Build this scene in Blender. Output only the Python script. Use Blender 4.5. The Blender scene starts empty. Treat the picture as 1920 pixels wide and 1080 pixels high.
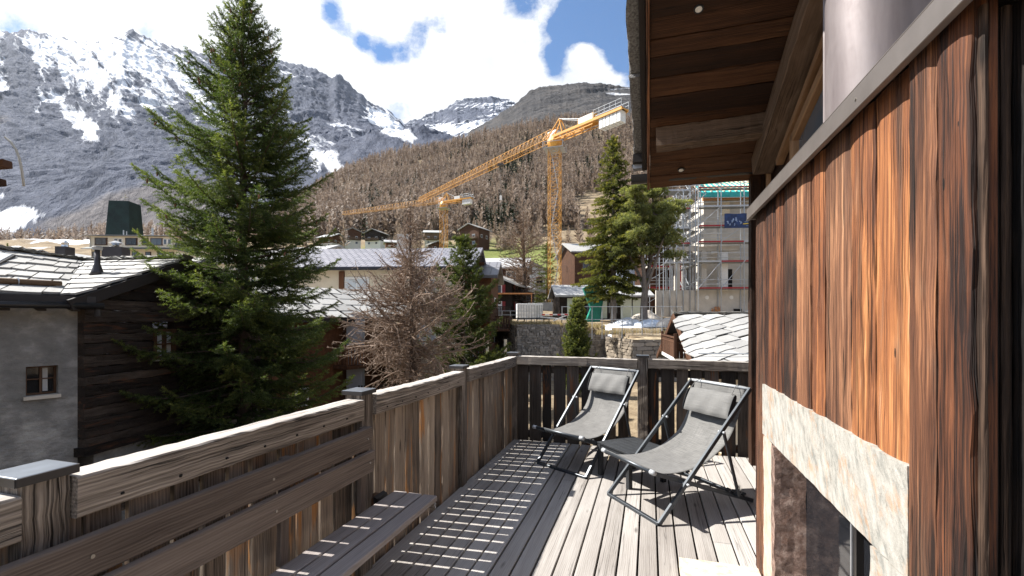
import bpy, math, random
import numpy as np
from mathutils import Vector, Matrix
random.seed(7); np.random.seed(7)
RNG = np.random.RandomState(11)
SC = bpy.context.scene
COL = SC.collection
# ------------------------------------------------------------------ camera
CAMH = 1.55; FPX = 853.0; YAW = math.radians(16.83); HORY = 598.0
cam_d = bpy.data.cameras.new('camera'); cam = bpy.data.objects.new('camera', cam_d); COL.objects.link(cam)
cam.location = (0, 0, CAMH); cam.rotation_euler = (math.pi/2, 0, YAW)
cam_d.sensor_fit = 'HORIZONTAL'; cam_d.sensor_width = 36.0; cam_d.lens = 36.0*FPX/1920
cam_d.shift_y = (HORY-540)/1920*1.0
cam_d.clip_start = 0.05; cam_d.clip_end = 30000
SC.camera = cam
FW = np.array([-math.sin(YAW), math.cos(YAW), 0.0]); RT = np.array([math.cos(YAW), math.sin(YAW), 0.0])
def V(X, d, z):
    "view frame (metres right, metres ahead, height) -> world"
    p = FW*d + RT*X; return Vector((p[0], p[1], z))
def P(px, py, d):
    "a photograph pixel at a given distance ahead -> world"
    return V((px-960)/FPX*d, d, CAMH-(py-HORY)/FPX*d)
# ------------------------------------------------------------------ light
SUN_EL = math.radians(48); SUN_AZ = math.radians(4.5)
Ldir = Vector((math.cos(SUN_EL)*math.cos(SUN_AZ), math.cos(SUN_EL)*math.sin(SUN_AZ), -math.sin(SUN_EL)))
sl = bpy.data.lights.new('sun', 'SUN'); sl.energy = 4.6; sl.angle = math.radians(0.55); sl.color = (1.0, 0.955, 0.89)
so = bpy.data.objects.new('sun', sl); COL.objects.link(so); so.rotation_euler = Ldir.to_track_quat('-Z', 'Y').to_euler()
so.location = (-20, 0, 30)
SC.view_settings.view_transform = 'Standard'; SC.view_settings.look = 'None'
SC.view_settings.exposure = 1.4; SC.view_settings.gamma = 1.0
SC.render.engine = 'CYCLES'
cy = SC.cycles
cy.use_denoising = True; cy.denoising_prefilter = 'NONE'; cy.denoising_input_passes = 'RGB_ALBEDO_NORMAL'; SC.render.filter_size = 1.15; cy.max_bounces = 6; cy.diffuse_bounces = 3; cy.glossy_bounces = 3
cy.transmission_bounces = 4; cy.transparent_max_bounces = 12
try: cy.denoiser = 'OPENIMAGEDENOISE'
except Exception: pass
# ------------------------------------------------------------------ node helper
class NT:
    def __init__(s, tree): s.t = tree
    def n(s, typ, _in=None, **kw):
        nd = s.t.nodes.new(typ)
        for k, v in kw.items(): setattr(nd, k, v)
        if _in:
            for k, v in _in.items(): s.put(nd, k, v)
        return nd
    def put(s, nd, k, v):
        i = nd.inputs[k]
        if isinstance(v, bpy.types.NodeSocket): s.t.links.new(v, i)
        else: i.default_value = v
    def math(s, op, a, b=None, clamp=False):
        nd = s.n('ShaderNodeMath', operation=op, use_clamp=clamp); s.put(nd, 0, a)
        if b is not None: s.put(nd, 1, b)
        return nd.outputs[0]
    def mix(s, f, a, b, blend='MIX'):
        nd = s.n('ShaderNodeMix', data_type='RGBA', blend_type=blend)
        s.put(nd, 0, f); s.put(nd, 6, a); s.put(nd, 7, b); return nd.outputs[2]
    def ramp(s, f, stops, interp='LINEAR'):
        nd = s.n('ShaderNodeValToRGB'); cr = nd.color_ramp; cr.interpolation = interp
        while len(cr.elements) < len(stops): cr.elements.new(0.5)
        for e, (p, c) in zip(cr.elements, stops):
            e.position = p; e.color = (c[0], c[1], c[2], 1) if not isinstance(c, (int, float)) else (c, c, c, 1)
        s.put(nd, 0, f); return nd.outputs[0]
    def rng(s, v, a, b, c=0.0, d=1.0):
        nd = s.n('ShaderNodeMapRange', clamp=True); s.put(nd, 0, v); s.put(nd, 1, a); s.put(nd, 2, b); s.put(nd, 3, c); s.put(nd, 4, d)
        return nd.outputs[0]
    def mapping(s, vec, scale=(1,1,1), loc=(0,0,0), rot=(0,0,0)):
        nd = s.n('ShaderNodeMapping'); s.put(nd, 'Vector', vec); s.put(nd, 'Scale', scale); s.put(nd, 'Location', loc); s.put(nd, 'Rotation', rot)
        return nd.outputs[0]
    def noise(s, vec, scale=5, detail=4, rough=0.55, dist=0.0):
        nd = s.n('ShaderNodeTexNoise'); s.put(nd, 'Vector', vec); s.put(nd, 'Scale', scale); s.put(nd, 'Detail', detail)
        s.put(nd, 'Roughness', rough); s.put(nd, 'Distortion', dist); return nd.outputs[0]
    def voro(s, vec, scale=5, feature='F1', rnd=1.0):
        nd = s.n('ShaderNodeTexVoronoi', feature=feature); s.put(nd, 'Vector', vec); s.put(nd, 'Scale', scale); s.put(nd, 'Randomness', rnd)
        return nd
    def attr(s, name): return s.n('ShaderNodeAttribute', attribute_name=name)
MATS = {}
def newmat(name):
    m = bpy.data.materials.new(name); m.use_nodes = True
    nt = NT(m.node_tree); b = m.node_tree.nodes['Principled BSDF']; MATS[name] = m
    return m, nt, b
def bump(nt, b, h, strength=0.5, dist=0.01):
    nd = nt.n('ShaderNodeBump'); nt.put(nd, 'Strength', strength); nt.put(nd, 'Distance', dist); nt.put(nd, 'Height', h)
    nt.put(b, 'Normal', nd.outputs[0])
def c3(c): return (c[0], c[1], c[2], 1.0)
# ------------------------------------------------------------------ world: sky with broken cloud
w = bpy.data.worlds.new('World'); SC.world = w; w.use_nodes = True
wt = NT(w.node_tree); w.node_tree.nodes.clear()
sky = wt.n('ShaderNodeTexSky', sky_type='NISHITA', sun_disc=False)
sky.sun_elevation = SUN_EL; sky.sun_rotation = math.radians(265); sky.air_density = 1.2; sky.dust_density = 0.4; sky.ozone_density = 2.5; sky.altitude = 1800
tc = wt.n('ShaderNodeTexCoord').outputs['Generated']
nrm = wt.n('ShaderNodeVectorMath', operation='NORMALIZE'); wt.put(nrm, 0, tc); dirv = nrm.outputs[0]
def sky_dir(px, py):
    v = (P(px, py, 100)-Vector((0, 0, CAMH))).normalized(); return v
# cloud texture lives on a flat layer overhead: direction divided by its height
sep = wt.n('ShaderNodeSeparateXYZ'); wt.put(sep, 0, dirv)
den = wt.math('MAXIMUM', wt.math('ADD', sep.outputs[2], 0.22), 0.05)
cmb = wt.n('ShaderNodeCombineXYZ'); wt.put(cmb, 0, wt.math('DIVIDE', sep.outputs[0], den)); wt.put(cmb, 1, wt.math('DIVIDE', sep.outputs[1], den)); wt.put(cmb, 2, wt.math('MULTIPLY', sep.outputs[2], 2.0))
pl = cmb.outputs[0]
n1 = wt.noise(pl, 2.1, 9, 0.60, 0.25)
n2 = wt.noise(wt.mapping(dirv, (1, 1, 1.6), (3.1, 1.7, 0)), 5.5, 8, 0.62, 0.3)
n3 = wt.noise(wt.mapping(dirv, (1, 1, 1.3), (7.1, 2.7, 0)), 13.0, 9, 0.66, 0.2)
msk = wt.math('ADD', wt.math('MULTIPLY', n1, 0.25), wt.math('ADD', wt.math('MULTIPLY', n2, 0.55), wt.math('MULTIPLY', n3, 0.49)))
msk = wt.math('SUBTRACT', msk, 0.125)
bias = 0.03
def lobe(px, py, width, amt):
    d = sky_dir(px, py)
    dp = wt.n('ShaderNodeVectorMath', operation='DOT_PRODUCT'); wt.put(dp, 0, dirv); wt.put(dp, 1, d)
    f = wt.rng(dp.outputs['Value'], math.cos(math.radians(width)), 1.0, 0.0, 1.0)
    f = wt.math('POWER', f, 1.4)
    return wt.math('MULTIPLY', f, amt*(1.22 if amt < 0 else 1))
acc = wt.math('ADD', wt.math('MULTIPLY', wt.math('SUBTRACT', msk, 0.5), 3.6), 0.54)
for (px, py, wd, am) in [(200, -60, 36, 0.50), (520, 40, 17, 0.34), (860, 130, 13, 0.40), (1120, 130, 5.5, 0.36), (960, 170, 12, 0.36), (900, 40, 7, 0.30), (1010, 160, 8, .25), (650, 60, 5, .15), (770, 15, 5, .2),
                         (606, 4, 2.6, -.62), (630, 36, 2.0, -.55), (664, 66, 1.8, -.45), (700, 90, 2.4, -.62), (736, 108, 2.3, -.62), (772, 82, 2.4, -.60), (804, 56, 2.4, -.58), (838, 44, 1.9, -.45), (974, 10, 2.4, -.62), (1030, 112, 2.2, -.5), (1042, 78, 2.8, -.62), (1072, 48, 2.8, -.60), (1102, 26, 3.2, -.66), (1142, 12, 4.4, -.75), (1152, 66, 2.8, -.6), (1168, 108, 2.2, -.5), (1045, 140, 1.6, -.3)]:
    acc = wt.math('ADD', acc, lobe(px, py, wd, am))
cm = wt.rng(acc, 0.42, 0.92)
shade = wt.rng(wt.math('ADD', wt.math('MULTIPLY', wt.noise(wt.mapping(dirv, (1, 1, 2.0), (0.3, 0.9, 0.25)), 4.2, 7, 0.62, 0.3), 0.7), wt.math('MULTIPLY', n3, 0.3)), 0.36, 0.62)
ccol = wt.mix(shade, (0.74, 0.775, 0.82, 1), (1.0, 1.0, 1.0, 1))
bg1 = wt.n('ShaderNodeBackground'); wt.put(bg1, 0, wt.mix(1.0, sky.outputs[0], (0.52, 0.86, 1.10, 1), 'MULTIPLY')); wt.put(bg1, 1, 0.060)
bg2 = wt.n('ShaderNodeBackground'); wt.put(bg2, 0, ccol); wt.put(bg2, 1, 0.46)
mx = wt.n('ShaderNodeMixShader'); wt.put(mx, 0, cm); wt.put(mx, 1, bg1.outputs[0]); wt.put(mx, 2, bg2.outputs[0])
wo = wt.n('ShaderNodeOutputWorld'); wt.put(wo, 0, mx.outputs[0])
# ------------------------------------------------------------------ object helpers
def tag(o, label=None, cat=None, group=None, kind=None):
    if label: o['label'] = label
    if cat: o['category'] = cat
    if group: o['group'] = group
    if kind: o['kind'] = kind
    return o
def thing(name, label, cat, loc=(0,0,0), rz=0.0, group=None):
    o = bpy.data.objects.new(name, None); COL.objects.link(o); o.location = loc; o.rotation_euler = (0, 0, rz)
    o.empty_display_size = 0.2
    return tag(o, label, cat, group)
def children(o): return [c for c in bpy.data.objects if c.parent == o]
def copy_tree(o, parent=None):
    c = o.copy(); COL.objects.link(c); c.parent = parent
    for ch in children(o): copy_tree(ch, c)
    return c
def mesh_arrays(name, v, f, mat, parent=None, attrs=None, smooth=False):
    "v (N,3); f (M,k) all of one size"
    v = np.asarray(v, dtype=np.float32); f = np.asarray(f, dtype=np.int32); k = f.shape[1]
    me = bpy.data.meshes.new(name)
    me.vertices.add(len(v)); me.vertices.foreach_set('co', v.ravel())
    me.loops.add(f.size); me.loops.foreach_set('vertex_index', f.ravel())
    me.polygons.add(len(f)); me.polygons.foreach_set('loop_start', np.arange(0, f.size, k, dtype=np.int32))
    me.polygons.foreach_set('loop_total', np.full(len(f), k, dtype=np.int32))
    if smooth: me.polygons.foreach_set('use_smooth', np.ones(len(f), dtype=bool))
    for nm, a in (attrs or {}).items():
        a = np.asarray(a, dtype=np.float32)
        if a.ndim == 1: at = me.attributes.new(nm, 'FLOAT', 'POINT'); at.data.foreach_set('value', a)
        else: at = me.attributes.new(nm, 'FLOAT_VECTOR', 'POINT'); at.data.foreach_set('vector', a.ravel())
    me.update(calc_edges=True); me.validate()
    if mat is not None: me.materials.append(MATS[mat] if isinstance(mat, str) else mat)
    o = bpy.data.objects.new(name, me); COL.objects.link(o)
    if parent is not None: o.parent = parent
    return o
class MB:
    "collects shapes; build() links them as ONE mesh object. Each shape carries grain coordinates gc and a random rn"
    def __init__(s): s.v = []; s.f = []; s.g = []; s.r = []
    def add(s, vs, fs, gc=None, rn=None):
        b = len(s.v); s.v += [tuple(x) for x in vs]; s.f += [tuple(b+i for i in f) for f in fs]
        if gc is None: gc = vs
        s.g += [tuple(x) for x in gc]
        if rn is None: rn = random.random()
        s.r += [rn]*len(vs); return s
    def box(s, c, sz, R=None, ax=None, rn=None, cut=None):
        c = Vector(c); h = [x/2 for x in sz]
        if ax is None: ax = max(range(3), key=lambda i: sz[i])
        o = [random.uniform(0, 40) for _ in range(3)]
        pr = [(0,1,2), (1,0,2), (2,0,1)][ax]; vs = []; gc = []
        for x in (-1, 1):
            for y in (-1, 1):
                for z in (-1, 1):
                    l = (x*h[0], y*h[1], z*h[2]); q = Vector(l)
                    if R is not None: q = R @ q
                    vs.append(c+q); gc.append(tuple(l[pr[i]]+o[i] for i in range(3)))
        return s.add(vs, [(0,1,3,2), (4,6,7,5), (0,4,5,1), (2,3,7,6), (0,2,6,4), (1,5,7,3)], gc, rn)
    def plank(s, p0, p1, up, wd, th, ch=0.004, seg=1, jit=0.0, rn=None, bow=0.0):
        "beam from p0 to p1; wd along 'up', th across; chamfered 8-sided section, optional rough-hewn jitter"
        p0 = Vector(p0); p1 = Vector(p1); a = (p1-p0); L = a.length; a.normalize()
        up = Vector(up); up = (up-a*up.dot(a)).normalized(); sd = a.cross(up)
        hw, ht = wd/2, th/2; c = min(ch, hw*.45, ht*.45)
        prof = [(hw, -ht+c), (hw, ht-c), (hw-c, ht), (-hw+c, ht), (-hw, ht-c), (-hw, -ht+c), (-hw+c, -ht), (hw-c, -ht)]
        o = [random.uniform(0, 40) for _ in range(3)]; vs = []; gc = []
        for i in range(seg+1):
            t = i/seg; q = p0+a*(L*t)
            b = bow*math.sin(math.pi*t)
            for k, (u, w2) in enumerate(prof):
                ju = random.gauss(0, jit) if jit else 0; jw = random.gauss(0, jit) if jit else 0
                vs.append(q+up*(u+ju+b)+sd*(w2+jw)); gc.append((L*t+o[0], u+o[1], w2+o[2]))
        fs = []
        for i in range(seg):
            for k in range(8):
                k2 = (k+1) % 8; fs.append((i*8+k, i*8+k2, i*8+8+k2, i*8+8+k))
        fs.append(tuple(range(7, -1, -1))); fs.append(tuple(seg*8+k for k in range(8)))
        return s.add(vs, fs, gc, rn)
    def tube(s, pts, r, n=8, cap=True, rn=None):
        pts = [Vector(p) for p in pts]; m = len(pts)
        rs = r if isinstance(r, (list, tuple)) else [r]*m
        vs = []; gc = []; L = 0; o = [random.uniform(0, 40) for _ in range(3)]
        ref = None
        for i, p in enumerate(pts):
            t = (pts[min(i+1, m-1)]-pts[max(i-1, 0)])
            if t.length < 1e-9: t = Vector((0,0,1))
            t.normalize()
            if ref is None:
                ref = Vector((0,0,1)) if abs(t.z) < .9 else Vector((1,0,0))
            x = t.cross(ref).normalized(); y = x.cross(t).normalized(); ref = y
            if i: L += (p-pts[i-1]).length
            for k in range(n):
                a = 2*math.pi*k/n
                vs.append(p+(x*math.cos(a)+y*math.sin(a))*rs[i]); gc.append((L+o[0], rs[i]*math.cos(a)+o[1], rs[i]*math.sin(a)+o[2]))
        fs = [(i*n+k, i*n+(k+1) % n, (i+1)*n+(k+1) % n, (i+1)*n+k) for i in range(m-1) for k in range(n)]
        if cap: fs += [tuple(range(n-1, -1, -1)), tuple((m-1)*n+k for k in range(n))]
        return s.add(vs, fs, gc, rn)
    def bar(s, a, b, w, h=None, rn=None):
        "square-section bar"
        a = Vector(a); b = Vector(b); d = b-a
        up = Vector((0,0,1)) if abs(d.normalized().z) < .95 else Vector((0,1,0))
        return s.plank(a, b, up, h or w, w, ch=min(w, h or w)*.12, rn=rn)
    def prism(s, poly, ext, rn=None):
        "closed outline (3D points, planar) pushed along vector ext"
        poly = [Vector(p) for p in poly]; ext = Vector(ext); n = len(poly)
        vs = poly+[p+ext for p in poly]
        fs = [tuple(range(n-1, -1, -1)), tuple(range(n, 2*n))]+[(i, (i+1) % n, n+(i+1) % n, n+i) for i in range(n)]
        return s.add(vs, fs, None, rn)
    def build(s, name, mat, parent=None, smooth=False, bevel=0.0, seg=2):
        me = bpy.data.meshes.new(name); me.from_pydata([tuple(v) for v in s.v], [], s.f)
        a = me.attributes.new('gc', 'FLOAT_VECTOR', 'POINT'); a.data.foreach_set('vector', np.array(s.g, dtype=np.float32).ravel())
        a = me.attributes.new('rn', 'FLOAT', 'POINT'); a.data.foreach_set('value', np.array(s.r, dtype=np.float32))
        me.materials.append(MATS[mat])
        if smooth:
            me.polygons.foreach_set('use_smooth', np.ones(len(me.polygons), dtype=bool))
        import bmesh
        bm = bmesh.new(); bm.from_mesh(me); bmesh.ops.recalc_face_normals(bm, faces=bm.faces); bm.to_mesh(me); bm.free()
        o = bpy.data.objects.new(name, me); COL.objects.link(o)
        if parent is not None: o.parent = parent
        if bevel:
            md = o.modifiers.new('bevel', 'BEVEL'); md.width = bevel; md.segments = seg; md.limit_method = 'ANGLE'
        return o
def local(o, p):
    "world point into the frame of a (top-level) thing"
    M = Matrix.Translation(o.location) @ o.rotation_euler.to_matrix().to_4x4()
    return M.inverted() @ Vector(p)
# ------------------------------------------------------------------ numpy noise
_perm = np.random.RandomState(3).permutation(256); _perm = np.concatenate([_perm, _perm])
_gr = np.random.RandomState(4).randn(256, 2); _gr /= np.linalg.norm(_gr, axis=1)[:, None]
def perlin(x, y):
    xi = np.floor(x).astype(int); yi = np.floor(y).astype(int); xf = x-xi; yf = y-yi
    def g(a, b): return _gr[_perm[(_perm[a & 255]+b) & 255]]
    def dt(gv, a, b): return gv[..., 0]*a+gv[..., 1]*b
    u = xf**3*(xf*(xf*6-15)+10); v = yf**3*(yf*(yf*6-15)+10)
    n00 = dt(g(xi, yi), xf, yf); n10 = dt(g(xi+1, yi), xf-1, yf); n01 = dt(g(xi, yi+1), xf, yf-1); n11 = dt(g(xi+1, yi+1), xf-1, yf-1)
    return (n00*(1-u)+n10*u)*(1-v)+(n01*(1-u)+n11*u)*v
def fbm(x, y, o=5, gain=0.5, lac=2.03):
    s = 0; a = 1
    for i in range(o): s = s+a*perlin(x+i*17.3, y-i*9.1); x = x*lac; y = y*lac; a *= gain
    return s
def ridged(x, y, o=5, gain=0.5, lac=2.07):
    s = 0; a = 1
    for i in range(o): s = s+a*(1-2*np.abs(perlin(x+i*11.7, y+i*5.3))); x = x*lac; y = y*lac; a *= gain
    return s/2
# ------------------------------------------------------------------ materials
def wood(name, stops, fine=0.35, along=0.9, across=16, rough=0.75, bmp=0.5, bdist=0.004, var=0.35, knots=0.0, cracks=0.0, stain=None, spec=0.25, tint=None, sunlit_top=False):
    m, nt, b = newmat(name)
    g = nt.attr('gc').outputs['Vector']; r = nt.attr('rn').outputs['Fac']
    n1 = nt.noise(nt.mapping(g, (along, across, across)), 1.0, 5, 0.6, 0.9)
    n2 = nt.noise(nt.mapping(g, (3.0, 130, 130)), 1.0, 3, 0.6, 0.3)
    wv = nt.n('ShaderNodeTexWave', wave_type='BANDS', bands_direction='Y'); nt.put(wv, 'Vector', nt.mapping(g, (0.35, 1, 1))); nt.put(wv, 'Scale', 26.0); nt.put(wv, 'Distortion', 7.0); nt.put(wv, 'Detail', 3.0); nt.put(wv, 'Detail Scale', 0.6)
    big = nt.noise(nt.mapping(g, (0.8, 2.2, 2.2)), 1.0, 4, 0.6)
    f = nt.math('ADD', nt.math('MULTIPLY', n1, 0.55), nt.math('MULTIPLY', wv.outputs[1], 0.13))
    f = nt.math('ADD', f, nt.math('MULTIPLY', nt.math('SUBTRACT', n2, 0.5), fine))
    f = nt.math('ADD', f, nt.math('MULTIPLY', nt.math('SUBTRACT', r, 0.5), var))
    f = nt.math('ADD', f, nt.math('MULTIPLY', nt.math('SUBTRACT', big, 0.38), 0.55))
    col = nt.ramp(f, stops)
    h = nt.math('ADD', nt.math('MULTIPLY', n1, 0.5), nt.math('MULTIPLY', n2, 0.6))
    if stain:
        s_ = nt.noise(nt.mapping(g, (1.4, 11, 11), (7, 3, 1)), 1.0, 4, 0.6, 0.8)
        sm = nt.rng(s_, stain[1], stain[1]+0.09)
        sm = nt.math('MULTIPLY', sm, nt.rng(nt.noise(nt.mapping(g, (0.7, 2.5, 2.5), (1, 9, 4)), 1.0, 2), 0.46, 0.60))
        col = nt.mix(nt.math('MULTIPLY', sm, stain[2]), col, c3(stain[0]))
    if cracks:
        ck = nt.noise(nt.mapping(g, (0.55, 42, 42), (2, 5, 8)), 1.0, 3, 0.55, 0.6)
        cm_ = nt.rng(nt.math('ABSOLUTE', nt.math('SUBTRACT', ck, 0.5)), 0.0, 0.016, 1.0, 0.0)
        cm_ = nt.math('MULTIPLY', cm_, nt.rng(nt.noise(nt.mapping(g, (0.7, 6, 6), (4, 4, 4)), 1.0, 2), 0.44, 0.56))
        col = nt.mix(nt.math('MULTIPLY', cm_, cracks), col, (0.012, 0.009, 0.007, 1)); h = nt.math('SUBTRACT', h, nt.math('MULTIPLY', cm_, 2.0))
    if knots:
        vo = nt.voro(nt.mapping(g, (2.1, 8.5, 8.5)), 1.0)
        k1 = nt.rng(vo.outputs['Distance'], 0.05, 0.13, 1.0, 0.0)
        sel = nt.n('ShaderNodeSeparateXYZ'); nt.put(sel, 0, vo.outputs['Color'])
        k1 = nt.math('MULTIPLY', k1, nt.math('GREATER_THAN', sel.outputs[0], 0.62))
        col = nt.mix(nt.math('MULTIPLY', k1, knots), col, c3([x*0.3 for x in stops[0][1]]))
    if tint: col = nt.mix(1.0, col, c3(tint), 'MULTIPLY')
    if sunlit_top:      # sunlight painted in: upper faces get a paler wood colour
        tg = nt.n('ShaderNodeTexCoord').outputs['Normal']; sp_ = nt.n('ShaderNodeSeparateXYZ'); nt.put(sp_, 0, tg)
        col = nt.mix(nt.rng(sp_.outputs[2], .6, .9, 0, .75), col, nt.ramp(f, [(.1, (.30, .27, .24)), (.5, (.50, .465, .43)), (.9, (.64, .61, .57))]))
    nt.put(b, 'Base Color', col); nt.put(b, 'Roughness', nt.math('ADD', nt.math('MULTIPLY', n2, 0.25), rough-0.12)); nt.put(b, 'Specular IOR Level', spec)
    bump(nt, b, h, bmp, bdist)
    return m
wood('deck_wood', [(0.12, (0.215, 0.195, 0.178)), (0.45, (0.350, 0.328, 0.306)), (0.85, (0.49, 0.468, 0.445))], var=0.40, knots=0.75, cracks=0.6, bmp=0.35, bdist=0.003)
wood('rail_wood', [(0.14, (0.055, 0.044, 0.036)), (0.44, (0.235, 0.20, 0.168)), (0.66, (0.40, 0.35, 0.30)), (0.92, (0.56, 0.50, 0.445))], var=0.25, fine=0.9, sunlit_top=True, knots=0.9, cracks=0.95, bmp=0.9, bdist=0.007, across=22)
wood('fence_wood', [(0.11, (0.060, 0.047, 0.037)), (0.41, (0.27, 0.213, 0.163)), (0.66, (0.46, 0.372, 0.285)), (0.92, (0.60, 0.50, 0.39))], var=0.40, fine=0.65, knots=0.8, cracks=0.8, bmp=0.6, stain=((0.55, 0.25, 0.075), 0.53, 0.85))
wood('dark_fence_wood', [(0.12, (0.020, 0.017, 0.015)), (0.5, (0.068, 0.055, 0.046)), (0.9, (0.19, 0.155, 0.125))], var=0.4, fine=0.4, knots=0.8, cracks=0.8, bmp=0.6, stain=((0.20, 0.075, 0.025), 0.55, 0.8))
wood('bench_wood', [(0.1, (0.066, 0.050, 0.042)), (0.5, (0.175, 0.142, 0.122)), (0.9, (0.31, 0.26, 0.225))], var=0.2, fine=0.5, knots=0.5, cracks=0.3, bmp=0.4, across=30)
wood('seat_wood', [(0.1, (0.19, 0.165, 0.158)), (0.5, (0.31, 0.278, 0.262)), (0.9, (0.44, 0.40, 0.385))], var=0.2, fine=0.4, knots=0.4, cracks=0.4, bmp=0.4, across=26)
m, nt, b = newmat('wall_wood')
g = nt.attr('gc').outputs['Vector']; r = nt.attr('rn').outputs['Fac']
wa = nt.noise(nt.mapping(g, (.9, 20, 20)), 1.0, 6, .62, .9); wb = nt.noise(nt.mapping(g, (1.1, 75, 75), (3, 1, 2)), 1.0, 5, .65, .5); wc = nt.noise(nt.mapping(g, (4.0, 230, 230)), 1.0, 3, .6, .2)
big = nt.noise(nt.mapping(g, (.9, 4.5, 4.5), (9, 2, 5)), 1.0, 5, .6, .5); big2 = nt.noise(nt.mapping(g, (1.6, 9, 9), (1, 7, 3)), 1.0, 5, .65, .6)
f = nt.math('ADD', nt.math('MULTIPLY', nt.math('SUBTRACT', wa, .5), .50), nt.math('MULTIPLY', nt.math('SUBTRACT', wb, .5), .60))
f = nt.math('ADD', f, nt.math('MULTIPLY', nt.math('SUBTRACT', wc, .5), .55)); f = nt.math('ADD', f, nt.math('MULTIPLY', nt.math('SUBTRACT', big, .5), 1.15))
f = nt.math('ADD', f, nt.math('ADD', .375, nt.math('MULTIPLY', nt.math('SUBTRACT', r, .5), .36)))
warm = nt.ramp(f, [(.20, (.016, .007, .005)), (.30, (.085, .030, .014)), (.46, (.180, .066, .028)), (.62, (.36, .140, .050)), (.82, (.66, .34, .14))])
tan_ = nt.ramp(f, [(.20, (.025, .017, .013)), (.40, (.115, .070, .045)), (.58, (.28, .185, .125)), (.80, (.56, .44, .34))])
rsel = nt.math('FRACT', nt.math('MULTIPLY', r, 7.31))
tm = nt.math('ADD', nt.rng(rsel, .74, .86, 0, .35), nt.rng(big2, .58, .72, 0, .5), True)
col = nt.mix(tm, warm, tan_)
blk = nt.math('MULTIPLY', nt.rng(nt.noise(nt.mapping(g, (.75, 16, 16), (5, 5, 1)), 1.0, 5, .65, .9), .56, .68), .82)
col = nt.mix(blk, col, (.020, .011, .008, 1))
ck = nt.noise(nt.mapping(g, (.42, 46, 46), (2, 5, 8)), 1.0, 3, .55, .5)
ck = nt.math('MULTIPLY', nt.rng(nt.math('ABSOLUTE', nt.math('SUBTRACT', ck, .5)), 0, .017, 1, 0), nt.rng(nt.noise(nt.mapping(g, (.7, 6, 6), (4, 4, 4)), 1.0, 2), .42, .54))
col = nt.mix(ck, col, (.006, .004, .003, 1))
vo = nt.voro(nt.mapping(g, (2.4, 9.5, 9.5)), 1.0); se = nt.n('ShaderNodeSeparateXYZ'); nt.put(se, 0, vo.outputs['Color'])
kn = nt.math('MULTIPLY', nt.rng(vo.outputs['Distance'], .05, .15, 1, 0), nt.math('GREATER_THAN', se.outputs[0], .70)); col = nt.mix(nt.math('MULTIPLY', kn, .85), col, (.035, .014, .007, 1))
v2 = nt.voro(nt.mapping(g, (9, 30, 30), (3, 3, 3)), 1.0); s2_ = nt.n('ShaderNodeSeparateXYZ'); nt.put(s2_, 0, v2.outputs['Color'])
hl_ = nt.math('MULTIPLY', nt.math('LESS_THAN', v2.outputs['Distance'], .13), nt.math('GREATER_THAN', s2_.outputs[0], .93)); col = nt.mix(hl_, col, (.004, .003, .003, 1))
nt.put(b, 'Base Color', col); nt.put(b, 'Roughness', nt.rng(wb, .3, .7, .55, .85)); nt.put(b, 'Specular IOR Level', .3)
hh = nt.math('SUBTRACT', nt.math('ADD', nt.math('MULTIPLY', wb, .9), nt.math('ADD', nt.math('MULTIPLY', wa, .6), nt.math('MULTIPLY', wc, .35))), nt.math('MULTIPLY', nt.math('ADD', ck, hl_), 1.2))
bump(nt, b, hh, 1.0, .008)
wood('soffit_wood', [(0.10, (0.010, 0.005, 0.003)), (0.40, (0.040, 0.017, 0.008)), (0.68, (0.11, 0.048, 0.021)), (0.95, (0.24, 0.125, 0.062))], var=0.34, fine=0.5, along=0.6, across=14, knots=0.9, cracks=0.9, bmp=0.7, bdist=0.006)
wood('beam_wood', [(0.10, (0.05, 0.032, 0.02)), (0.5, (0.16, 0.105, 0.07)), (0.9, (0.32, 0.24, 0.175))], var=0.2, fine=0.5, knots=0.9, cracks=0.9, bmp=0.7, bdist=0.006)
wood('pale_trim_wood', [(0.1, (0.16, 0.085, 0.04)), (0.5, (0.30, 0.17, 0.085)), (0.9, (0.42, 0.26, 0.14))], var=0.2, fine=0.3)
wood('shaded_wall_wood', [(0.15, (0.005, 0.0035, 0.003)), (0.46, (0.030, 0.018, 0.012)), (0.70, (0.11, 0.068, 0.045)), (0.95, (0.20, 0.14, 0.10))], var=0.4, fine=0.55, along=0.5, across=22, knots=0.8, cracks=1.0, bmp=1.0, bdist=0.010)  # darker version of the wall boards, shade included in the colour
wood('log_wood', [(0.10, (0.010, 0.007, 0.006)), (0.5, (0.042, 0.031, 0.025)), (0.75, (0.095, 0.074, 0.061)), (0.95, (0.28, 0.235, 0.205))], var=0.45, fine=0.5, along=0.9, across=12, knots=0.7, cracks=1.0, bmp=1.0, bdist=0.02, stain=((0.11, 0.045, 0.022), 0.56, 0.7))
wood('chalet_wood', [(0.1, (0.03, 0.014, 0.008)), (0.5, (0.085, 0.040, 0.022)), (0.9, (0.17, 0.085, 0.045))], var=0.4, fine=0.3, along=0.3, across=5, bmp=0.4, bdist=0.02)
wood('warm_chalet_wood', [(0.1, (0.06, 0.026, 0.013)), (0.5, (0.16, 0.072, 0.034)), (0.9, (0.27, 0.135, 0.068))], var=0.4, fine=0.3, along=0.3, across=5, bmp=0.4, bdist=0.02)
wood('black_chalet_wood', [(0.1, (0.010, 0.007, 0.006)), (0.5, (0.026, 0.018, 0.014)), (0.9, (0.06, 0.042, 0.033))], var=0.4, fine=0.3, along=0.3, across=5, bmp=0.4, bdist=0.02)
wood('snow_log_wood', [(0.1, (0.05, 0.028, 0.015)), (0.5, (0.13, 0.08, 0.045)), (0.9, (0.25, 0.17, 0.10))], var=0.1, bmp=0.6)

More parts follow.
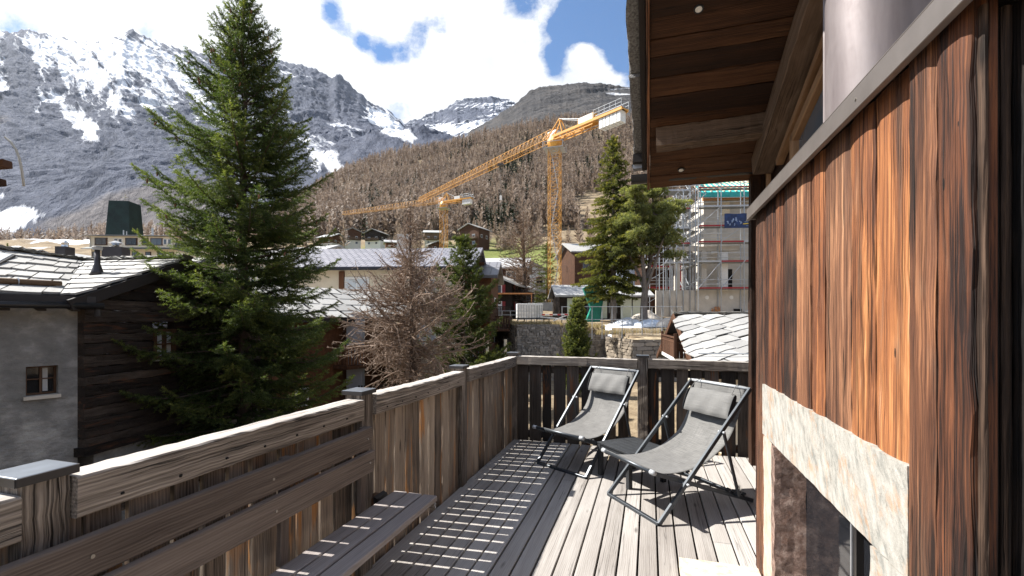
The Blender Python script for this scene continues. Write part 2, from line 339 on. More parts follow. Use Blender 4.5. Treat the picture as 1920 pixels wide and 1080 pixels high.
def plain(name, col, rough=0.6, metal=0.0, spec=0.4, noise_amt=0.15, scale=6.0, bmp=0.0, bscale=40.0, bdist=0.004):
    m, nt, b = newmat(name)
    oc = nt.n('ShaderNodeTexCoord').outputs['Object']
    n = nt.noise(oc, scale, 5, 0.6)
    c = nt.mix(nt.rng(n, 0.3, 0.7), c3([x*(1-noise_amt) for x in col]), c3([min(1, x*(1+noise_amt)) for x in col]))
    nt.put(b, 'Base Color', c); nt.put(b, 'Roughness', rough); nt.put(b, 'Metallic', metal); nt.put(b, 'Specular IOR Level', spec)
    if bmp: bump(nt, b, nt.noise(oc, bscale, 4, 0.6), bmp, bdist)
    return m
plain('chair_metal', (0.060, 0.068, 0.078), 0.38, 0.55, 0.5, 0.08)
plain('chair_cap', (0.42, 0.44, 0.46), 0.4, 0.2)
plain('table_black', (0.024, 0.026, 0.029), 0.55, 0.0, 0.4, 0.25, 12)
plain('cap_metal', (0.24, 0.265, 0.30), 0.33, 0.75, 0.5, 0.25, 8)
plain('cap_side', (0.045, 0.042, 0.042), 0.5, 0.3)
plain('screw_metal', (0.35, 0.33, 0.30), 0.4, 0.8)
plain('coping_metal', (0.20, 0.178, 0.165), 0.42, 0.55, 0.5, 0.16, 5)
plain('socket_black', (0.015, 0.015, 0.016), 0.4)
plain('chrome', (0.6, 0.6, 0.6), 0.2, 1.0)
plain('flue_dark', (0.045, 0.040, 0.042), 0.42, 0.5, 0.5, 0.2, 4)
plain('lamp_glass', (0.75, 0.74, 0.70), 0.2, 0.0, 0.5)
plain('dark_gap', (0.010, 0.009, 0.008), 0.9)
plain('gutter_dark', (0.022, 0.022, 0.025), 0.4, 0.3, 0.5)
plain('barge_dark', (0.018, 0.014, 0.013), 0.7)
plain('white_paint', (0.72, 0.71, 0.68), 0.6, noise_amt=0.06)
plain('cream_wall', (0.66, 0.58, 0.44), 0.85, noise_amt=0.07, scale=2)
plain('grey_wall', (0.30, 0.30, 0.32), 0.85, noise_amt=0.1, scale=2)
plain('hotel_wall', (0.70, 0.65, 0.53), 0.85, noise_amt=0.06, scale=1)
plain('hotel_roof', (0.36, 0.36, 0.36), 0.6, noise_amt=0.2, scale=3)
plain('green_roof', (0.075, 0.095, 0.10), 0.6, noise_amt=0.2, scale=3)
plain('red_shutter', (0.22, 0.022, 0.022), 0.6)
plain('concrete', (0.50, 0.465, 0.41), 0.9, noise_amt=0.16, scale=0.9, bmp=0.2, bscale=8)
plain('concrete_dark', (0.34, 0.33, 0.31), 0.9, noise_amt=0.2, scale=1.4)
plain('crane_yellow', (0.60, 0.30, 0.055), 0.45, 0.0, 0.5, 0.12, 1.5)
plain('crane_grey', (0.36, 0.38, 0.40), 0.5, 0.3)
plain('crane_white', (0.66, 0.67, 0.66), 0.5)
plain('crane_dark', (0.05, 0.05, 0.055), 0.6)
plain('scaffold_steel', (0.42, 0.44, 0.46), 0.4, 0.7, 0.5, 0.1)
plain('scaffold_deck', (0.20, 0.205, 0.20), 0.7)
plain('scaffold_red', (0.30, 0.022, 0.028), 0.6)
plain('scaffold_blue', (0.022, 0.035, 0.13), 0.6)
plain('bright_red', (0.55, 0.05, 0.045), 0.6)
plain('teal_sheet', (0.028, 0.36, 0.34), 0.55, noise_amt=0.25, scale=1.2)
plain('timber_edge', (0.46, 0.20, 0.075), 0.7)
plain('pale_batten', (0.68, 0.58, 0.42), 0.7)
plain('banner_blue', (0.012, 0.035, 0.12), 0.5, noise_amt=0.6, scale=1.3)
plain('banner_pale', (0.32, 0.42, 0.62), 0.5, noise_amt=0.4, scale=4)
plain('banner_yellow', (0.70, 0.52, 0.05), 0.5)
plain('skip_green', (0.012, 0.20, 0.145), 0.5, noise_amt=0.2, scale=2)
plain('snow', (0.80, 0.82, 0.86), 0.7, noise_amt=0.05, scale=3)
plain('tarp_pale', (0.55, 0.62, 0.72), 0.5, noise_amt=0.2, scale=2)
plain('pale_panel', (0.58, 0.62, 0.50), 0.6, noise_amt=0.05)
plain('rubble', (0.40, 0.36, 0.31), 0.9, noise_amt=0.35, scale=3)
plain('fence_steel', (0.36, 0.38, 0.40), 0.5, 0.5)
plain('picket_dark', (0.022, 0.016, 0.012), 0.8)
plain('orange_box', (0.45, 0.11, 0.03), 0.7)
plain('lamp_pole', (0.50, 0.46, 0.38), 0.5, 0.2)
plain('copper_green', (0.014, 0.032, 0.030), 0.55, 0.2, 0.4, 0.35, 0.6)
plain('cone_brown', (0.16, 0.075, 0.038), 0.8)
plain('curtain', (0.55, 0.56, 0.56), 0.9)
plain('window_wood', (0.095, 0.048, 0.024), 0.6)
plain('door_frame_dark', (0.020, 0.018, 0.018), 0.4, 0.2)
plain('seam_pale', (0.30, 0.31, 0.33), 0.4, 0.4)

def glass(name, col, rough=0.05):
    m, nt, b = newmat(name); nt.put(b, 'Base Color', c3(col)); nt.put(b, 'Roughness', rough); nt.put(b, 'Specular IOR Level', 0.6)
    oc = nt.n('ShaderNodeTexCoord').outputs['Object']; bump(nt, b, nt.noise(oc, 1.2, 2), 0.05, 0.02)
glass('glass_dark', (0.012, 0.013, 0.016)); glass('glass_mid', (0.10, 0.12, 0.14)); glass('glass_sky', (0.55, 0.58, 0.60), 0.1)

# stucco: trowelled render; the pale mottling paints grazing sun into the colour
m, nt, b = newmat('stucco')
oc = nt.n('ShaderNodeTexCoord').outputs['Object']
big = nt.noise(oc, 1.1, 6, 0.65); mid = nt.noise(nt.mapping(oc, (1, 1, 1.6)), 4.0, 5, 0.6)
col = nt.ramp(nt.math('ADD', nt.math('MULTIPLY', big, 0.6), nt.math('MULTIPLY', mid, 0.4)), [(0.36, (0.15, 0.15, 0.147)), (0.52, (0.23, 0.228, 0.222)), (0.66, (0.40, 0.395, 0.38))])
nt.put(b, 'Base Color', col); nt.put(b, 'Roughness', 0.95); nt.put(b, 'Specular IOR Level', 0.1)
hh = nt.math('ADD', nt.math('MULTIPLY', nt.noise(nt.mapping(oc, (1, 1, 2.0)), 7, 5, 0.6, 0.5), 1.0), nt.math('MULTIPLY', nt.noise(oc, 70, 3), 0.25))
bump(nt, b, hh, 0.9, 0.03)

# granite / gneiss lintel: pale with rust and grey-green streaks, rough-hewn
def gneiss(name, a, bb, cc, rust, dist=0.012):
    m, nt, b = newmat(name)
    oc = nt.n('ShaderNodeTexCoord').outputs['Object']
    wv = nt.mapping(oc, (1, 1, 1), (0, 0, 0), (0.5, 0.2, 0.3))
    n1 = nt.noise(nt.mapping(wv, (16, 26, 10)), 1.0, 8, 0.72, 0.25); n2 = nt.noise(oc, 120, 4, 0.75); n3 = nt.noise(nt.mapping(wv, (8, 13, 6), (3, 2, 1)), 1.0, 6, 0.7, 0.3)
    col = nt.ramp(n1, [(0.36, bb), (0.48, a), (0.62, cc)])
    col = nt.mix(nt.rng(n2, 0.55, 0.70, 0.0, 0.45), col, c3([x*0.55 for x in bb]))
    col = nt.mix(nt.rng(n3, 0.52, 0.66, 0.0, 0.7), col, c3(rust))
    nt.put(b, 'Base Color', col); nt.put(b, 'Roughness', 0.85); nt.put(b, 'Specular IOR Level', 0.3)
    bump(nt, b, nt.math('ADD', n1, nt.math('MULTIPLY', n2, 0.35)), 0.9, dist)
gneiss('lintel_stone', (0.34, 0.325, 0.29), (0.22, 0.22, 0.20), (0.42, 0.405, 0.37), (0.40, 0.215, 0.10), 0.006)
gneiss('jamb_stone', (0.46, 0.375, 0.31), (0.36, 0.28, 0.225), (0.52, 0.44, 0.37), (0.40, 0.27, 0.18), 0.005)
gneiss('shaded_reveal_stone', (0.20, 0.13, 0.105), (0.09, 0.06, 0.05), (0.36, 0.27, 0.23), (0.20, 0.11, 0.08))  # darker stone colour stands for the shade inside the opening
gneiss('step_stone', (0.56, 0.49, 0.38), (0.44, 0.37, 0.27), (0.64, 0.58, 0.48), (0.52, 0.38, 0.22), 0.004)

# roof slates: per-slab tone, lichen specks
def slate(name, lo, hi, lichen=0.0):
    m, nt, b = newmat(name)
    g = nt.attr('gc').outputs['Vector']; r = nt.attr('rn').outputs['Fac']
    n = nt.noise(nt.mapping(g, (1, 1, 1)), 3.0, 6, 0.65); n2 = nt.noise(g, 26, 4, 0.7)
    f = nt.math('ADD', nt.math('MULTIPLY', r, 0.45), nt.math('ADD', nt.math('MULTIPLY', n, 0.4), nt.math('MULTIPLY', n2, 0.25)))
    col = nt.mix(nt.rng(f, 0.25, 0.85), c3(lo), c3(hi))
    if lichen: col = nt.mix(nt.rng(nt.noise(g, 7, 5, 0.7), 0.60, 0.70, 0.0, lichen), col, (0.17, 0.11, 0.06, 1))
    nt.put(b, 'Base Color', col); nt.put(b, 'Roughness', 0.6); nt.put(b, 'Specular IOR Level', 0.4)
    bump(nt, b, nt.math('ADD', n, nt.math('MULTIPLY', n2, 0.4)), 0.5, 0.02)
slate('slate', (0.20, 0.195, 0.19), (0.36, 0.355, 0.34), 0.35)
slate('slate_pale', (0.24, 0.235, 0.225), (0.44, 0.43, 0.405), 0.35)
slate('slate_dark', (0.055, 0.052, 0.045), (0.17, 0.16, 0.14), 0.5)
slate('dry_stone', (0.11, 0.092, 0.072), (0.34, 0.285, 0.22), 0.4)
slate('dry_stone_shaded', (0.10, 0.090, 0.078), (0.31, 0.275, 0.235), 0.25)  # duller copy of dry_stone for wall faces turned from the sun
# rough grey slate edge at the verge
plain('verge_slate', (0.20, 0.195, 0.19), 0.9, noise_amt=0.65, scale=55, bmp=1.0, bscale=60, bdist=0.02)

# tiled roof of the middle block: staggered tiles with dark notches
def tiles(name, lo, hi, dot, sx, sy):
    m, nt, b = newmat(name)
    g = nt.attr('gc').outputs['Vector']
    br = nt.n('ShaderNodeTexBrick'); nt.put(br, 'Vector', nt.mapping(g, (sx, sy, 1))); nt.put(br, 'Scale', 1.0)
    nt.put(br, 'Color1', c3(lo)); nt.put(br, 'Color2', c3(hi)); nt.put(br, 'Mortar', c3(dot)); nt.put(br, 'Mortar Size', 0.085); nt.put(br, 'Brick Width', 1.0); nt.put(br, 'Row Height', 1.0)
    n = nt.noise(g, 3, 5)
    nt.put(b, 'Base Color', nt.mix(nt.rng(n, 0.35, 0.65, 0.0, 0.3), br.outputs[0], c3([x*.7 for x in lo]))); nt.put(b, 'Roughness', 0.55)
    bump(nt, b, br.outputs[1], 0.6, -0.04)
tiles('tile_roof', (0.175, 0.175, 0.20), (0.245, 0.24, 0.27), (0.03, 0.032, 0.06), 2.2, 2.6)
tiles('seam_roof', (0.16, 0.16, 0.18), (0.20, 0.20, 0.22), (0.10, 0.10, 0.11), 1.6, 0.5)

# flue: weathered bronze sheet
m, nt, b = newmat('flue_metal')
oc = nt.n('ShaderNodeTexCoord').outputs['Object']
n = nt.noise(nt.mapping(oc, (6, 6, 1.2)), 1.0, 5, 0.6, 0.4); n2 = nt.noise(oc, 22, 4, 0.7)
nt.put(b, 'Base Color', nt.mix(nt.rng(n, 0.35, 0.65), (0.15, 0.125, 0.125, 1), (0.25, 0.22, 0.22, 1)))
nt.put(b, 'Metallic', 0.35); nt.put(b, 'Roughness', nt.rng(n2, 0.3, 0.7, 0.48, 0.62)); bump(nt, b, n2, 0.08, 0.004)

# sling mesh fabric
def fabric(name, lo, hi):
    m, nt, b = newmat(name)
    g = nt.attr('gc').outputs['Vector']
    th = nt.noise(nt.mapping(g, (7, 160, 1)), 1.0, 4, 0.7); th2 = nt.noise(nt.mapping(g, (160, 7, 1)), 1.0, 3, 0.6); bl = nt.noise(g, 9, 5, 0.7)
    f = nt.math('ADD', nt.math('MULTIPLY', th, 0.55), nt.math('ADD', nt.math('MULTIPLY', th2, 0.2), nt.math('MULTIPLY', bl, 0.25)))
    nt.put(b, 'Base Color', nt.mix(nt.rng(f, 0.34, 0.66), c3(lo), c3(hi))); nt.put(b, 'Roughness', 0.75); nt.put(b, 'Sheen Weight', 0.2)
    bump(nt, b, nt.math('ADD', th, th2), 0.35, 0.002)
fabric('sling_fabric', (0.050, 0.049, 0.047), (0.19, 0.186, 0.177)); fabric('pillow_fabric', (0.092, 0.091, 0.087), (0.165, 0.162, 0.156))
plain('fabric_dark', (0.012, 0.014, 0.018), 0.7)

# foliage: two-sided leaf with some light passing through
def foliage(name, stops, trans=0.3, tcol=None, rough=0.6):
    m, nt, b = newmat(name)
    r = nt.attr('rn').outputs['Fac']
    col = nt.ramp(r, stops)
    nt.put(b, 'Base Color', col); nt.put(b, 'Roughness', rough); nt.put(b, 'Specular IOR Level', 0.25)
    if trans:
        tr = nt.n('ShaderNodeBsdfTranslucent'); nt.put(tr, 0, nt.mix(1.0, col, c3(tcol or (1.5, 1.5, 0.6)), 'MULTIPLY'))
        mx = nt.n('ShaderNodeMixShader'); nt.put(mx, 0, trans); nt.put(mx, 1, b.outputs[0]); nt.put(mx, 2, tr.outputs[0])
        nt.put(m.node_tree.nodes['Material Output'], 0, mx.outputs[0])
foliage('spruce_needles', [(0.0, (0.020, 0.032, 0.012)), (0.35, (0.055, 0.076, 0.024)), (0.62, (0.14, 0.155, 0.042)), (1.0, (0.36, 0.345, 0.095))], 0.38, (1.35, 1.6, 0.75))
foliage('far_spruce_needles', [(0.0, (0.034, 0.048, 0.014)), (0.5, (0.105, 0.115, 0.030)), (1.0, (0.25, 0.225, 0.06))], 0.4)
foliage('pine_needles', [(0.0, (0.095, 0.118, 0.052)), (0.5, (0.235, 0.25, 0.108)), (1.0, (0.44, 0.42, 0.19))], 0.45)
foliage('swiss_pine_needles', [(0.0, (0.030, 0.045, 0.014)), (0.5, (0.085, 0.105, 0.030)), (1.0, (0.20, 0.21, 0.060))], 0.35)
foliage('larch_twigs', [(0.0, (0.085, 0.050, 0.032)), (0.5, (0.19, 0.125, 0.082)), (1.0, (0.33, 0.235, 0.155))], 0.0)
foliage('larch_twigs_ruddy', [(0.0, (0.11, 0.073, 0.052)), (0.5, (0.27, 0.195, 0.145)), (1.0, (0.46, 0.35, 0.265))], 0.0)
foliage('forest_larch', [(0.0, (0.105, 0.077, 0.058)), (0.5, (0.21, 0.160, 0.124)), (1.0, (0.35, 0.28, 0.22))], 0.3, (1, 1, 1))
foliage('forest_green', [(0.0, (0.010, 0.018, 0.010)), (0.6, (0.026, 0.038, 0.018)), (1.0, (0.05, 0.062, 0.028))], 0.0)
foliage('dry_grass_blades', [(0.0, (0.20, 0.15, 0.08)), (0.5, (0.36, 0.28, 0.16)), (1.0, (0.50, 0.42, 0.26))], 0.2)
wood('bark', [(0.1, (0.035, 0.024, 0.018)), (0.5, (0.105, 0.075, 0.058)), (0.9, (0.22, 0.17, 0.135))], var=0.1, along=3, across=14, fine=0.4, bmp=1.0, bdist=0.02)
wood('bark_grey', [(0.1, (0.06, 0.05, 0.043)), (0.5, (0.17, 0.145, 0.125)), (0.9, (0.32, 0.28, 0.245))], var=0.1, along=3, across=14, fine=0.4, bmp=1.0, bdist=0.02)
# ================================================================== the chalet on the right: box of old boards, roof over it
CH = thing('chalet', 'old timber chalet close on the right with sunlit brown boards and deep roof overhang', 'chalet', (1.12, 3.0, -3.2))
LO = Vector(CH.location)
def L(p): return Vector(p)-LO
XW = 0.64; YN = 1.165; YF = 3.185; ZC = 2.185
# boards of the sunlit face (vertical), cut round the stone opening: y 1.40..2.975, z < 1.18
mb = MB(); y = YN
rr = random.Random(21)
def split_board(y0, y1):
    rn = rr.random()
    if y1 <= 1.405 or y0 >= 2.97: z0 = -0.02
    else: z0 = 1.168
    off = -.011 if y1 <= 1.41 else rr.uniform(-0.003, 0.007); n = 26 if z0 < 1 else 12
    o = [rr.uniform(0, 40) for _ in range(3)]
    # slightly cupped, rough board: grid across/along
    na = 5; vs = []; gc = []
    for i in range(n+1):
        z = z0+(ZC+0.02-z0)*i/n
        for k in range(na+1):
            t = k/na; yy = y0+(y1-y0)*t
            e = 0.004 if k in (0, na) else 0
            x = XW+off+e-0.004*math.sin(math.pi*t)+rr.gauss(0, 0.0012)
            vs.append(L((x, yy+(rr.gauss(0, 0.0018) if k in (0, na) else 0), z))); gc.append((z+o[0], yy-y0+o[1], o[2]))
    b = len(vs)
    for i in range(n+1):
        z = z0+(ZC+0.02-z0)*i/n
        for yy in (y0, y1):
            vs.append(L((XW+0.035, yy, z))); gc.append((z+o[0], yy-y0+o[1], o[2]+.03))
    fs = []
    for i in range(n):
        for k in range(na):
            a = i*(na+1)+k; fs.append((a, a+1, a+na+2, a+na+1))
        a = i*(na+1); fs.append((a, a+na+1, b+2*i+2, b+2*i)); a += na
        fs.append((a, b+2*i+1, b+2*i+3, a+na+1))
    fs.append(tuple(range(na, -1, -1))+(b, b+1))
    mb.add(vs, fs, gc, rn)
edges = [YN]
ws = [0.12, 0.12, 0.21, 0.17, 0.24, 0.15, 0.19, 0.22, 0.16, 0.20, 0.14, 0.23, 0.18]
for w_ in ws:
    if edges[-1]+w_ > YF-0.09: break
    e = edges[-1]+w_
    for fix in (1.405, 2.972):
        if abs(e-fix) < 0.06: e = fix
    edges.append(e)
edges.append(YF)
for a, b in zip(edges[:-1], edges[1:]): split_board(a+0.0025, b-0.0025)
boards = mb.build('board_wall', 'wall_wood', CH)
# body behind the boards
mb = MB(); mb.box(L((XW+0.50, (YN+YF)/2+.02, 1.68)), (0.92, YF-YN-.06, 0.98)); mb.box(L((XW+0.50, 1.285, .58)), (0.92, .2, 1.2)); mb.box(L((XW+0.50, 3.07, .58)), (0.92, .19, 1.2))
mb.box(L((XW+0.62, 2.2, .58)), (0.5, 1.6, 1.2))
mb.build('wall_core', 'dark_gap', CH)
# far return of the box
mb = MB(); x = XW
while x < 1.10:
    w_ = rr.uniform(.1, .15); mb.plank(L((x+w_/2, YF-.004, -.02)), L((x+w_/2, YF-.004, ZC)), (1, 0, 0), w_-.004, .03, seg=6, jit=.001); x += w_
mb.build('return_wall', 'wall_wood', CH)
# near return: deeply weathered boards, coloured darker to carry the shade there
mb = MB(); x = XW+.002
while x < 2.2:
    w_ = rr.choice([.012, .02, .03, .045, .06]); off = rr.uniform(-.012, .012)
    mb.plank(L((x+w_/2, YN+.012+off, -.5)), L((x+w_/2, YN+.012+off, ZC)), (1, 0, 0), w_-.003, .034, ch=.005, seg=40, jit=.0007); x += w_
mb.build('shaded_board_wall', 'shaded_wall_wood', CH)
tag(CH.children[-1] if False else children(CH)[-1], 'deeply weathered boards round the corner, coloured dark for shade')
# metal coping
mb = MB(); t = 0.004
mb.box(L((0.603, (1.11+3.235)/2, 2.217)), (.012, 3.235-1.11, .066), rn=.4)
mb.box(L((0.603+.60, 1.116, 2.217)), (1.188, .012, .066), rn=.5)
mb.box(L((0.603+.60, 3.229, 2.217)), (1.188, .012, .066), rn=.5)
mb.box(L((0.597+.60, 2.1725, 2.2525)), (1.2, 2.137, .005), rn=.5)
mb.box(L((0.602, 2.1725, 2.1815)), (.02, 2.125, .005), rn=.5)
cp = mb.build('coping', 'coping_metal', CH, bevel=.002)
mb = MB(); mb.tube([L((.598, 1.62, 2.215)), L((.594, 1.62, 2.215))], .005, 8); mb.build('rivet', 'screw_metal', cp)
# stone opening: lintel, jambs, reveal
def rough_block(x0, x1, y0, y1, z0, z1, seed, amp=.008, front='x'):
    "hewn block: subdivided box with noisy faces; grid spacing about 4 cm"
    import bmesh
    bm = bmesh.new(); bmesh.ops.create_cube(bm, size=1.0)
    for v in bm.verts: v.co = Vector(((x0+x1)/2+v.co.x*(x1-x0), (y0+y1)/2+v.co.y*(y1-y0), (z0+z1)/2+v.co.z*(z1-z0)))
    for ax, ln in ((0, x1-x0), (1, y1-y0), (2, z1-z0)):
        es = [e for e in bm.edges if abs((e.verts[0].co-e.verts[1].co)[ax]) > ln*.9]
        k = int(ln/0.035)
        if k > 0: bmesh.ops.subdivide_edges(bm, edges=es, cuts=k, use_grid_fill=True)
    r_ = random.Random(seed)
    from mathutils import noise as mn
    for v in bm.verts:
        p = v.co*9; q = Vector((mn.noise(p+Vector((seed, 0, 0))), mn.noise(p+Vector((0, seed, 9))), mn.noise(p+Vector((4, 0, seed)))))
        q2 = Vector((mn.noise(v.co*38), mn.noise(v.co*38+Vector((7, 1, 2))), mn.noise(v.co*38+Vector((1, 8, 3)))))
        v.co += q*amp+q2*amp*.55
    return bm
def bm_obj(bm, name, mat, parent, off=True, smooth=False):
    import bmesh
    if off:
        for v in bm.verts: v.co = v.co-LO
    bmesh.ops.recalc_face_normals(bm, faces=bm.faces)
    me = bpy.data.meshes.new(name); bm.to_mesh(me); bm.free(); me.materials.append(MATS[mat])
    if smooth: me.polygons.foreach_set('use_smooth', np.ones(len(me.polygons), dtype=bool))
    o = bpy.data.objects.new(name, me); COL.objects.link(o); o.parent = parent; return o
win = MB(); 
for ya, yb in ((1.64, 2.73),): win.box(L((XW+.155, (ya+yb)/2, .44)), (.02, yb-ya, .92), rn=.3)
win = win.build('door', 'glass_dark', CH)
mb = MB(); mb.box(L((XW+.135, 2.07, .44)), (.03, .03, .90)); mb.box(L((XW+.135, 1.665, .44)), (.03, .05, .90)); mb.box(L((XW+.135, 2.20, .845)), (.03, 1.05, .07)); mb.build('door_frame', 'door_frame_dark', win)
mb = MB(); mb.box(L((XW+.118, 2.092, .44)), (.006, .011, .89)); mb.build('seam', 'seam_pale', win)
bm_obj(rough_block(XW-.009, XW+.11, 1.407, 2.968, .882, 1.172, 3, .003), 'lintel', 'lintel_stone', CH)
bm_obj(rough_block(XW-.006, XW+.10, 2.775, 2.955, -.02, .872, 5, .004), 'jamb', 'jamb_stone', CH)
bm_obj(rough_block(XW-.004, XW+.145, 2.725, 2.772, -.02, .868, 6, .008), 'reveal', 'shaded_reveal_stone', CH)
bm_obj(rough_block(XW-.008, XW+.10, 1.407, 1.62, -.02, .872, 8, .004), 'jamb', 'lintel_stone', CH)
# ------------------------------------------------------------------ main wall set back, below the roof
XM = 1.15; YE = 5.47; ZE = 3.04; SL = 0.377
def zs(y): return ZE+SL*(YE-y)
mb = MB(); yy = 3.2
while yy < 5.5:
    w_ = rr.uniform(.12, .2); mb.plank(L((XM+.03, yy+w_/2, -.5)), L((XM+.03, yy+w_/2, zs(yy+w_)+.02)), (0, 1, 0), w_-.004, .04, seg=8, jit=.0015); yy += w_
mb.build('main_wall', 'soffit_wood', CH)
mb = MB(); mb.plank(L((XM-.06, 5.40, -.1)), L((XM-.06, 5.40, zs(5.40))), (0, 1, 0), .13, .13, ch=.006, seg=16, jit=.002)
mb.build('corner_post', 'soffit_wood', CH)
mb = MB(); mb.plank(L((XM-.03, 5.02, 1.0)), L((XM-.03, 5.02, zs(5.02)-.02)), (0, 1, 0), .075, .03); mb.build('cover_strip', 'pale_trim_wood', CH)
mb = MB(); mb.plank(L((XM-.09, 5.0, zs(5.0)-.16)), L((XM-.09, -0.5, zs(-.5)-.16)), (0, 0, 1), .20, .18, ch=.01, seg=40, jit=.003); mb.build('wall_rafter', 'beam_wood', CH)
mb = MB(); mb.plank(L((XM-.03, 4.62, zs(4.62)-.40)), L((XM-.03, 0.5, zs(.5)-.40)), (0, 0, 1), .06, .06, seg=8); mb.build('trim_strip', 'pale_trim_wood', CH)
mb = MB(); ya, yb, za, zb = 3.36, 4.22, 2.25, 3.06
for (p, q) in (((ya, za), (ya, zb+.2)), ((yb, za), (yb, zb-.02)), ):
    mb.bar(L((XM-.01, p[0], p[1])), L((XM-.01, q[0], q[1])), .075)
mb.bar(L((XM-.01, ya, zb+.22)), L((XM-.01, yb, zb-.04)), .075); mb.bar(L((XM-.01, ya, za)), L((XM-.01, yb, za)), .075)
wf = mb.build('window', 'pale_trim_wood', CH)
mb = MB(); mb.prism([L((XM+.004, ya, za)), L((XM+.004, yb, za)), L((XM+.004, yb, zb-.04)), L((XM+.004, ya, zb+.22))], (.012, 0, 0)); mb.build('pane', 'glass_mid', wf)
# soffit boards (run across), roof over them
mb = MB(); yy = YE; rr2 = random.Random(5)
while yy > -1.2:
    w_ = rr2.uniform(.14, .24); y1 = yy-w_
    c = (yy+y1)/2; off = rr2.uniform(-.006, .006)
    mb.plank(L((0.005, c, zs(c)+.02+off)), L((XM+.9, c, zs(c)+.02+off)), (0, 1, -SL), w_/math.cos(math.atan(SL))*math.cos(math.atan(SL))*1.055-.003, .035, ch=.006, seg=14, jit=.0022); yy = y1
sof = mb.build('soffit', 'soffit_wood', CH)
mb = MB(); mb.plank(L((-.012, YE, zs(YE)+.06)), L((-.012, -1.5, zs(-1.5)+.06)), (0, 0, 1), .15, .026, seg=10, jit=.001); mb.build('fascia', 'wall_wood', CH)
mb = MB(); mb.plank(L((-.055, YE-.2, zs(YE-.2)+.15)), L((-.055, -1.5, zs(-1.5)+.15)), (0, 0, 1), .16, .05); mb.build('verge_board', 'barge_dark', CH)
mb = MB(); yy = YE-.30; k = 0
while yy > -1.4:
    l = rr2.uniform(.75, 1.0); z0 = zs(yy)+.245; z1 = zs(yy-l)+.205
    mb.plank(L((.6-.385+rr2.uniform(-.008, .008), yy+.06, z0-.022)), L((.6-.385, yy-l, z1-.01)), (1, 0, 0), .77, .045, ch=.012, seg=10, jit=.005); yy -= l
mb.build('verge_slate', 'verge_slate', CH)
mb = MB(); mb.prism([L((.3, YE, zs(YE)+.09)), L((.3, -1.5, zs(-1.5)+.09)), L((.3, -1.5, zs(-1.5)+.17)), L((.3, YE, zs(YE)+.17))], (3.2, 0, 0)); mb.build('roof', 'slate_dark', CH)
# gutter seen end-on at the eave
mb = MB(); pts = []
for k in range(10):
    a = math.pi+math.pi*k/9; pts.append((YE-.10+.085*math.cos(a), zs(YE)+.13+.085*math.sin(a)))
outer = [L((-.20, p[0], p[1])) for p in pts]; inner = [L((-.20, YE-.10+(p[0]-YE+.10)*.93, zs(YE)+.13+(p[1]-zs(YE)-.13)*.93)) for p in pts[::-1]]
for k in range(9): mb.prism([outer[k], outer[k+1], inner[8-k], inner[9-k]], (2.4, 0, 0))
gt = mb.build('gutter', 'gutter_dark', CH)
mb = MB(); mb.box(L((-.10, YE-.20, zs(YE)+.20)), (.16, .10, .045)); mb.build('gutter_flashing', 'seam_pale', gt)
mb = MB(); mb.box(L((-.09, YE-.24, zs(YE)+.27)), (.17, .16, .09)); mb.build('eave_board', 'barge_dark', CH)
# purlin end under the soffit
mb = MB(); mb.plank(L((.062, 4.64, 3.285)), L((XM+.05, 4.60, 3.30)), (0, 0, 1), .185, .17, ch=.008, seg=24, jit=.0025); mb.build('purlin', 'beam_wood', CH)
# recessed lamps in the soffit
for (px, py) in ((1310, 16), (1277, 318)):
    dx = (px-960)/FPX; dv = FW+RT*dx; k = (HORY-py)/FPX   # ray: d*(dv), z=1.55+k d ; soffit z
    d = (ZE+SL*YE-CAMH)/(k+SL*dv[1]); p = Vector((dv[0]*d, dv[1]*d, CAMH+k*d))
    nrm_ = Vector((0, -SL, -1)).normalized(); mb = MB()
    mb.tube([L(p+nrm_*-.004), L(p+nrm_*.010)], [.036, .034], 20); dl = mb.build('downlight', 'socket_black', CH)
    mb = MB(); mb.tube([L(p+nrm_*.010), L(p+nrm_*.013)], [.024, .019], 20); mb.build('lamp_lens', 'lamp_glass', dl)
# big round flue of bronze sheet standing on the box
fl = thing('flue', 'large round bronze metal flue standing on the timber box behind the coping', 'flue', (1.06, 2.62, 2.256))
mb = MB(); mb.tube([(0, 0, 0), (0, 0, 1.35), (0, 0, 2.6)], .215, 64); f1 = mb.build('flue_pipe', 'flue_metal', fl, smooth=True)
md = f1.modifiers.new('e', 'EDGE_SPLIT'); md.split_angle = 0.6
mb = MB()
for aa in (math.radians(139), math.radians(318)):
    d = Vector((math.cos(aa), math.sin(aa), 0)); mb.box(d*.224+Vector((0, 0, 1.3)), (.03, .012, 2.6), R=Matrix.Rotation(aa, 3, 'Z'))
mb.build('seam_flange', 'flue_metal', fl)
mb = MB(); mb.tube([(0, 0, 0), (0, 0, .03)], .25, 48); mb.build('collar', 'coping_metal', fl)
# stone step on the deck in front of the low door
st = bm_obj(rough_block(.175, .618, 1.35, 3.015, 0.006, .066, 14, .0035), 'stone_step', 'step_stone', None, off=False)
tag(st, 'pale yellowish granite step slab on the deck beside the timber wall', 'step')
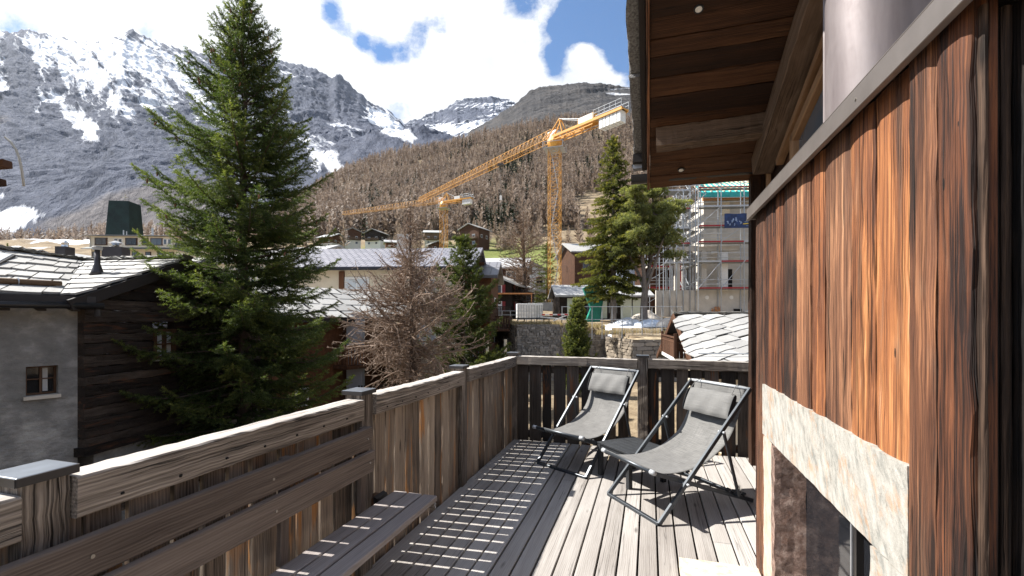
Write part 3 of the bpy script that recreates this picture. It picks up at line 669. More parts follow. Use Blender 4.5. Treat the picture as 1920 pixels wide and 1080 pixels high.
# ================================================================== terrace deck
rt = random.Random(9)
mb = MB(); x = -1.678; k = 0
while x < 1.6:
    w_ = 0.1235; a, b = x+.006, x+w_-.006
    y0 = -2.2; cuts = [5.615]
    j = rt.uniform(1.0, 4.6) if k % 2 == 0 else rt.uniform(2.4, 5.0)
    segs = [(y0, j-.001), (j+.001, 5.62)] if k % 5 == 2 else [(y0, 5.62)]
    for (s0, s1) in segs:
        mb.plank(((a+b)/2, s0, -.014+rt.uniform(-.0012, .0008)), ((a+b)/2, s1, -.014+rt.uniform(-.0012, .0008)), (1, 0, 0), b-a, .028, ch=.003, seg=2)
    x += w_; k += 1
dk = mb.build('terrace_deck', 'deck_wood'); tag(dk, kind='structure')
mb = MB(); 
for yy in np.arange(-2, 5.6, .55): mb.box((0, yy, -.075), (3.3, .06, .09))
mb.box((0, 1.7, -.30), (3.42, 7.86, .24)); mb.box((0, 1.7, -1.85), (3.3, 7.6, 2.8))
tag(mb.build('terrace_base', 'dark_gap'), kind='structure')
# screw heads, two per joist per board near the camera are below a pixel and left out
def rail_beam(mbx, p0, p1, h, t): mbx.plank(p0, p1, (0, 0, 1), h, t, ch=.006, seg=30, jit=.0011, bow=rt.uniform(-.008, .006))
def post_with_cap(parent, lx, ly, sx, sy, z1=1.105, z0=-.3, split=True):
    mbx = MB()
    if split:
        mbx.plank((lx, ly-sy*.19, z0), (lx, ly-sy*.19, z1), (0, 1, 0), sy*.62-.006, sx, ch=.005, seg=22, jit=.0015) if False else None
        mbx.plank((lx, ly, z0), (lx, ly, z1), (0, 1, 0), sy, sx, ch=.006, seg=24, jit=.0016)
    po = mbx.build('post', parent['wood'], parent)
    mbx = MB(); mbx.box((lx, ly, z1+.004), (sx+.024, sy+.024, .016)); mbx.box((lx, ly, z1-.010), (sx+.012, sy+.012, .012)); cpb = mbx.build('cap', 'cap_metal', po, bevel=.003)
    mbx = MB()
    for q in ((1, 0), (-1, 0)): mbx.box((lx+q[0]*(sx/2+.0135), ly, z1-.002), (.003, sy+.024, .024))
    for q in ((0, 1), (0, -1)): mbx.box((lx, ly+q[1]*(sy/2+.0135), z1-.002), (sx+.024, .003, .024))
    mbx.build('cap_edge', 'cap_side', cpb)
    return po
# ---- left railing
RL = thing('railing', 'weathered brown plank railing running along the left side of the deck behind the bench', 'railing', (0, 0, 0), group='terrace railings')
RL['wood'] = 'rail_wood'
PY = [-.74, .86, 2.41, 3.945, 5.55]; SY = .118
for i, py_ in enumerate(PY[:-1]): post_with_cap(RL, -1.712, py_, .118, SY)
for i in range(4):
    a, b = PY[i]+SY/2+.004, PY[i+1]-SY/2-.004
    if i == 3: b = 5.60
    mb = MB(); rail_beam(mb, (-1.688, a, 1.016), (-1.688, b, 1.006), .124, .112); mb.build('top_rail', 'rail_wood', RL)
    mb = MB(); yy = a-.05
    gaps = []
    while yy < b+.03:
        w_ = rt.choice([.095, .11, .125, .14, .155]); g_ = rt.uniform(.014, .022)
        ang = rt.gauss(0, .004)
        mb.plank((-1.713+rt.uniform(-.003, .003), yy+w_/2, -.28), (-1.713+rt.uniform(-.003, .003), yy+w_/2+ang, 1.0), (0, 1, 0), w_, .026, ch=.003, seg=10, jit=.0012)
        yy += w_+g_
    mb.build('board_panel', 'fence_wood', RL)
    mb = MB()
    for yy in np.arange(a+.12, b-.05, .19): mb.tube([(-1.632, yy, .985+rt.uniform(-.008, .008)), (-1.6285, yy, .985)], .0055, 8)
    mb.build('screw', 'dark_gap', RL)
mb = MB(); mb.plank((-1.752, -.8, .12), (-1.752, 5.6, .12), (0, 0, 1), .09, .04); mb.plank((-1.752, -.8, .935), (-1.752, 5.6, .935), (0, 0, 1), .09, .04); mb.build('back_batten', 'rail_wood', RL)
del RL['wood']
# ---- back railing
RB = thing('railing', 'dark weathered plank railing closing the far end of the deck behind the deckchairs', 'railing', (0, 0, 0), group='terrace railings')
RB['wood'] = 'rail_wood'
post_with_cap(RB, -1.70, 5.69, .118, .118); post_with_cap(RB, -.08, 5.69, .118, .118)
for (a, b) in ((-1.64, -.142), (-.018, 1.42)):
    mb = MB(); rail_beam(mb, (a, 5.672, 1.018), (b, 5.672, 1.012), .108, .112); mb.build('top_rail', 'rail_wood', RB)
mb = MB(); x = -1.645
while x < 1.4:
    w_ = rt.choice([.11, .125, .14, .15]); g_ = rt.uniform(.020, .032)
    if abs(x+w_/2+.08) < .11: x = -.02; continue
    mb.plank((x+w_/2, 5.70+rt.uniform(-.003, .003), -.035), (x+w_/2+rt.gauss(0, .004), 5.70, 1.0), (1, 0, 0), w_, .026, ch=.003, seg=10, jit=.0012); x += w_+g_
mb.build('board_panel', 'dark_fence_wood', RB)
mb = MB(); mb.plank((-1.7, 5.735, .90), (1.4, 5.735, .90), (0, 0, 1), .09, .04); mb.plank((-1.7, 5.735, .06), (1.4, 5.735, .06), (0, 0, 1), .09, .04); mb.build('back_batten', 'dark_fence_wood', RB)
del RB['wood']
# ---- bench along the left railing
BN = thing('bench', 'long wooden bench of dark boards along the left railing', 'bench', (-1.42, 1.2, 0))
bl = Vector(BN.location)
def B(p): return Vector(p)-bl
YB0, YB1 = -.85, 2.335
mb = MB(); mb.plank(B((-1.588, YB0, .850)), B((-1.588, YB1, .850)), (.10, 0, 1), .128, .030, ch=.004, seg=20, jit=.0005); mb.build('backrest_board', 'bench_wood', BN)
mb = MB(); mb.plank(B((-1.573, YB0, .712)), B((-1.573, YB1+.006, .712)), (.10, 0, 1), .128, .030, ch=.004, seg=20, jit=.0005); mb.build('backrest_board', 'bench_wood', BN)
for i in range(3):
    xx = -1.572+.1045*i+.05; mb = MB()
    mb.plank(B((xx, YB0, .432)), B((xx, 2.575, .432)), (1, 0, 0), .093, .034, ch=.004, seg=24, jit=.0006); mb.build('seat_board', 'seat_wood', BN)
for yy in (-.3, .9):
    mb = MB(); mb.box(B((-1.47, yy, .20)), (.20, .05, .42)); mb.build('leg', 'bench_wood', BN)
for yy in (.55, 1.7, 2.30):
    mb = MB(); mb.plank(B((-1.622, yy, .42)), B((-1.606, yy, .915)), (0, 1, 0), .05, .03); mb.build('backrest_support', 'bench_wood', BN)
mb = MB()
for yy in (.925, 1.60, 2.295):
    for zz in (.85, .712): mb.tube([B((-1.573+(.85-zz)*.11, yy, zz)), B((-1.5685+(.85-zz)*.11, yy, zz+.0005))], .006, 10)
mb.build('screw', 'screw_metal', BN)
mb = MB(); mb.box(B((-1.30, 2.50, .41)), (.12, .012, .012)); mb.tube([B((-1.275, 2.56, .405)), B((-1.275, 2.535, .405))], .012, 8); mb.build('hook', 'chrome', BN)
# ---- socket box on the railing behind the bench end
SK = thing('power_socket', 'small black outdoor socket box fixed low on the left railing above the bench end', 'socket', (-1.67, 2.50, .30))
mb = MB(); mb.box((.005, 0, .06), (.06, .10, .15)); mb.build('backplate', 'window_wood', SK, bevel=.004)
mb = MB(); mb.prism([(.035, -.055, .11), (.035, -.055, .15), (.062, -.055, .14), (.07, -.055, .115)], (0, .11, 0)); mb.build('hood', 'socket_black', SK)
for yy in (-.035, 0, .035):
    mb = MB(); mb.tube([(.036, yy, .095), (.062, yy, .078)], .014, 12); mb.build('outlet', 'chrome', SK)
# ---- deckchairs
def deckchair(name, label, foot, ux, sag=0.0):
    "foot: centre of the foot bar; ux: horizontal unit vector pointing to the chair's rear"
    a = math.atan2(ux[1], ux[0]); t = thing(name, label, 'deckchair', (foot[0], foot[1], 0), a, group='deckchairs on the terrace')
    W2 = .322; q = .011
    # local: x to the rear, y to the chair's left (+) ; z up
    S = lambda s, z, y: (s, y, z)
    mb = MB()
    for sy in (-1, 1): mb.plank(S(0, .013, sy*W2), S(.956, .967, sy*W2), (0, 1, 0), .024, .034, ch=.003)
    mb.plank(S(0, .013, -W2), S(0, .013, W2), (0, 0, 1), .026, .030, ch=.003); mb.build('main_frame', 'chair_metal', t)
    mb = MB(); mb.tube([S(.956, .967, -W2), S(.956, .967, W2)], .0125, 12); mb.build('top_bar', 'chair_cap', t, smooth=True)
    mb = MB(); i2 = W2-.040
    for sy in (-1, 1): mb.plank(S(-.05, .395, sy*i2), S(1.03, .016, sy*i2), (0, 1, 0), .022, .032, ch=.003)
    mb.plank(S(1.03, .016, -i2), S(1.03, .016, i2), (0, 0, 1), .024, .028, ch=.003); sf = mb.build('seat_frame', 'chair_metal', t)
    for sy in (-1, 1):
        mb = MB()
        for s_ in (.74, .80, .86, .92):
            zz = .395-(s_+.05)*.351; mb.box(S(s_, zz+.022, sy*i2), (.016, .024, .022)); mb.tube([S(s_+.016, zz+.034, sy*i2-.012), S(s_+.016, zz+.034, sy*i2+.012)], .010, 8)
        mb.build('notch_rack', 'table_black', sf)
    mb = MB(); mb.tube([S(-.05, .402, -W2-.012), S(-.05, .402, W2+.012)], .0165, 14); fb = mb.build('front_bar', 'chair_metal', t, smooth=True)
    for sy in (-1, 1):
        mb = MB(); mb.tube([S(-.05, .402, sy*(W2+.013)), S(-.05, .402, sy*(W2-.035))], .019, 14); mb.build('end_cap', 'chair_cap', fb, smooth=True)
    mb = MB(); i3 = W2+.022
    for sy in (-1, 1): mb.plank(S(.635, .64, sy*i3), S(.80, .108, sy*i3), (0, 1, 0), .014, .028, ch=.003)
    mb.plank(S(.80, .108, -i3), S(.80, .108, i3), (0, 0, 1), .018, .018, ch=.003); mb.build('prop', 'chair_metal', t)
    mb = MB()
    for sy in (-1, 1):
        for (s_, z_) in ((.635, .64), (.262, .275)): mb.tube([S(s_, z_, sy*(W2-.03)), S(s_, z_, sy*(W2+.032))], .010, 10)
    mb.build('pivot_bolt', 'chair_cap', t)
    # sling
    prof = [(-.055, .418), (-.03, .398), (.03, .372), (.10, .358), (.18, .349), (.27, .346), (.34, .351), (.40, .359), (.46, .370), (.51, .384), (.57, .408), (.63, .440), (.69, .476), (.74, .512), (.78, .555), (.82, .612), (.87, .705), (.91, .80), (.945, .925), (.962, .982)]
    fine = []
    for k in range(len(prof)-1):
        p0 = prof[max(k-1, 0)]; p1 = prof[k]; p2 = prof[k+1]; p3 = prof[min(k+2, len(prof)-1)]
        for u in (0, .25, .5, .75):
            fine.append(tuple(.5*((2*p1[i])+(-p0[i]+p2[i])*u+(2*p0[i]-5*p1[i]+4*p2[i]-p3[i])*u*u+(-p0[i]+3*p1[i]-3*p2[i]+p3[i])*u**3) for i in (0, 1)))
    fine.append(prof[-1])
    vs = []; gc = []; fs = []; n = 17; Ls = 0; hw = W2-.048
    for i, (s_, z_) in enumerate(fine):
        if i: Ls += math.hypot(s_-fine[i-1][0], z_-fine[i-1][1])
        f_ = math.sin(math.pi*min(1, max(0, i/(len(fine)-1))))
        for k in range(n):
            y = (k/(n-1)*2-1); dip = -.022*f_*(1-y*y)+.004*f_*y**6
            yy = y*hw*(1-.035*f_)
            vs.append((s_+dip*-.4, yy, z_+dip)); gc.append((yy, Ls, 0))
    for i in range(len(fine)-1):
        for k in range(n-1): a0 = i*n+k; fs.append((a0, a0+1, a0+n+1, a0+n))
    mb = MB(); mb.add(vs, fs, gc, .5); sl_ = mb.build('sling', 'sling_fabric', t, smooth=True)
    md = sl_.modifiers.new('thick', 'SOLIDIFY'); md.thickness = .004; md.offset = 0
    # pillow: sewn cushion lying on the upper sling
    c = Vector((.862, 0, .80)); up = Vector((.40, 0, .917)).normalized(); nn = Vector((-up.z, 0, up.x))
    vs = []; gc = []; nu, nv = 26, 14; Lh, Hh, Th = hw*.92, .112, .027
    for sgn in (1, -1):
        for i in range(nv+1):
            for k in range(nu+1):
                u = k/nu*2-1; v = i/nv*2-1
                th = Th*(max(0, 1-abs(v)**3.0))**.55*(max(0, 1-u**10))**.5
                p = c+up*(v*Hh*(1-.03*u*u))+Vector((0, 1, 0))*(u*Lh)+nn*(sgn*th+.035+.004*math.sin(9*u+2*v))
                vs.append(p); gc.append((u*Lh+sgn, v*Hh, 0))
    fs = []; o = (nv+1)*(nu+1)
    for sgn in (0, 1):
        for i in range(nv):
            for k in range(nu): a0 = sgn*o+i*(nu+1)+k; fs.append((a0, a0+1, a0+nu+2, a0+nu+1))
    mb = MB(); mb.add(vs, fs, gc, .5); pw = mb.build('pillow', 'pillow_fabric', t, smooth=True)
    for sy in (-1, 1):
        mb = MB(); e = Vector((0, sy*Lh*1.0, 0))
        ring = []
        for k in range(16):
            a_ = 2*math.pi*k/16; ring.append(c+e+up*(Hh*.93*math.copysign(abs(math.cos(a_))**.7, math.cos(a_)))+nn*(.035+Th*.9*math.copysign(abs(math.sin(a_))**.8, math.sin(a_))))
        mb.prism(ring, (0, sy*.004, 0)); mb.build('side_panel', 'fabric_dark', pw)
        mb = MB(); mb.tube([c+e*.9+up*Hh*.9+nn*.05, Vector((.93, sy*Lh*.86, .955))+nn*.03, Vector((.955, sy*Lh*.8, .99)), Vector((.98, sy*Lh*.78, .93))], .0035, 6); mb.build('cord', 'pillow_fabric', pw)
    return t
deckchair('deckchair', 'grey mesh deckchair nearer the timber wall, right of the small table', ((-.350+.071)/2, (4.077+3.575)/2), (.766, .643))
deckchair('deckchair', 'grey mesh deckchair in the far corner of the deck, its head against the back railing', ((-1.147-.592)/2, (4.744+4.427)/2), (.496, .868))
# ---- small side table
T = thing('side_table', 'small low black table standing between the two deckchairs', 'side table', (-.171, 4.578, 0), math.radians(-46.5))
hw = .212
for k in range(6):
    pass
mb = MB()
for k in range(7): mb.box((0, -hw-.02+(2*hw+.04)/7*(k+.5), .318), (2*hw+.05, (2*hw+.04)/7-.003, .018))
mb.build('table_top', 'table_black', T, bevel=.002)
mb = MB()
for s in (-1, 1): mb.box((s*hw, 0, .285), (.022, 2*hw, .045)); mb.box((0, s*hw, .285), (2*hw, .022, .045))
mb.build('apron', 'table_black', T)
for sx in (-1, 1):
    for sy in (-1, 1):
        mb = MB(); mb.box((sx*(hw-.004), sy*(hw-.004), .152), (.042, .042, .306)); mb.build('leg', 'table_black', T, bevel=.002)
# ================================================================== land: one ground sheet, mountains, hillside forest
GPX = np.array([-1500, -400, 0, 360, 500, 560, 640, 760, 880, 925, 975, 1040, 1200, 1500, 3400.])
GD = np.array([0, 28, 33.4, 37, 70, 110, 240, 500, 760, 1100, 1600, 9000.])
SKY = np.interp(GPX, [-400, 0, 200, 360, 500, 560, 600, 643, 733, 820, 920, 967, 1033, 1120, 1180, 1400, 1900, 3400],
                [462, 455, 448, 440, 412, 372, 345, 325, 292, 280, 258, 244, 234, 228, 226, 215, 215, 230])
def zpy(py, d): return CAMH-(py-HORY)/FPX*d
GZ = np.zeros((len(GD), len(GPX)))
for j, px in enumerate(GPX):
    s = SKY[j]; p240 = np.interp(px, [0, 360, 560, 900, 1200], [472, 474, 464, 462, 452])
    right = px >= 925
    col = [-3.2, -3.05, -2.9, 1.15 if right else -2.75, 3.0 if right else np.interp(px, [0, 700], [2.0, 1.0]), np.interp(px, [0, 500, 700], [9.5, 8.5, 7.5]), zpy(p240, 240),
           zpy(p240+(s-p240)*(.62 if px > 520 else .8), 500), zpy(s, 760), zpy(s, 760)-10, zpy(s, 760)-60, 100]
    GZ[:, j] = col
def ground_z(px, d):
    px = np.clip(np.asarray(px, float), GPX[0], GPX[-1]); d = np.asarray(d, float)
    i = np.clip(np.searchsorted(GD, d)-1, 0, len(GD)-2); j = np.clip(np.searchsorted(GPX, px)-1, 0, len(GPX)-2)
    td = np.clip((d-GD[i])/(GD[i+1]-GD[i]), 0, 1); tp = (px-GPX[j])/(GPX[j+1]-GPX[j])
    return (GZ[i, j]*(1-tp)+GZ[i, j+1]*tp)*(1-td)+(GZ[i+1, j]*(1-tp)+GZ[i+1, j+1]*tp)*td
_gz0 = ground_z
def dstep(px): return np.interp(px, [880, 914, 969, 1052, 1064, 1122, 1186, 1400, 3400], [52, 43.2, 33.9, 34.7, 40.4, 40.9, 33.8, 35.3, 36])
def ground_z(px, d):
    px = np.clip(np.asarray(px, float), GPX[0], GPX[-1]); d = np.asarray(d, float); z = _gz0(px, d)
    top = np.where(px < 1060, 1.13, np.interp(d, [33, 41], [.02, 1.13])); hi = np.where(d < 41, top, np.interp(d, [41, 70], [1.15, 3.0]))
    s = np.clip((d-dstep(px)+.05)/.5, 0, 1); z2 = -3.05*(1-s)+hi*s
    return np.where((px > 905) & (d < 70), z2, z)
def ground_at(X, d):
    return float(ground_z(960+FPX*X/max(d, .1), d))
th_ = np.concatenate([np.linspace(-180, -66, 24, endpoint=False), np.linspace(-66, 66, 331), np.linspace(66, 180, 24)[1:]])
dd = np.concatenate([[0.5, 4, 10, 16, 22, 26, 29, 31.5], np.arange(33, 44, .35), np.geomspace(44, 9000, 150)])
TH, DD = np.meshgrid(np.radians(th_), dd, indexing='ij'); ct = np.maximum(np.cos(TH), math.cos(math.radians(66)))
Rr = DD/ct; X = Rr*np.sin(TH); D = Rr*np.cos(TH)
pxg = 960+FPX*np.clip(np.tan(np.clip(TH, -1.15, 1.15)), -3, 3)
back = np.abs(TH) > math.radians(66)
pxg = np.where(back, np.where(TH < 0, -955, 2875), pxg)
Zg = ground_z(pxg, DD)
fade = np.clip((DD-45)/80, 0, 1)
Zg = Zg+fade*(fbm(X/38+3, D/38, 5)*3.2+fbm(X/160, D/160, 4)*9*np.clip((DD-200)/200, 0, 1))+(1-fade)*fbm(X/3.1, D/3.1, 4)*.14
pos = FW[None, None, :2]*D[..., None]+RT[None, None, :2]*X[..., None]
v = np.concatenate([pos, Zg[..., None]], -1).reshape(-1, 3)
n0, n1_ = TH.shape; idx = np.arange(n0*n1_).reshape(n0, n1_)
f = np.stack([idx[:-1, :-1], idx[1:, :-1], idx[1:, 1:], idx[:-1, 1:]], -1).reshape(-1, 4)
f = np.concatenate([f, np.stack([idx[-1, :-1], idx[0, :-1], idx[0, 1:], idx[-1, 1:]], -1)])
def blob(px, py, D_, cx, d0, rx, rd): return np.exp(-((px-cx)/rx)**2-((np.log(D_)-math.log(d0))/rd)**2)
nz = fbm(X/30, D/30, 4)
green = blob(pxg, 0, DD+1e-3, 680, 185, 120, .30)*1.3+blob(pxg, 0, DD+1e-3, 850, 190, 130, .32)+blob(pxg, 0, DD+1e-3, 990, 165, 60, .35)*1.3+blob(pxg, 0, DD+1e-3, 900, 36, 60, .10)*.9
snowg = blob(pxg, 0, DD+1e-3, 955, 33, 40, .16)*1.3+blob(pxg, 0, DD+1e-3, 1180, 40, 60, .05)*1.0+blob(pxg, 0, DD+1e-3, 120, 430, 160, .10)*.9+blob(pxg, 0, DD+1e-3, 60, 330, 160, .15)*.6
land = mesh_arrays('ground', v, f, None, attrs={'green': (green+nz*.35).ravel(), 'snowy': (snowg+nz*.35).ravel(), 'gc': np.stack([X, D, Zg], -1).reshape(-1, 3)}, smooth=True)
tag(land, kind='structure')
m, nt, b = newmat('ground_mat')
g = nt.attr('gc').outputs['Vector']
a = nt.noise(g, .11, 8, .65); a2 = nt.noise(g, 1.4, 6, .7)
f_ = nt.math('ADD', nt.math('MULTIPLY', a, .6), nt.math('MULTIPLY', a2, .4))
col = nt.ramp(f_, [(.32, (.085, .062, .040)), (.47, (.19, .145, .095)), (.60, (.30, .24, .16)), (.72, (.36, .31, .23))])
gr_ = nt.rng(nt.math('ADD', nt.attr('green').outputs['Fac'], nt.math('MULTIPLY', nt.math('SUBTRACT', a2, .5), .8)), .42, .75)
col = nt.mix(gr_, col, nt.ramp(a2, [(.35, (.085, .105, .030)), (.65, (.20, .22, .070))]))
sn_ = nt.rng(nt.math('ADD', nt.attr('snowy').outputs['Fac'], nt.math('MULTIPLY', nt.math('SUBTRACT', a2, .5), .5)), .55, .62)
col = nt.mix(sn_, col, (.82, .84, .88, 1))
nt.put(b, 'Base Color', col); nt.put(b, 'Roughness', .95); nt.put(b, 'Specular IOR Level', .1); bump(nt, b, a2, .8, .25)
land.data.materials.append(m)

# ---- mountains
def mountain(px0, px1, ridge, foot_py, d0, d1, nu, nv, seed, amp, name='mountain', snowb=(), base_snow=0.0, tan=None, ang=38, dp=1.25, jag=5, mat='mountain_rock'):
    px = np.linspace(px0, px1, nu); vv = np.linspace(0, 1, nv)
    PX, VV = np.meshgrid(px, vv, indexing='ij')
    rp = np.interp(px, [r[0] for r in ridge], [r[1] for r in ridge])
    rp = rp+fbm(px/9.0+seed, px*0+seed, 5)*jag
    fp = np.interp(px, [r[0] for r in foot_py], [r[1] for r in foot_py]) if isinstance(foot_py, (list, tuple)) else np.full(nu, foot_py)
    Dm = d0+(d1-d0)*VV**dp
    PYm = fp[:, None]+(rp-fp)[:, None]*VV
    Xm = (PX-960)/FPX*Dm; Zm = CAMH-(PYm-HORY)/FPX*Dm
    c, s = math.cos(math.radians(ang)), math.sin(math.radians(ang))
    A = Xm*c-Zm*s; Cc = Xm*s+Zm*c          # along the strata / across
    wob = fbm(Xm/700+seed, Zm/700, 3)*180
    rel = ridged((A+wob)/900+seed, (Cc+wob)/210+seed, 6, .55)*.65+ridged(Xm/420+seed, Zm/900, 6, .55)*.5+fbm(Xm/60, Zm/60+seed, 4)*.10
    w_ = np.minimum(1, VV*6)*np.clip((1-VV)*9, 0.08, 1)
    disp = rel*amp*w_
    Zm2 = Zm+disp*.55; Dm2 = Dm-disp*.9
    Xm2 = (PX-960)/FPX*Dm+fbm(Zm/140, Xm/140+seed, 4)*amp*.25*w_
    PYe = HORY-(Zm2-CAMH)*FPX/Dm2
    sn = np.full(PX.shape, base_snow)
    for (bx, by, rx, ry, rot, am) in snowb:
        cr, sr = math.cos(math.radians(rot)), math.sin(math.radians(rot)); dx = PX-bx; dy = PYe-by
        u = (dx*cr+dy*sr)/rx; q = (-dx*sr+dy*cr)/ry; sn = sn+am*np.exp(-(u*u+q*q))
    tn = np.zeros(PX.shape)
    for (bx, by, rx, ry, rot, am) in (tan or ()):
        cr, sr = math.cos(math.radians(rot)), math.sin(math.radians(rot)); dx = PX-bx; dy = PYe-by
        u = (dx*cr+dy*sr)/rx; q = (-dx*sr+dy*cr)/ry; tn = tn+am*np.exp(-(u*u+q*q))
    sn = sn-np.clip(rel, 0, 1)*.10
    # carry the sheet down the far side so that it is a solid ridge
    vw = FW[None, None, :2]*Dm2[..., None]+RT[None, None, :2]*Xm2[..., None]
    v3 = np.concatenate([vw, Zm2[..., None]], -1)
    backr = v3[:, -1:, :].copy(); backr[..., :2] *= 1.25; backr[..., 2] = -50
    v3 = np.concatenate([v3, backr], 1)
    ex = lambda a_: np.concatenate([a_, a_[:, -1:]], 1)
    gc = np.stack([ex(A), ex(Cc), ex(Zm)], -1)
    nu_, nv_ = v3.shape[:2]; idx = np.arange(nu_*nv_).reshape(nu_, nv_)
    ff = np.stack([idx[:-1, :-1], idx[1:, :-1], idx[1:, 1:], idx[:-1, 1:]], -1).reshape(-1, 4)
    o = mesh_arrays(name, v3.reshape(-1, 3), ff, mat, attrs={'gc': gc.reshape(-1, 3), 'sn': ex(sn).ravel(), 'tn': ex(tn).ravel()}, smooth=False)
    return tag(o, kind='structure')
def rock_mat(name, tone):
    m, nt, b = newmat(name)
    g = nt.attr('gc').outputs['Vector']; geo = nt.n('ShaderNodeNewGeometry')
    st1 = nt.noise(nt.mapping(g, (.0014, .0170, .0)), 1.0, 9, .64, .55)
    st2 = nt.noise(nt.mapping(g, (.011, .045, .0), (5, 2, 0)), 1.0, 6, .68, .4)
    iso = nt.noise(nt.mapping(g, (.008, .008, .008)), 1.0, 8, .65)
    fine = nt.noise(nt.mapping(g, (.035, .055, .03)), 1.0, 6, .7)
    rk = nt.math('ADD', nt.math('MULTIPLY', iso, .4), nt.math('ADD', nt.math('MULTIPLY', st2, .25), nt.math('MULTIPLY', fine, .35)))
    rock = nt.ramp(rk, [(.34, (.050, .057, .075)), (.47, (.100, .108, .130)), (.60, (.165, .168, .185)), (.72, (.235, .23, .235))])
    tn = nt.rng(nt.math('ADD', nt.attr('tn').outputs['Fac'], nt.math('MULTIPLY', nt.math('SUBTRACT', iso, .5), 1.1)), .35, .75)
    rock = nt.mix(tn, rock, nt.ramp(rk, [(.36, (.10, .088, .082)), (.52, (.205, .175, .15)), (.68, (.30, .26, .22))]))
    rock = nt.mix(1.0, rock, (tone[0], tone[1], tone[2], 1), 'MULTIPLY')
    sm = nt.math('ADD', nt.math('ADD', nt.math('MULTIPLY', st1, .80), nt.math('MULTIPLY', st2, .20)), nt.attr('sn').outputs['Fac'])
    sm = nt.rng(nt.math('ADD', sm, nt.math('MULTIPLY', nt.math('SUBTRACT', fine, .5), .10)), .615, .68)
    col = nt.mix(sm, rock, (.84, .86, .90, 1))
    nt.put(b, 'Base Color', col); nt.put(b, 'Roughness', .9); nt.put(b, 'Specular IOR Level', .1)
    bump(nt, b, nt.math('ADD', nt.math('ADD', nt.math('MULTIPLY', fine, .5), st2), iso), .8, 45.0)
rock_mat('mountain_rock', (.74, .80, .95)); rock_mat('dark_hill_rock', (.62, .56, .48))
R1 = [(-900, 120), (-300, 40), (0, 57), (20, 62), (57, 57), (75, 64), (95, 66), (130, 74), (160, 82), (180, 80), (200, 74), (228, 66), (246, 58), (252, 58), (262, 66), (280, 72), (330, 92), (400, 104), (450, 106), (500, 100), (520, 112), (545, 119), (575, 126), (600, 134), (622, 148), (641, 142), (655, 158), (690, 190), (712, 205), (740, 222), (765, 246), (800, 268), (860, 300), (1100, 330)]
F1 = [(-900, 480), (0, 446), (120, 440), (200, 438), (360, 432), (500, 420), (560, 395), (700, 330), (800, 300), (1100, 340)]
mountain(-900, 1000, R1, F1, 1000, 4300, 1100, 330, 2.7, 105, snowb=[
    (215, 92, 130, 30, 8, .15), (300, 140, 120, 50, 25, .17), (180, 150, 140, 34, 32, .13), (110, 110, 60, 26, 30, .08), (150, 215, 60, 22, 36, .15), (205, 250, 36, 18, 30, .22), (60, 150, 40, 30, 40, -.10),
    (10, 110, 12, 60, -10, .20), (20, 165, 16, 12, 0, .2), (120, 320, 130, 60, 10, -.16), (20, 368, 40, 13, -8, .26), (30, 415, 60, 16, -18, .45), (120, 300, 60, 60, 0, -.05), (600, 300, 60, 28, 30, .13), (560, 140, 60, 20, 20, .10), (520, 165, 30, 10, 20, .20),
    (640, 240, 60, 40, 40, .04), (735, 232, 44, 13, 34, .40), (610, 190, 60, 60, 0, -.05), (250, 400, 160, 34, -10, -.25), (330, 330, 90, 60, 0, -.1), (40, 290, 60, 40, 0, -.10)],
    base_snow=.112, tan=[(260, 395, 150, 36, -16, 1.0), (30, 225, 40, 14, 0, .6), (190, 420, 160, 16, 0, .6), (400, 380, 110, 40, 0, .8)])
R2 = [(680, 262), (740, 240), (790, 224), (836, 207), (850, 198), (872, 190), (900, 185), (925, 184), (950, 187), (972, 195), (1000, 230), (1060, 260), (1200, 280)]
mountain(680, 1200, R2, [(680, 330), (900, 300), (1200, 320)], 3000, 5600, 420, 160, 5.1, 110, snowb=[(800, 246, 70, 8, -12, .18), (880, 240, 60, 9, -8, .22), (905, 200, 70, 12, 4, .10)], base_snow=.13, ang=-35)
R3 = [(880, 262), (928, 225), (950, 208), (963, 200), (978, 186), (990, 178), (1003, 170), (1013, 166), (1030, 163), (1055, 163), (1083, 160), (1120, 161), (1180, 165), (1400, 172), (2000, 190)]
mountain(880, 2000, R3, [(880, 300), (1100, 262), (2000, 300)], 1000, 1700, 620, 120, 8.3, 34, snowb=[(1140, 176, 70, 7, 3, .17), (1110, 196, 60, 5, -5, .14)], base_snow=.05, ang=-12, jag=2.5, mat='dark_hill_rock')
# dark the near hill a little browner
# ---- forest on the hillside: one mass nobody could count
def tree_template(rs, n, H, R, up=0.35, wide=.16, sag=0.0):
    "list of triangles (n*2+2,3,3) for a small conifer, height 1 scaled by H"
    T = []
    T.append([(-.012*H, 0, 0), (.012*H, 0, 0), (0, 0, H)]); T.append([(0, -.012*H, 0), (0, .012*H, 0), (0, 0, H)])
    for i in range(n):
        t = .10+.88*(i/n)**.9; a = rs.uniform(0, 6.283); L_ = R*(1-t)**.75*rs.uniform(.7, 1.15)+.02*H
        z = t*H; z2 = z+L_*up*rs.uniform(.4, 1.6)-sag*L_
        dx, dy = math.cos(a), math.sin(a); w_ = wide*L_*rs.uniform(.7, 1.3)+.008*H
        b0 = (0, 0, z-w_*.9); b1 = (-dy*w_*.5, dx*w_*.5, z+w_*.3); tip = (dx*L_, dy*L_, z2)
        T.append([b0, (dx*L_*.55-dy*w_, dy*L_*.55+dx*w_, (z+z2)/2+w_*.6), tip]); T.append([b0, tip, (dx*L_*.55+dy*w_, dy*L_*.55-dx*w_, (z+z2)/2-w_*.9)])
    return np.array(T)
rsf = np.random.RandomState(5)
LT = [tree_template(rsf, 36, 1.0, .235, .62, .15) for _ in range(5)]; ET = [tree_template(rsf, 30, 1.0, .17, .0, .33, .25) for _ in range(4)]
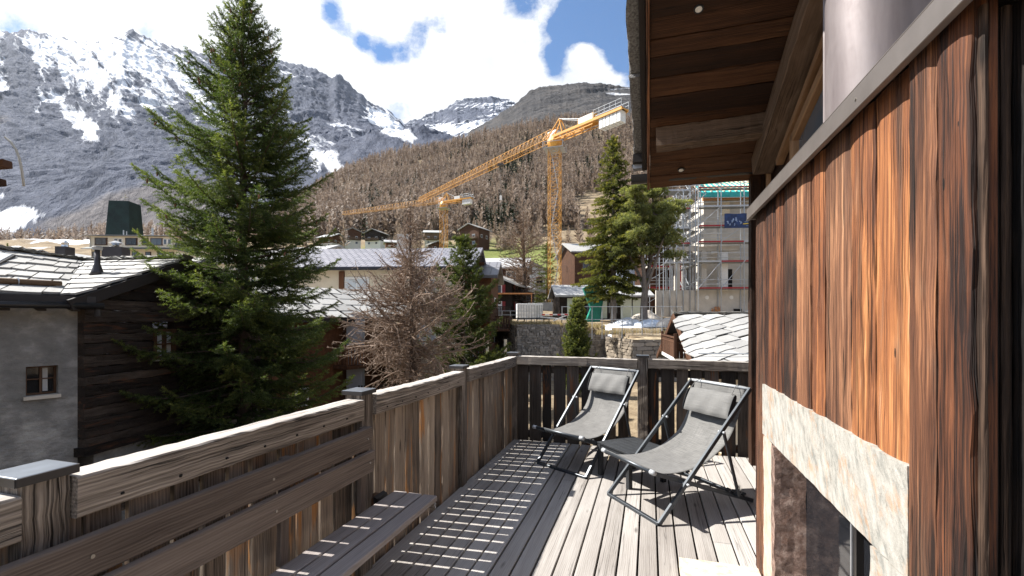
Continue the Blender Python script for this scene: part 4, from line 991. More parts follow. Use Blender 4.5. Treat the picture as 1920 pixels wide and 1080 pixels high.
def scatter(P3, H, templates, name, mat, label, cat, seed):
    rs = np.random.RandomState(seed); V_ = []; Rn = []
    for k in range(len(P3)):
        T = templates[rs.randint(len(templates))]; a = rs.uniform(0, 6.283); c, s = math.cos(a), math.sin(a)
        h = H[k]; q = T.reshape(-1, 3)*np.array([h*rs.uniform(.85, 1.25), h, h]) ; q = np.stack([q[:, 0]*c-q[:, 1]*s, q[:, 0]*s+q[:, 1]*c, q[:, 2]], -1)+P3[k]
        V_.append(q); hz_ = .5+.9*perlin(np.array([P3[k][0]/45.]), np.array([P3[k][1]/45.]))[0]; Rn.append(np.clip(np.repeat(rs.uniform(0, 1, len(T)), 3)*.35+rs.uniform(0, .45)+.35*hz_, 0, 1))
    V_ = np.concatenate(V_); f = np.arange(len(V_)).reshape(-1, 3)
    o = mesh_arrays(name, V_, f, mat, attrs={'rn': np.concatenate(Rn)})
    return tag(o, label, cat, kind='stuff')
def wpos(px, d, z=None):
    X_ = (px-960)/FPX*d; p = FW[None, :]*d[:, None]+RT[None, :]*X_[:, None]
    z = ground_z(px, d)+np.clip((d-45)/80, 0, 1)*(fbm(X_/38+3, d/38, 5)*3.2+fbm(X_/160, d/160, 4)*9*np.clip((d-200)/200, 0, 1)); p[:, 2] = z
    return p
N = 15000
d_ = np.exp(rsf.uniform(math.log(262), math.log(800), N)); p_ = rsf.uniform(470, 1330, N)
keep = rsf.uniform(0, 1, N) < (d_/800)**1.1*1.0+.10
gn = fbm(p_/60+4, d_/110, 3)
pyt = HORY-(ground_z(p_, d_)-CAMH)*FPX/d_
clear = (np.exp(-((p_-1130)/60)**2-((d_-300)/50)**2) > .4) | ((fbm(p_/40+9, d_/60+3, 3) > .42) & (d_ < 380))
keep &= ~clear & (pyt > 190)
p_, d_, gn = p_[keep], d_[keep], gn[keep]
isg = (rsf.uniform(0, 1, len(p_)) < .035) | ((gn > .26) & (rsf.uniform(0, 1, len(p_)) < .55)) | ((np.exp(-((p_-955)/45)**2-((d_-470)/120)**2) > .35) & (rsf.uniform(0, 1, len(p_)) < .45)) | ((np.exp(-((p_-940)/35)**2-((d_-285)/40)**2) > .4) & (rsf.uniform(0, 1, len(p_)) < .6))
pp = wpos(p_, d_); HH = rsf.uniform(10, 20, len(p_))*(1+.25*fbm(p_/25, d_/40, 2))
scatter(pp[~isg], HH[~isg], LT, 'larch_forest', 'forest_larch', 'bare brown larch forest covering the hillside behind the cranes', 'forest', 1)
scatter(pp[isg], HH[isg]*.95, ET, 'evergreen_forest', 'forest_green', 'dark green conifers scattered through the brown hillside forest', 'forest', 2)
# valley-floor wood below the snowy mountain on the left
N = 620; p2 = rsf.uniform(-420, 560, N); d2 = rsf.uniform(430, 640, N)
scatter(wpos(p2, d2), rsf.uniform(12, 19, N), LT, 'valley_larch_wood', 'forest_larch', 'brown larch wood in the valley behind the white hotel and green tower', 'forest', 3)
# fringe trees at the foot of the hillside: single trees one can tell apart
FT = []
for k in range(5):
    T = tree_template(rsf, 110, 1.0, .21, .42, .085); FT.append(T)
protos = []
fr = random.Random(3); placed = []
spots = []
while len(spots) < 64:
    px = fr.uniform(560, 1190); d = fr.uniform(205, 262)
    if 675 < px < 730 and d < 245: continue
    if 790 < px < 930 and d < 240: continue
    spots.append((px, d))
for i, (px, d) in enumerate(spots):
    k = i % 5; h = fr.uniform(9, 15)
    if i < 5:
        T = FT[k]; o = mesh_arrays('larch_tree', T.reshape(-1, 3), np.arange(len(T)*3).reshape(-1, 3), 'forest_larch', attrs={'rn': np.repeat(np.random.RandomState(k).uniform(.25, 1, len(T)), 3)})
        protos.append(o)
    else:
        o = protos[k].copy(); COL.objects.link(o)
    tag(o, 'small bare brown larch standing along the foot of the hillside forest above the meadow', 'tree', 'larches along the foot of the hillside forest')
    p = wpos(np.array([px]), np.array([d]))[0]; o.location = p; o.scale = (h, h, h); o.rotation_euler = (0, 0, fr.uniform(0, 6.28))
# ================================================================== trees
def nrmz(a): return a/np.maximum(np.linalg.norm(a, axis=-1, keepdims=True), 1e-9)
def sprigs(p, d, ln, nb, bl, bw, rn, rs, spread=.85, fwd=.7, flat=0.0):
    "needle blades round many short shoots -> triangles"
    S = len(p); d = nrmz(d)
    ref = np.where(np.abs(d[:, 2:3]) < .9, np.array([[0, 0, 1.]]), np.array([[1., 0, 0]]))
    x = nrmz(np.cross(d, ref)); y = np.cross(x, d)
    t = (np.arange(nb)+.3)/nb; ph = rs.uniform(0, 6.28, (S, 1))+np.arange(nb)[None]*2.4
    o = p[:, None]+d[:, None]*(ln[:, None]*t[None])[..., None]
    pr = x[:, None]*np.cos(ph)[..., None]+y[:, None]*np.sin(ph)[..., None]*(1-flat)
    bd = nrmz(d[:, None]*fwd+pr*spread+rs.normal(0, .12, (S, nb, 3)))
    sd = nrmz(np.cross(bd, rs.normal(0, 1, (S, nb, 3))))
    L_ = bl*(rs.uniform(.7, 1.2, (S, nb)))*(1-.25*t[None])
    a = o-sd*bw/2; b = o+sd*bw/2; c = o+bd*L_[..., None]
    # a blade also for the shoot's own end
    v = np.stack([a, b, c], 2).reshape(-1, 3)
    r = np.repeat(np.clip(rn[:, None]+rs.normal(0, .05, (S, nb)), 0, 1).reshape(-1), 3)
    return v, r
class Wood:
    def __init__(s): s.V = []; s.F = []; s.g = []; s.n = 0
    def limb(s, pts, r0, r1, k=5):
        pts = np.asarray(pts, float); m = len(pts); t = np.gradient(pts, axis=0); t = nrmz(t)
        ref = np.array([0, 0, 1.]) if abs(t[0, 2]) < .85 else np.array([1., 0, 0])
        x = nrmz(np.cross(t, ref)); y = np.cross(x, t); rr_ = np.linspace(r0, r1, m); a = np.arange(k)*2*math.pi/k
        ring = pts[:, None]+(x[:, None]*np.cos(a)[None, :, None]+y[:, None]*np.sin(a)[None, :, None])*rr_[:, None, None]
        L_ = np.concatenate([[0], np.cumsum(np.linalg.norm(np.diff(pts, axis=0), axis=1))])
        g = np.stack([np.repeat(L_[:, None], k, 1), np.cos(a)[None]*rr_[:, None], np.sin(a)[None]*rr_[:, None]], -1)
        i = np.arange(m-1)[:, None]*k; j = np.arange(k)[None]; j2 = (j+1) % k
        f = np.stack([i+j, i+j2, i+k+j2, i+k+j], -1).reshape(-1, 4)+s.n
        s.V.append(ring.reshape(-1, 3)); s.F.append(f); s.g.append(g.reshape(-1, 3)); s.n += m*k
    def build(s, name, mat, parent, rn=.5):
        V_ = np.concatenate(s.V); return mesh_arrays(name, V_, np.concatenate(s.F), mat, parent, {'gc': np.concatenate(s.g), 'rn': np.full(len(V_), rn)}, smooth=True)
def curve(p0, d0, L, n, rs, grav=0.0, up=0.0, wob=.06):
    "polyline from p0 heading d0; grav bends it down first, up lifts the tip"
    pts = [np.array(p0, float)]; d = np.array(d0, float); st = L/n
    for i in range(n):
        t = i/n
        d = d+np.array([0, 0, -grav*(1-t)+up*t*1.5])/n*2+rs.normal(0, wob, 3)/math.sqrt(n)
        d = d/np.linalg.norm(d); pts.append(pts[-1]+d*st)
    return np.array(pts)
def spruce(name, label, base, H, rad, seed, needles, whorl=.28, nbr=7, el=lambda t: .1, grav=.25, up=.3, sec=.12, secL=.42, sp=.07, nb=9, bl=.055, bw=.012, bark='bark', cones=0, z_low=.4, dens=1.0, tr=.16, shade=.45, group=None, cat='tree', maxsec=.75):
    rs = np.random.RandomState(seed); T = thing(name, label, cat, base, 0, group); W = Wood()
    tp = [np.array([rs.normal(0, .012)*H*.3*math.sin(3*t), rs.normal(0, .01)*H*.3*math.sin(2*t), H*t]) for t in np.linspace(0, 1, 14)]
    tp[0] = np.array([0, 0, -.3]); W.limb(tp, tr, .012, 9)
    BW = Wood(); P_, D_, L_, R_ = [], [], [], []; tips = []
    z = z_low
    while z < H-.12:
        t = z/H; r = rad(t)
        k = max(3, int(round(nbr*rs.uniform(.8, 1.2)*min(1, .5+r))))
        a0 = rs.uniform(0, 6.28)
        for i in range(k):
            a = a0+i*2*math.pi/k+rs.normal(0, .22); Lb = r*rs.uniform(.62, 1.12)
            if Lb < .08: continue
            e = el(t)+rs.normal(0, .09)
            d0 = np.array([math.cos(a)*math.cos(e), math.sin(a)*math.cos(e), math.sin(e)])
            zc = z+rs.uniform(-.1, .1)*whorl
            pts = curve((0, 0, zc), d0, Lb, 10, rs, grav*min(1, Lb), up*min(1, Lb), .10)
            BW.limb(pts, .010+.013*Lb, .004, 4)
            hz = rs.uniform(-.20, .22)
            # sprigs along the branch itself and along side shoots
            seg = np.linspace(.18 if Lb > .6 else .05, 1.0, max(3, int(Lb*(.85)/sec*dens)))
            for u in seg:
                q = u*10; i0 = min(int(q), 9); pb = pts[i0]+(pts[i0+1]-pts[i0])*(q-i0); tg = nrmz(pts[i0+1]-pts[i0])
                lateral = nrmz(np.cross(tg, [0, 0, 1.]))
                for sd in (-1, 1):
                    l2 = min(maxsec, secL*Lb*(1-u)**.7+.10)*rs.uniform(.6, 1.2)
                    dr = nrmz(tg*.75+lateral*sd*rs.uniform(.55, 1.0)+np.array([0, 0, rs.normal(-.22, .22)]))
                    ns = max(1, int(l2/sp*dens)); tt = (np.arange(ns)+.2)/ns
                    pp_ = pb[None]+dr[None]*(l2*tt)[:, None]+np.array([0, 0, -1.])[None]*(grav*.35*l2*tt**2)[:, None]
                    P_.append(pp_); dd_ = np.repeat(dr[None], ns, 0)+rs.normal(0, .28, (ns, 3)); D_.append(dd_)
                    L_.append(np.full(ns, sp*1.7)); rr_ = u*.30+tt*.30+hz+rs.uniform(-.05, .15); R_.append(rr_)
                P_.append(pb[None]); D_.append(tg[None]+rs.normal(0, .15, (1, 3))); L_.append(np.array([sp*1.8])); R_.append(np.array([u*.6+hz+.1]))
            P_.append(pts[-1:]); D_.append(nrmz(pts[-1:]-pts[-2:-1])); L_.append(np.array([sp*2])); R_.append(np.array([.9+hz]))
            tips.append((pts, Lb, t))
        z += whorl*rs.uniform(.8, 1.2)*(1 if t < .75 else .8)
    # leader
    for k in range(14): P_.append(np.array([[0, 0, H-.9+k*.065]])); D_.append(np.array([[rs.normal(0, .3), rs.normal(0, .3), 1.]])); L_.append(np.array([.1])); R_.append(np.array([.7]))
    p = np.concatenate(P_); d = np.concatenate(D_); l = np.concatenate(L_); r = np.concatenate(R_)
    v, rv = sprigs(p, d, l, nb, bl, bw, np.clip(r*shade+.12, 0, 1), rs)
    cr = mesh_arrays('crown', v, np.arange(len(v)).reshape(-1, 3), needles, T, {'rn': rv})
    W.build('trunk', bark, T); BW.build('branches', bark, T)
    if cones:
        c0 = None; rs2 = np.random.RandomState(seed+1); cand = [x for x in tips if .45 < x[2] < .93 and x[1] > .3]
        for i in range(cones):
            pts, Lb, t = cand[rs2.randint(len(cand))]; u = rs2.uniform(.55, .98)*10; i0 = int(u); q = pts[i0]+(pts[min(i0+1, 10)]-pts[i0])*(u-i0)
            if c0 is None:
                mb = MB(); mb.tube([(0, 0, 0), (0, 0, -.02), (0, 0, -.06), (0, 0, -.10), (0, 0, -.125)], [.006, .017, .021, .015, .004], 8); c0 = mb.build('cone', 'cone_brown', T, smooth=True); c = c0
            else: c = c0.copy(); COL.objects.link(c); c.parent = T
            c.location = (q[0]+rs2.normal(0, .04), q[1]+rs2.normal(0, .04), q[2]-.02); c.rotation_euler = (rs2.normal(0, .25), rs2.normal(0, .25), 0)
    print(name, 'tris', len(v)//3)
    return T
# --- the big spruce in front
GB = -3.1
prof_t = np.array([0, .06, .18, .3, .42, .52, .62, .72, .82, .90, .96, 1.0]); prof_r = np.array([2.0, 2.45, 2.55, 2.45, 2.25, 2.15, 1.95, 1.6, 1.08, .66, .30, .08])
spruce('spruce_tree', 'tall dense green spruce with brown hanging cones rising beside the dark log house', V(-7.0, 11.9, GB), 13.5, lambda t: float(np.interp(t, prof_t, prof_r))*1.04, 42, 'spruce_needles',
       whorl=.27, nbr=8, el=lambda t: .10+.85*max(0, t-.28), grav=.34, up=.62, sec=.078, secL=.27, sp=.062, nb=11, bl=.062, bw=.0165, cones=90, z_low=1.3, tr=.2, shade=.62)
# --- spruce by the construction site
p2t = np.array([0, .14, .2, .35, .55, .75, .9, 1.0]); p2r = np.array([2.0, 3.0, 4.2, 4.3, 3.4, 2.1, 1.0, .1])
spruce('spruce_tree', 'tall narrow spruce with drooping olive branches left of the pine by the scaffolded building', V((1150-960)/FPX*42, 42, 1.3), 17.2, lambda t: float(np.interp(t, p2t, p2r))*.86, 7, 'far_spruce_needles',
       whorl=.50, nbr=7, el=lambda t: -.06+.6*max(0, t-.4), grav=.34, up=.25, sec=.20, secL=.30, sp=.125, nb=9, bl=.20, bw=.065, z_low=2.6, tr=.30, bark='bark_grey', maxsec=1.0, shade=.85)
# --- small bushy swiss pine below the wall
p3t = np.array([0, .1, .3, .6, .85, 1.0]); p3r = np.array([1.0, 1.2, 1.2, .92, .5, .1])
spruce('pine_tree', 'small bushy green pine standing in front of the dark dry stone wall', V((1082-960)/FPX*27, 27, -2.9), 5.6, lambda t: float(np.interp(t, p3t, p3r)), 17, 'swiss_pine_needles',
       whorl=.21, nbr=8, el=lambda t: .35+.5*t, grav=.0, up=.5, sec=.12, secL=.35, sp=.09, nb=12, bl=.12, bw=.034, z_low=.25, tr=.09, shade=.95)
# --- dark pine behind the bare larch
p4t = np.array([0, .1, .25, .5, .7, .85, 1.0]); p4r = np.array([1.6, 2.3, 2.6, 2.3, 1.5, .95, .15])
spruce('pine_tree', 'dark green pine half hidden behind the bare larch, its top above the grey tiled roof', V((868-960)/FPX*22.5, 22.5, -3.0), 8.7, lambda t: float(np.interp(t, p4t, p4r))*.95, 23, 'swiss_pine_needles',
       whorl=.38, nbr=6, el=lambda t: .15+.5*t, grav=.05, up=.5, sec=.14, secL=.30, sp=.10, nb=12, bl=.15, bw=.036, z_low=.5, tr=.16, dens=.85)
# --- dark evergreen behind the crane foot and low dark firs
spruce('fir_tree', 'dark green fir behind the foot of the yellow crane mast', V((1026-960)/FPX*76, 76, 3.0), 11.5, lambda t: 3.4*(1-t)**.8+.1, 31, 'far_spruce_needles', whorl=.8, nbr=6, el=lambda t: .15, grav=.1, up=.2, sec=.38, secL=.3, sp=.22, nb=8, bl=.26, bw=.085, z_low=.5, tr=.25, shade=.35)
spruce('fir_tree', 'dark slim fir low on the left behind the bare larch trunk', V((742-960)/FPX*24.5, 24.5, -3.0), 4.6, lambda t: 1.35*(1-t)**.7+.1, 33, 'spruce_needles', whorl=.34, nbr=6, el=lambda t: .05, grav=.2, up=.25, sec=.17, secL=.3, sp=.11, nb=9, bl=.10, bw=.024, z_low=.2, tr=.1, shade=.3)
for i, (px, d, h, r, lab) in enumerate([(925, 26, 2.3, 1.6, 'low spreading green mountain pine below the stone wall, beside the snow patch'), (895, 23.5, 1.9, 1.5, 'low green mountain pine bush just beyond the third railing post'), (845, 22, 1.7, 1.3, 'small dark pine bush at the foot of the bare larch'), (958, 48, 2.2, 1.6, 'round green bush growing at the top end of the sunlit stone wall')]):
    z0 = ground_at((px-960)/FPX*d, d) if i < 3 else -2.4
    spruce('pine_bush', lab, V((px-960)/FPX*d, d, z0), h, lambda t, r=r: r*(1-t)**.6+.15, 50+i, 'swiss_pine_needles', whorl=.26, nbr=7, el=lambda t: .5+.5*t, grav=.0, up=.5, sec=.17, secL=.35, sp=.12, nb=11, bl=.13, bw=.028, z_low=.1, tr=.05, shade=.7, cat='bush')
# --- bare larches
def larch(name, label, base, H, rad, seed, mat, nwh, nbr, tw, bark, tr, el, z_low, group=None, droop=.2, sub=.22, subL=.35, lean=0.0, thin=.006, wob=.22):
    rs = np.random.RandomState(seed); T = thing(name, label, 'tree', base, 0, group); W = Wood(); B_ = Wood(); Tv, Tr = [], []
    tp = np.array([[lean*t*H*.1+.05*math.sin(5*t), .05*math.sin(4*t+1), H*t] for t in np.linspace(0, 1, 16)]); tp[0, 2] = -.3; W.limb(tp, tr, .012, 9)
    zs_ = np.linspace(z_low, H*.985, nwh)
    for z in zs_:
        t = z/H; r = rad(t); k = max(2, int(nbr*rs.uniform(.7, 1.3)))
        for i in range(k):
            a = rs.uniform(0, 6.28); Lb = r*rs.uniform(.55, 1.15); e = el(t)+rs.normal(0, .15)
            d0 = np.array([math.cos(a)*math.cos(e), math.sin(a)*math.cos(e), math.sin(e)]); x0 = np.array([np.interp(z, tp[:, 2], tp[:, 0]), np.interp(z, tp[:, 2], tp[:, 1]), z])
            pts = curve(x0, d0, Lb, 8, rs, droop, droop*1.2, wob); B_.limb(pts, .006+.011*Lb, thin, 4)
            hz = rs.uniform(0, .3)
            for u in np.arange(.15, 1.0, sub/max(Lb, .2)):
                q = u*8; i0 = min(int(q), 7); pb = pts[i0]+(pts[i0+1]-pts[i0])*(q-i0); tg = nrmz(pts[i0+1]-pts[i0])
                l2 = (subL*Lb*(1-u)+.18)*rs.uniform(.5, 1.3); d2 = nrmz(tg*.7+rs.normal(0, .55, 3)+np.array([0, 0, -droop*.5]))
                p2 = curve(pb, d2, l2, 4, rs, droop*.6, .1, .25); B_.limb(p2, thin*1.1, thin*.7, 3)
                n = max(2, int(l2/.055*tw)); uu = rs.uniform(0, 1, n)*4; ii = np.minimum(uu.astype(int), 3); o = p2[ii]+(p2[ii+1]-p2[ii])*(uu-ii)[:, None]
                dirs = nrmz((p2[ii+1]-p2[ii])*3+rs.normal(0, 1, (n, 3))*.25/1); dirs = nrmz(dirs+rs.normal(0, .45, (n, 3))); ll = rs.uniform(.05, .16, n)*(.6+.6*l2)
                sd = nrmz(np.cross(dirs, rs.normal(0, 1, (n, 3)))); w_ = thin*1.25
                v = np.stack([o-sd*w_/2, o+sd*w_/2, o+dirs*ll[:, None]], 1).reshape(-1, 3); Tv.append(v); Tr.append(np.repeat(np.clip(rs.uniform(.2, .75, n)+hz, 0, 1), 3))
    W.build('trunk', bark, T); b = B_.build('branches', mat, T, .45)
    v = np.concatenate(Tv); mesh_arrays('twigs', v, np.arange(len(v)).reshape(-1, 3), mat, T, {'rn': np.concatenate(Tr)})
    print(name, 'tris', len(v)//3)
    return T
lt = np.array([0, .2, .3, .45, .58, .68, .80, 1.0]); lr = np.array([.8, 1.9, 3.0, 3.2, 2.8, 1.7, .75, .12])
larch('larch_tree', 'bare larch with ruddy tangled twigs just beyond the left railing', V((772-960)/FPX*19, 19, -3.0), 9.3, lambda t: float(np.interp(t, lt, lr)), 5, 'larch_twigs_ruddy', 52, 6.5, 1.9, 'bark', .21, lambda t: .10+.5*t, 1.9, droop=.30, sub=.13, wob=.42, thin=.0105)
lt2 = np.array([0, .2, .35, .6, .8, 1.0]); lr2 = np.array([1.5, 2.6, 3.6, 3.3, 2.0, .3])
larch('larch_tree', 'bare brown larch on the terrace between the dark chalets and the yellow crane', V((982-960)/FPX*50, 50, 1.6), 11.6, lambda t: float(np.interp(t, lt2, lr2))*1.05, 9, 'larch_twigs', 34, 5.5, .8, 'bark', .34, lambda t: .25+.3*t, 2.4, droop=.15, sub=.36, thin=.020, subL=.45)
# --- scots pine with several stems
def stem_pine(name, label, base, seed, mat):
    rs = np.random.RandomState(seed); T = thing(name, label, 'tree', base); W = Wood(); P_, D_, L_, R_ = [], [], [], []
    def clump(c, r, hz):
        n = int(120*r*r+30); q = rs.normal(0, 1, (n, 3)); q = nrmz(q)*(rs.uniform(.25, 1, (n, 1))**.5)*r*np.array([1, 1, .62]); P_.append(c+q)
        D_.append(nrmz(q)+np.array([0, 0, .55])); L_.append(np.full(n, .16)); R_.append(np.clip(.30+.35*q[:, 2]/r+hz+rs.uniform(-.1, .2, n), 0, 1))
    def branch(p, d, L, lev, r):
        pts = curve(p, d, L, 6, rs, .1, .25, .22); W.limb(pts, r, r*.5, 6 if lev < 2 else 4)
        if lev >= 2:
            for u in (2, 3, 4, 5, 6):
                if rs.uniform() < .50: clump(pts[u]+rs.normal(0, .25, 3), rs.uniform(.26, .52), rs.uniform(-.12, .15))
            return
        for u in np.linspace(2, 6, 5 if lev == 1 else 6):
            i0 = min(int(u), 5); pb = pts[i0]+(pts[i0+1]-pts[i0])*(u-i0); a = rs.uniform(0, 6.28); e = rs.uniform(-.1, .7)
            d2 = np.array([math.cos(a)*math.cos(e), math.sin(a)*math.cos(e), math.sin(e)])
            branch(pb, d2, L*rs.uniform(.36, .58) if lev else rs.uniform(.9, 1.8), lev+1, r*.5)
    base_p = np.array([0, 0, -.3]); trunk = curve(base_p, (.02, 0, 1), 3.3, 6, rs, 0, 0, .05); W.limb(trunk, .36, .27, 9)
    top = trunk[-1]
    for (dx, dy, L_n, r) in ((-.32, .1, 6.3, .17), (-.12, -.2, 8.6, .20), (.10, .15, 9.5, .20), (.30, -.1, 7.2, .15)):
        pts = curve(top-np.array([0, 0, .25]), nrmz(np.array([dx, dy, 1.0])), L_n, 9, rs, 0, .25, .12); W.limb(pts, r, r*.35, 7)
        for u in np.linspace(4.9, 9, 7):
            i0 = min(int(u), 8); pb = pts[i0]+(pts[i0+1]-pts[i0])*(u-i0); a = rs.uniform(0, 6.28); e = rs.uniform(-.15, .6)
            branch(pb, np.array([math.cos(a)*math.cos(e), math.sin(a)*math.cos(e), math.sin(e)]), rs.uniform(.9, 2.0)*(1.25-u/14), 1, .06)
        clump(pts[-1], .7, .1)
    for (a, L_n, zz) in ((.2, 3.2, 4.9), (.05, 3.0, 5.6)):
        branch(np.array([0, 0, zz]), np.array([math.cos(a+YAW), math.sin(a+YAW), .55]), L_n, 1, .07)
    p = np.concatenate(P_); v, rv = sprigs(p, np.concatenate(D_), np.concatenate(L_), 8, .21, .044, np.concatenate(R_), rs, .9, .6)
    mesh_arrays('crown', v, np.arange(len(v)).reshape(-1, 3), mat, T, {'rn': rv}); W.build('trunk', 'bark_grey', T)
    print(name, 'tris', len(v)//3)
stem_pine('pine_tree', 'tall pale green pine with several grey stems in front of the scaffolded building', V((1207-960)/FPX*40, 40, 1.2), 12, 'pine_needles')
# ================================================================== slab roofs and the near house on the left
def bil(A, B, C, D, u, v):
    A, B, C, D = map(Vector, (A, B, C, D)); return A*(1-u)*(1-v)+B*u*(1-v)+C*u*v+D*(1-u)*v
def slab_patch(mb, A, B, C, D, nu, nv, th=.035, rs=None, jit=.12, lap=.10, lift=.02, diag=0.0, gap=.008):
    "irregular stone slabs over the quad A B C D (A-B eave, D-C ridge); courses overlap upward"
    rs = rs or random.Random(1); n = ((Vector(B)-Vector(A)).cross(Vector(D)-Vector(A))).normalized()
    if n.z < 0: n = -n
    for j in range(nv):
        off = rs.uniform(0, 1); cuts = [-off]
        while cuts[-1] < nu+1: cuts.append(cuts[-1]+rs.uniform(1-jit*3, 1+jit*3))
        v0 = j/nv; v1 = min(1.0, (j+1+lap*1.6)/nv)
        for i in range(len(cuts)-1):
            u0 = max(0, cuts[i]/nu); u1 = min(1, cuts[i+1]/nu)
            if u1-u0 < .01: continue
            g = gap
            q = []
            for (u, v, l) in ((u0, v0, lift), (u1, v0, lift), (u1, v1, 0), (u0, v1, 0)):
                uu = u+(g if u == u0 else -g)+rs.uniform(-.012, .012)*(1/max(nu, 1))*3
                vv = v+rs.uniform(-.10, .10)/nv
                p = bil(A, B, C, D, min(1.01, max(-.01, uu)), min(1.0, max(-.02, vv)))+n*(l+rs.uniform(0, .008))
                q.append(p)
            mid = (q[0]+q[1])/2+(q[0]-q[3])*rs.uniform(-.02, .05)
            poly = [q[0], mid, q[1], q[2], q[3]]
            vs = [p+n*th for p in poly]+poly; k = 5
            o = rs.uniform(0, 30); gc = [(p.x+o, p.y+o, p.z) for p in vs]
            fs = [tuple(range(k))]+[(a, (a+1) % k, k+(a+1) % k, k+a) for a in range(k)]+[tuple(range(2*k-1, k-1, -1))]
            mb.add(vs, fs, gc, rs.random())
def Hw(t1, t2, z): return V(-8.5+.122*t1-.993*t2, 8.9+.993*t1+.122*t2, z)
def Hs(t1, t2, z): return V(-8.5-.82*t1-.57*t2, 8.9+.57*t1-.82*t2, z)
NH = thing('log_house', 'old house with grey rendered wall, dark log gable and stone slab roof', 'house', Hw(2.5, 3, -3.2))
HO = Vector(NH.location)
def hl(t1, t2, z): return Hw(t1, t2, z)-HO
def hs(t1, t2, z): return Hs(t1, t2, z)-HO
def hbox(mb, a1, b1, a2, b2, z0, z1, rn=None, gax=2, h=None):
    h = h or hl
    vs = [h(t1, t2, z) for t1 in (a1, b1) for t2 in (a2, b2) for z in (z0, z1)]
    o = random.uniform(0, 30); L_ = [(t1, t2, z) for t1 in (a1, b1) for t2 in (a2, b2) for z in (z0, z1)]
    pr = {2: (2, 0, 1), 0: (0, 1, 2), 1: (1, 0, 2)}[gax]
    gc = [tuple(c[pr[i]]+o for i in range(3)) for c in L_]
    mb.add(vs, [(0, 1, 3, 2), (4, 6, 7, 5), (0, 4, 5, 1), (2, 3, 7, 6), (0, 2, 6, 4), (1, 5, 7, 3)], gc, rn)
mb = MB()   # rendered wall facing the terrace, built round the window opening
W0, W1, WZ0, WZ1 = .27, .70, .11, .67
def sbox(mb, *a, **k): hbox(mb, *a, h=hs, **k)
sbox(mb, 0, .32, 0, W0, -3.4, 1.96); sbox(mb, 0, .32, W1, 4.2, -3.4, 1.96); sbox(mb, 0, .32, W0, W1, -3.4, WZ0); sbox(mb, 0, .32, W0, W1, WZ1, 1.96)
hbox(mb, .32, 5.2, .02, .4, -3.4, -.98); sbox(mb, .32, 4.0, .3, 4.1, -3.4, 1.9)
mb.build('rendered_wall', 'stucco', NH)
mb = MB(); fz0, fz1 = WZ0+.02, WZ1
for (a, b) in ((W0+.0, W0+.035), (W1-.035, W1), ((W0+W1)/2-.016, (W0+W1)/2+.016)): sbox(mb, .15, .20, a, b, fz0, fz1)
for (a, b) in ((fz0, fz0+.035), (fz1-.035, fz1), ((fz0+fz1)/2+.01, (fz0+fz1)/2+.032)): sbox(mb, .155, .195, W0, W1, a, b)
wf = mb.build('window', 'window_wood', NH)
mb = MB(); sbox(mb, .19, .21, W0+.02, W1-.02, fz0+.02, fz1-.02); mb.build('pane', 'glass_dark', wf)
mb = MB(); sbox(mb, .182, .188, (W0+W1)/2-.10, (W0+W1)/2-.03, fz0+.05, fz1-.05); mb.build('curtain', 'curtain', wf)
mb = MB(); sbox(mb, -.05, .16, W0-.03, W1+.03, WZ0-.05, WZ0+.012); mb.build('sill', 'concrete', wf)
# log wall on the gable side: uneven squared logs
mb = MB(); z = -.98; rl = random.Random(4)
def gable_top(t1): return 1.98+(min(t1, 4.85-t1)+.25)*.405-.14
while z < 2.75:
    h = rl.uniform(.15, .26)
    a = 0.0; b = 5.1
    if z+h > 1.7:
        need = (z+h-1.98+.14)/.405-.25; a = max(0, need); b = 5.1-a
    if b-a < .3: break
    n = 26; vs = []; off = rl.uniform(-.02, .02)
    segs = [(a, b)]
    if z+h > .62 and z < 1.32: segs = [(a, 1.48), (2.07, b)]
    for (sa, sb) in segs:
        p0 = hl(sa, -.06+off, z+h/2); p1 = hl(sb, -.06+off, z+h/2)
        mb.plank(p0, p1, (0, 0, 1), h-.004, .20, ch=.018, seg=max(6, int((sb-sa)*9)), jit=.007)
    z += h
mb.build('log_wall', 'log_wood', NH)
mb = MB(); hbox(mb, -.05, 5.2, -.20, .10, -1.14, -.97, gax=0); mb.build('sole_beam', 'log_wood', NH)
mb = MB()
for (a, b) in ((1.49, 1.55), (2.0, 2.06), (1.755, 1.795)): hbox(mb, a, b, -.19, -.02, .63, 1.31)
for (a, b) in ((.63, .69), (1.25, 1.31), (.95, .98)): hbox(mb, 1.49, 2.06, -.187, -.023, a, b)
wf = mb.build('window', 'window_wood', NH)
mb = MB(); hbox(mb, 1.5, 2.05, -.10, -.08, .64, 1.3); mb.build('pane', 'glass_sky', wf)
mb = MB(); hbox(mb, 1.46, 2.09, -.22, -.02, .585, .625); mb.build('sill', 'concrete_dark', wf)
# roof structure
def roofz(t1): return 1.98+(t1+.25)*.405 if t1 < 2.3 else 1.98+(2.55-(t1-2.3))*.405
A_ = hl(-.25, -.28, 1.98); D_ = hl(2.3, 2.62, 3.0); B_ = hl(2.3, -.28, 3.01)
mb = MB(); rs_ = random.Random(12)
Vv = hl(-.25, .05, 1.97)
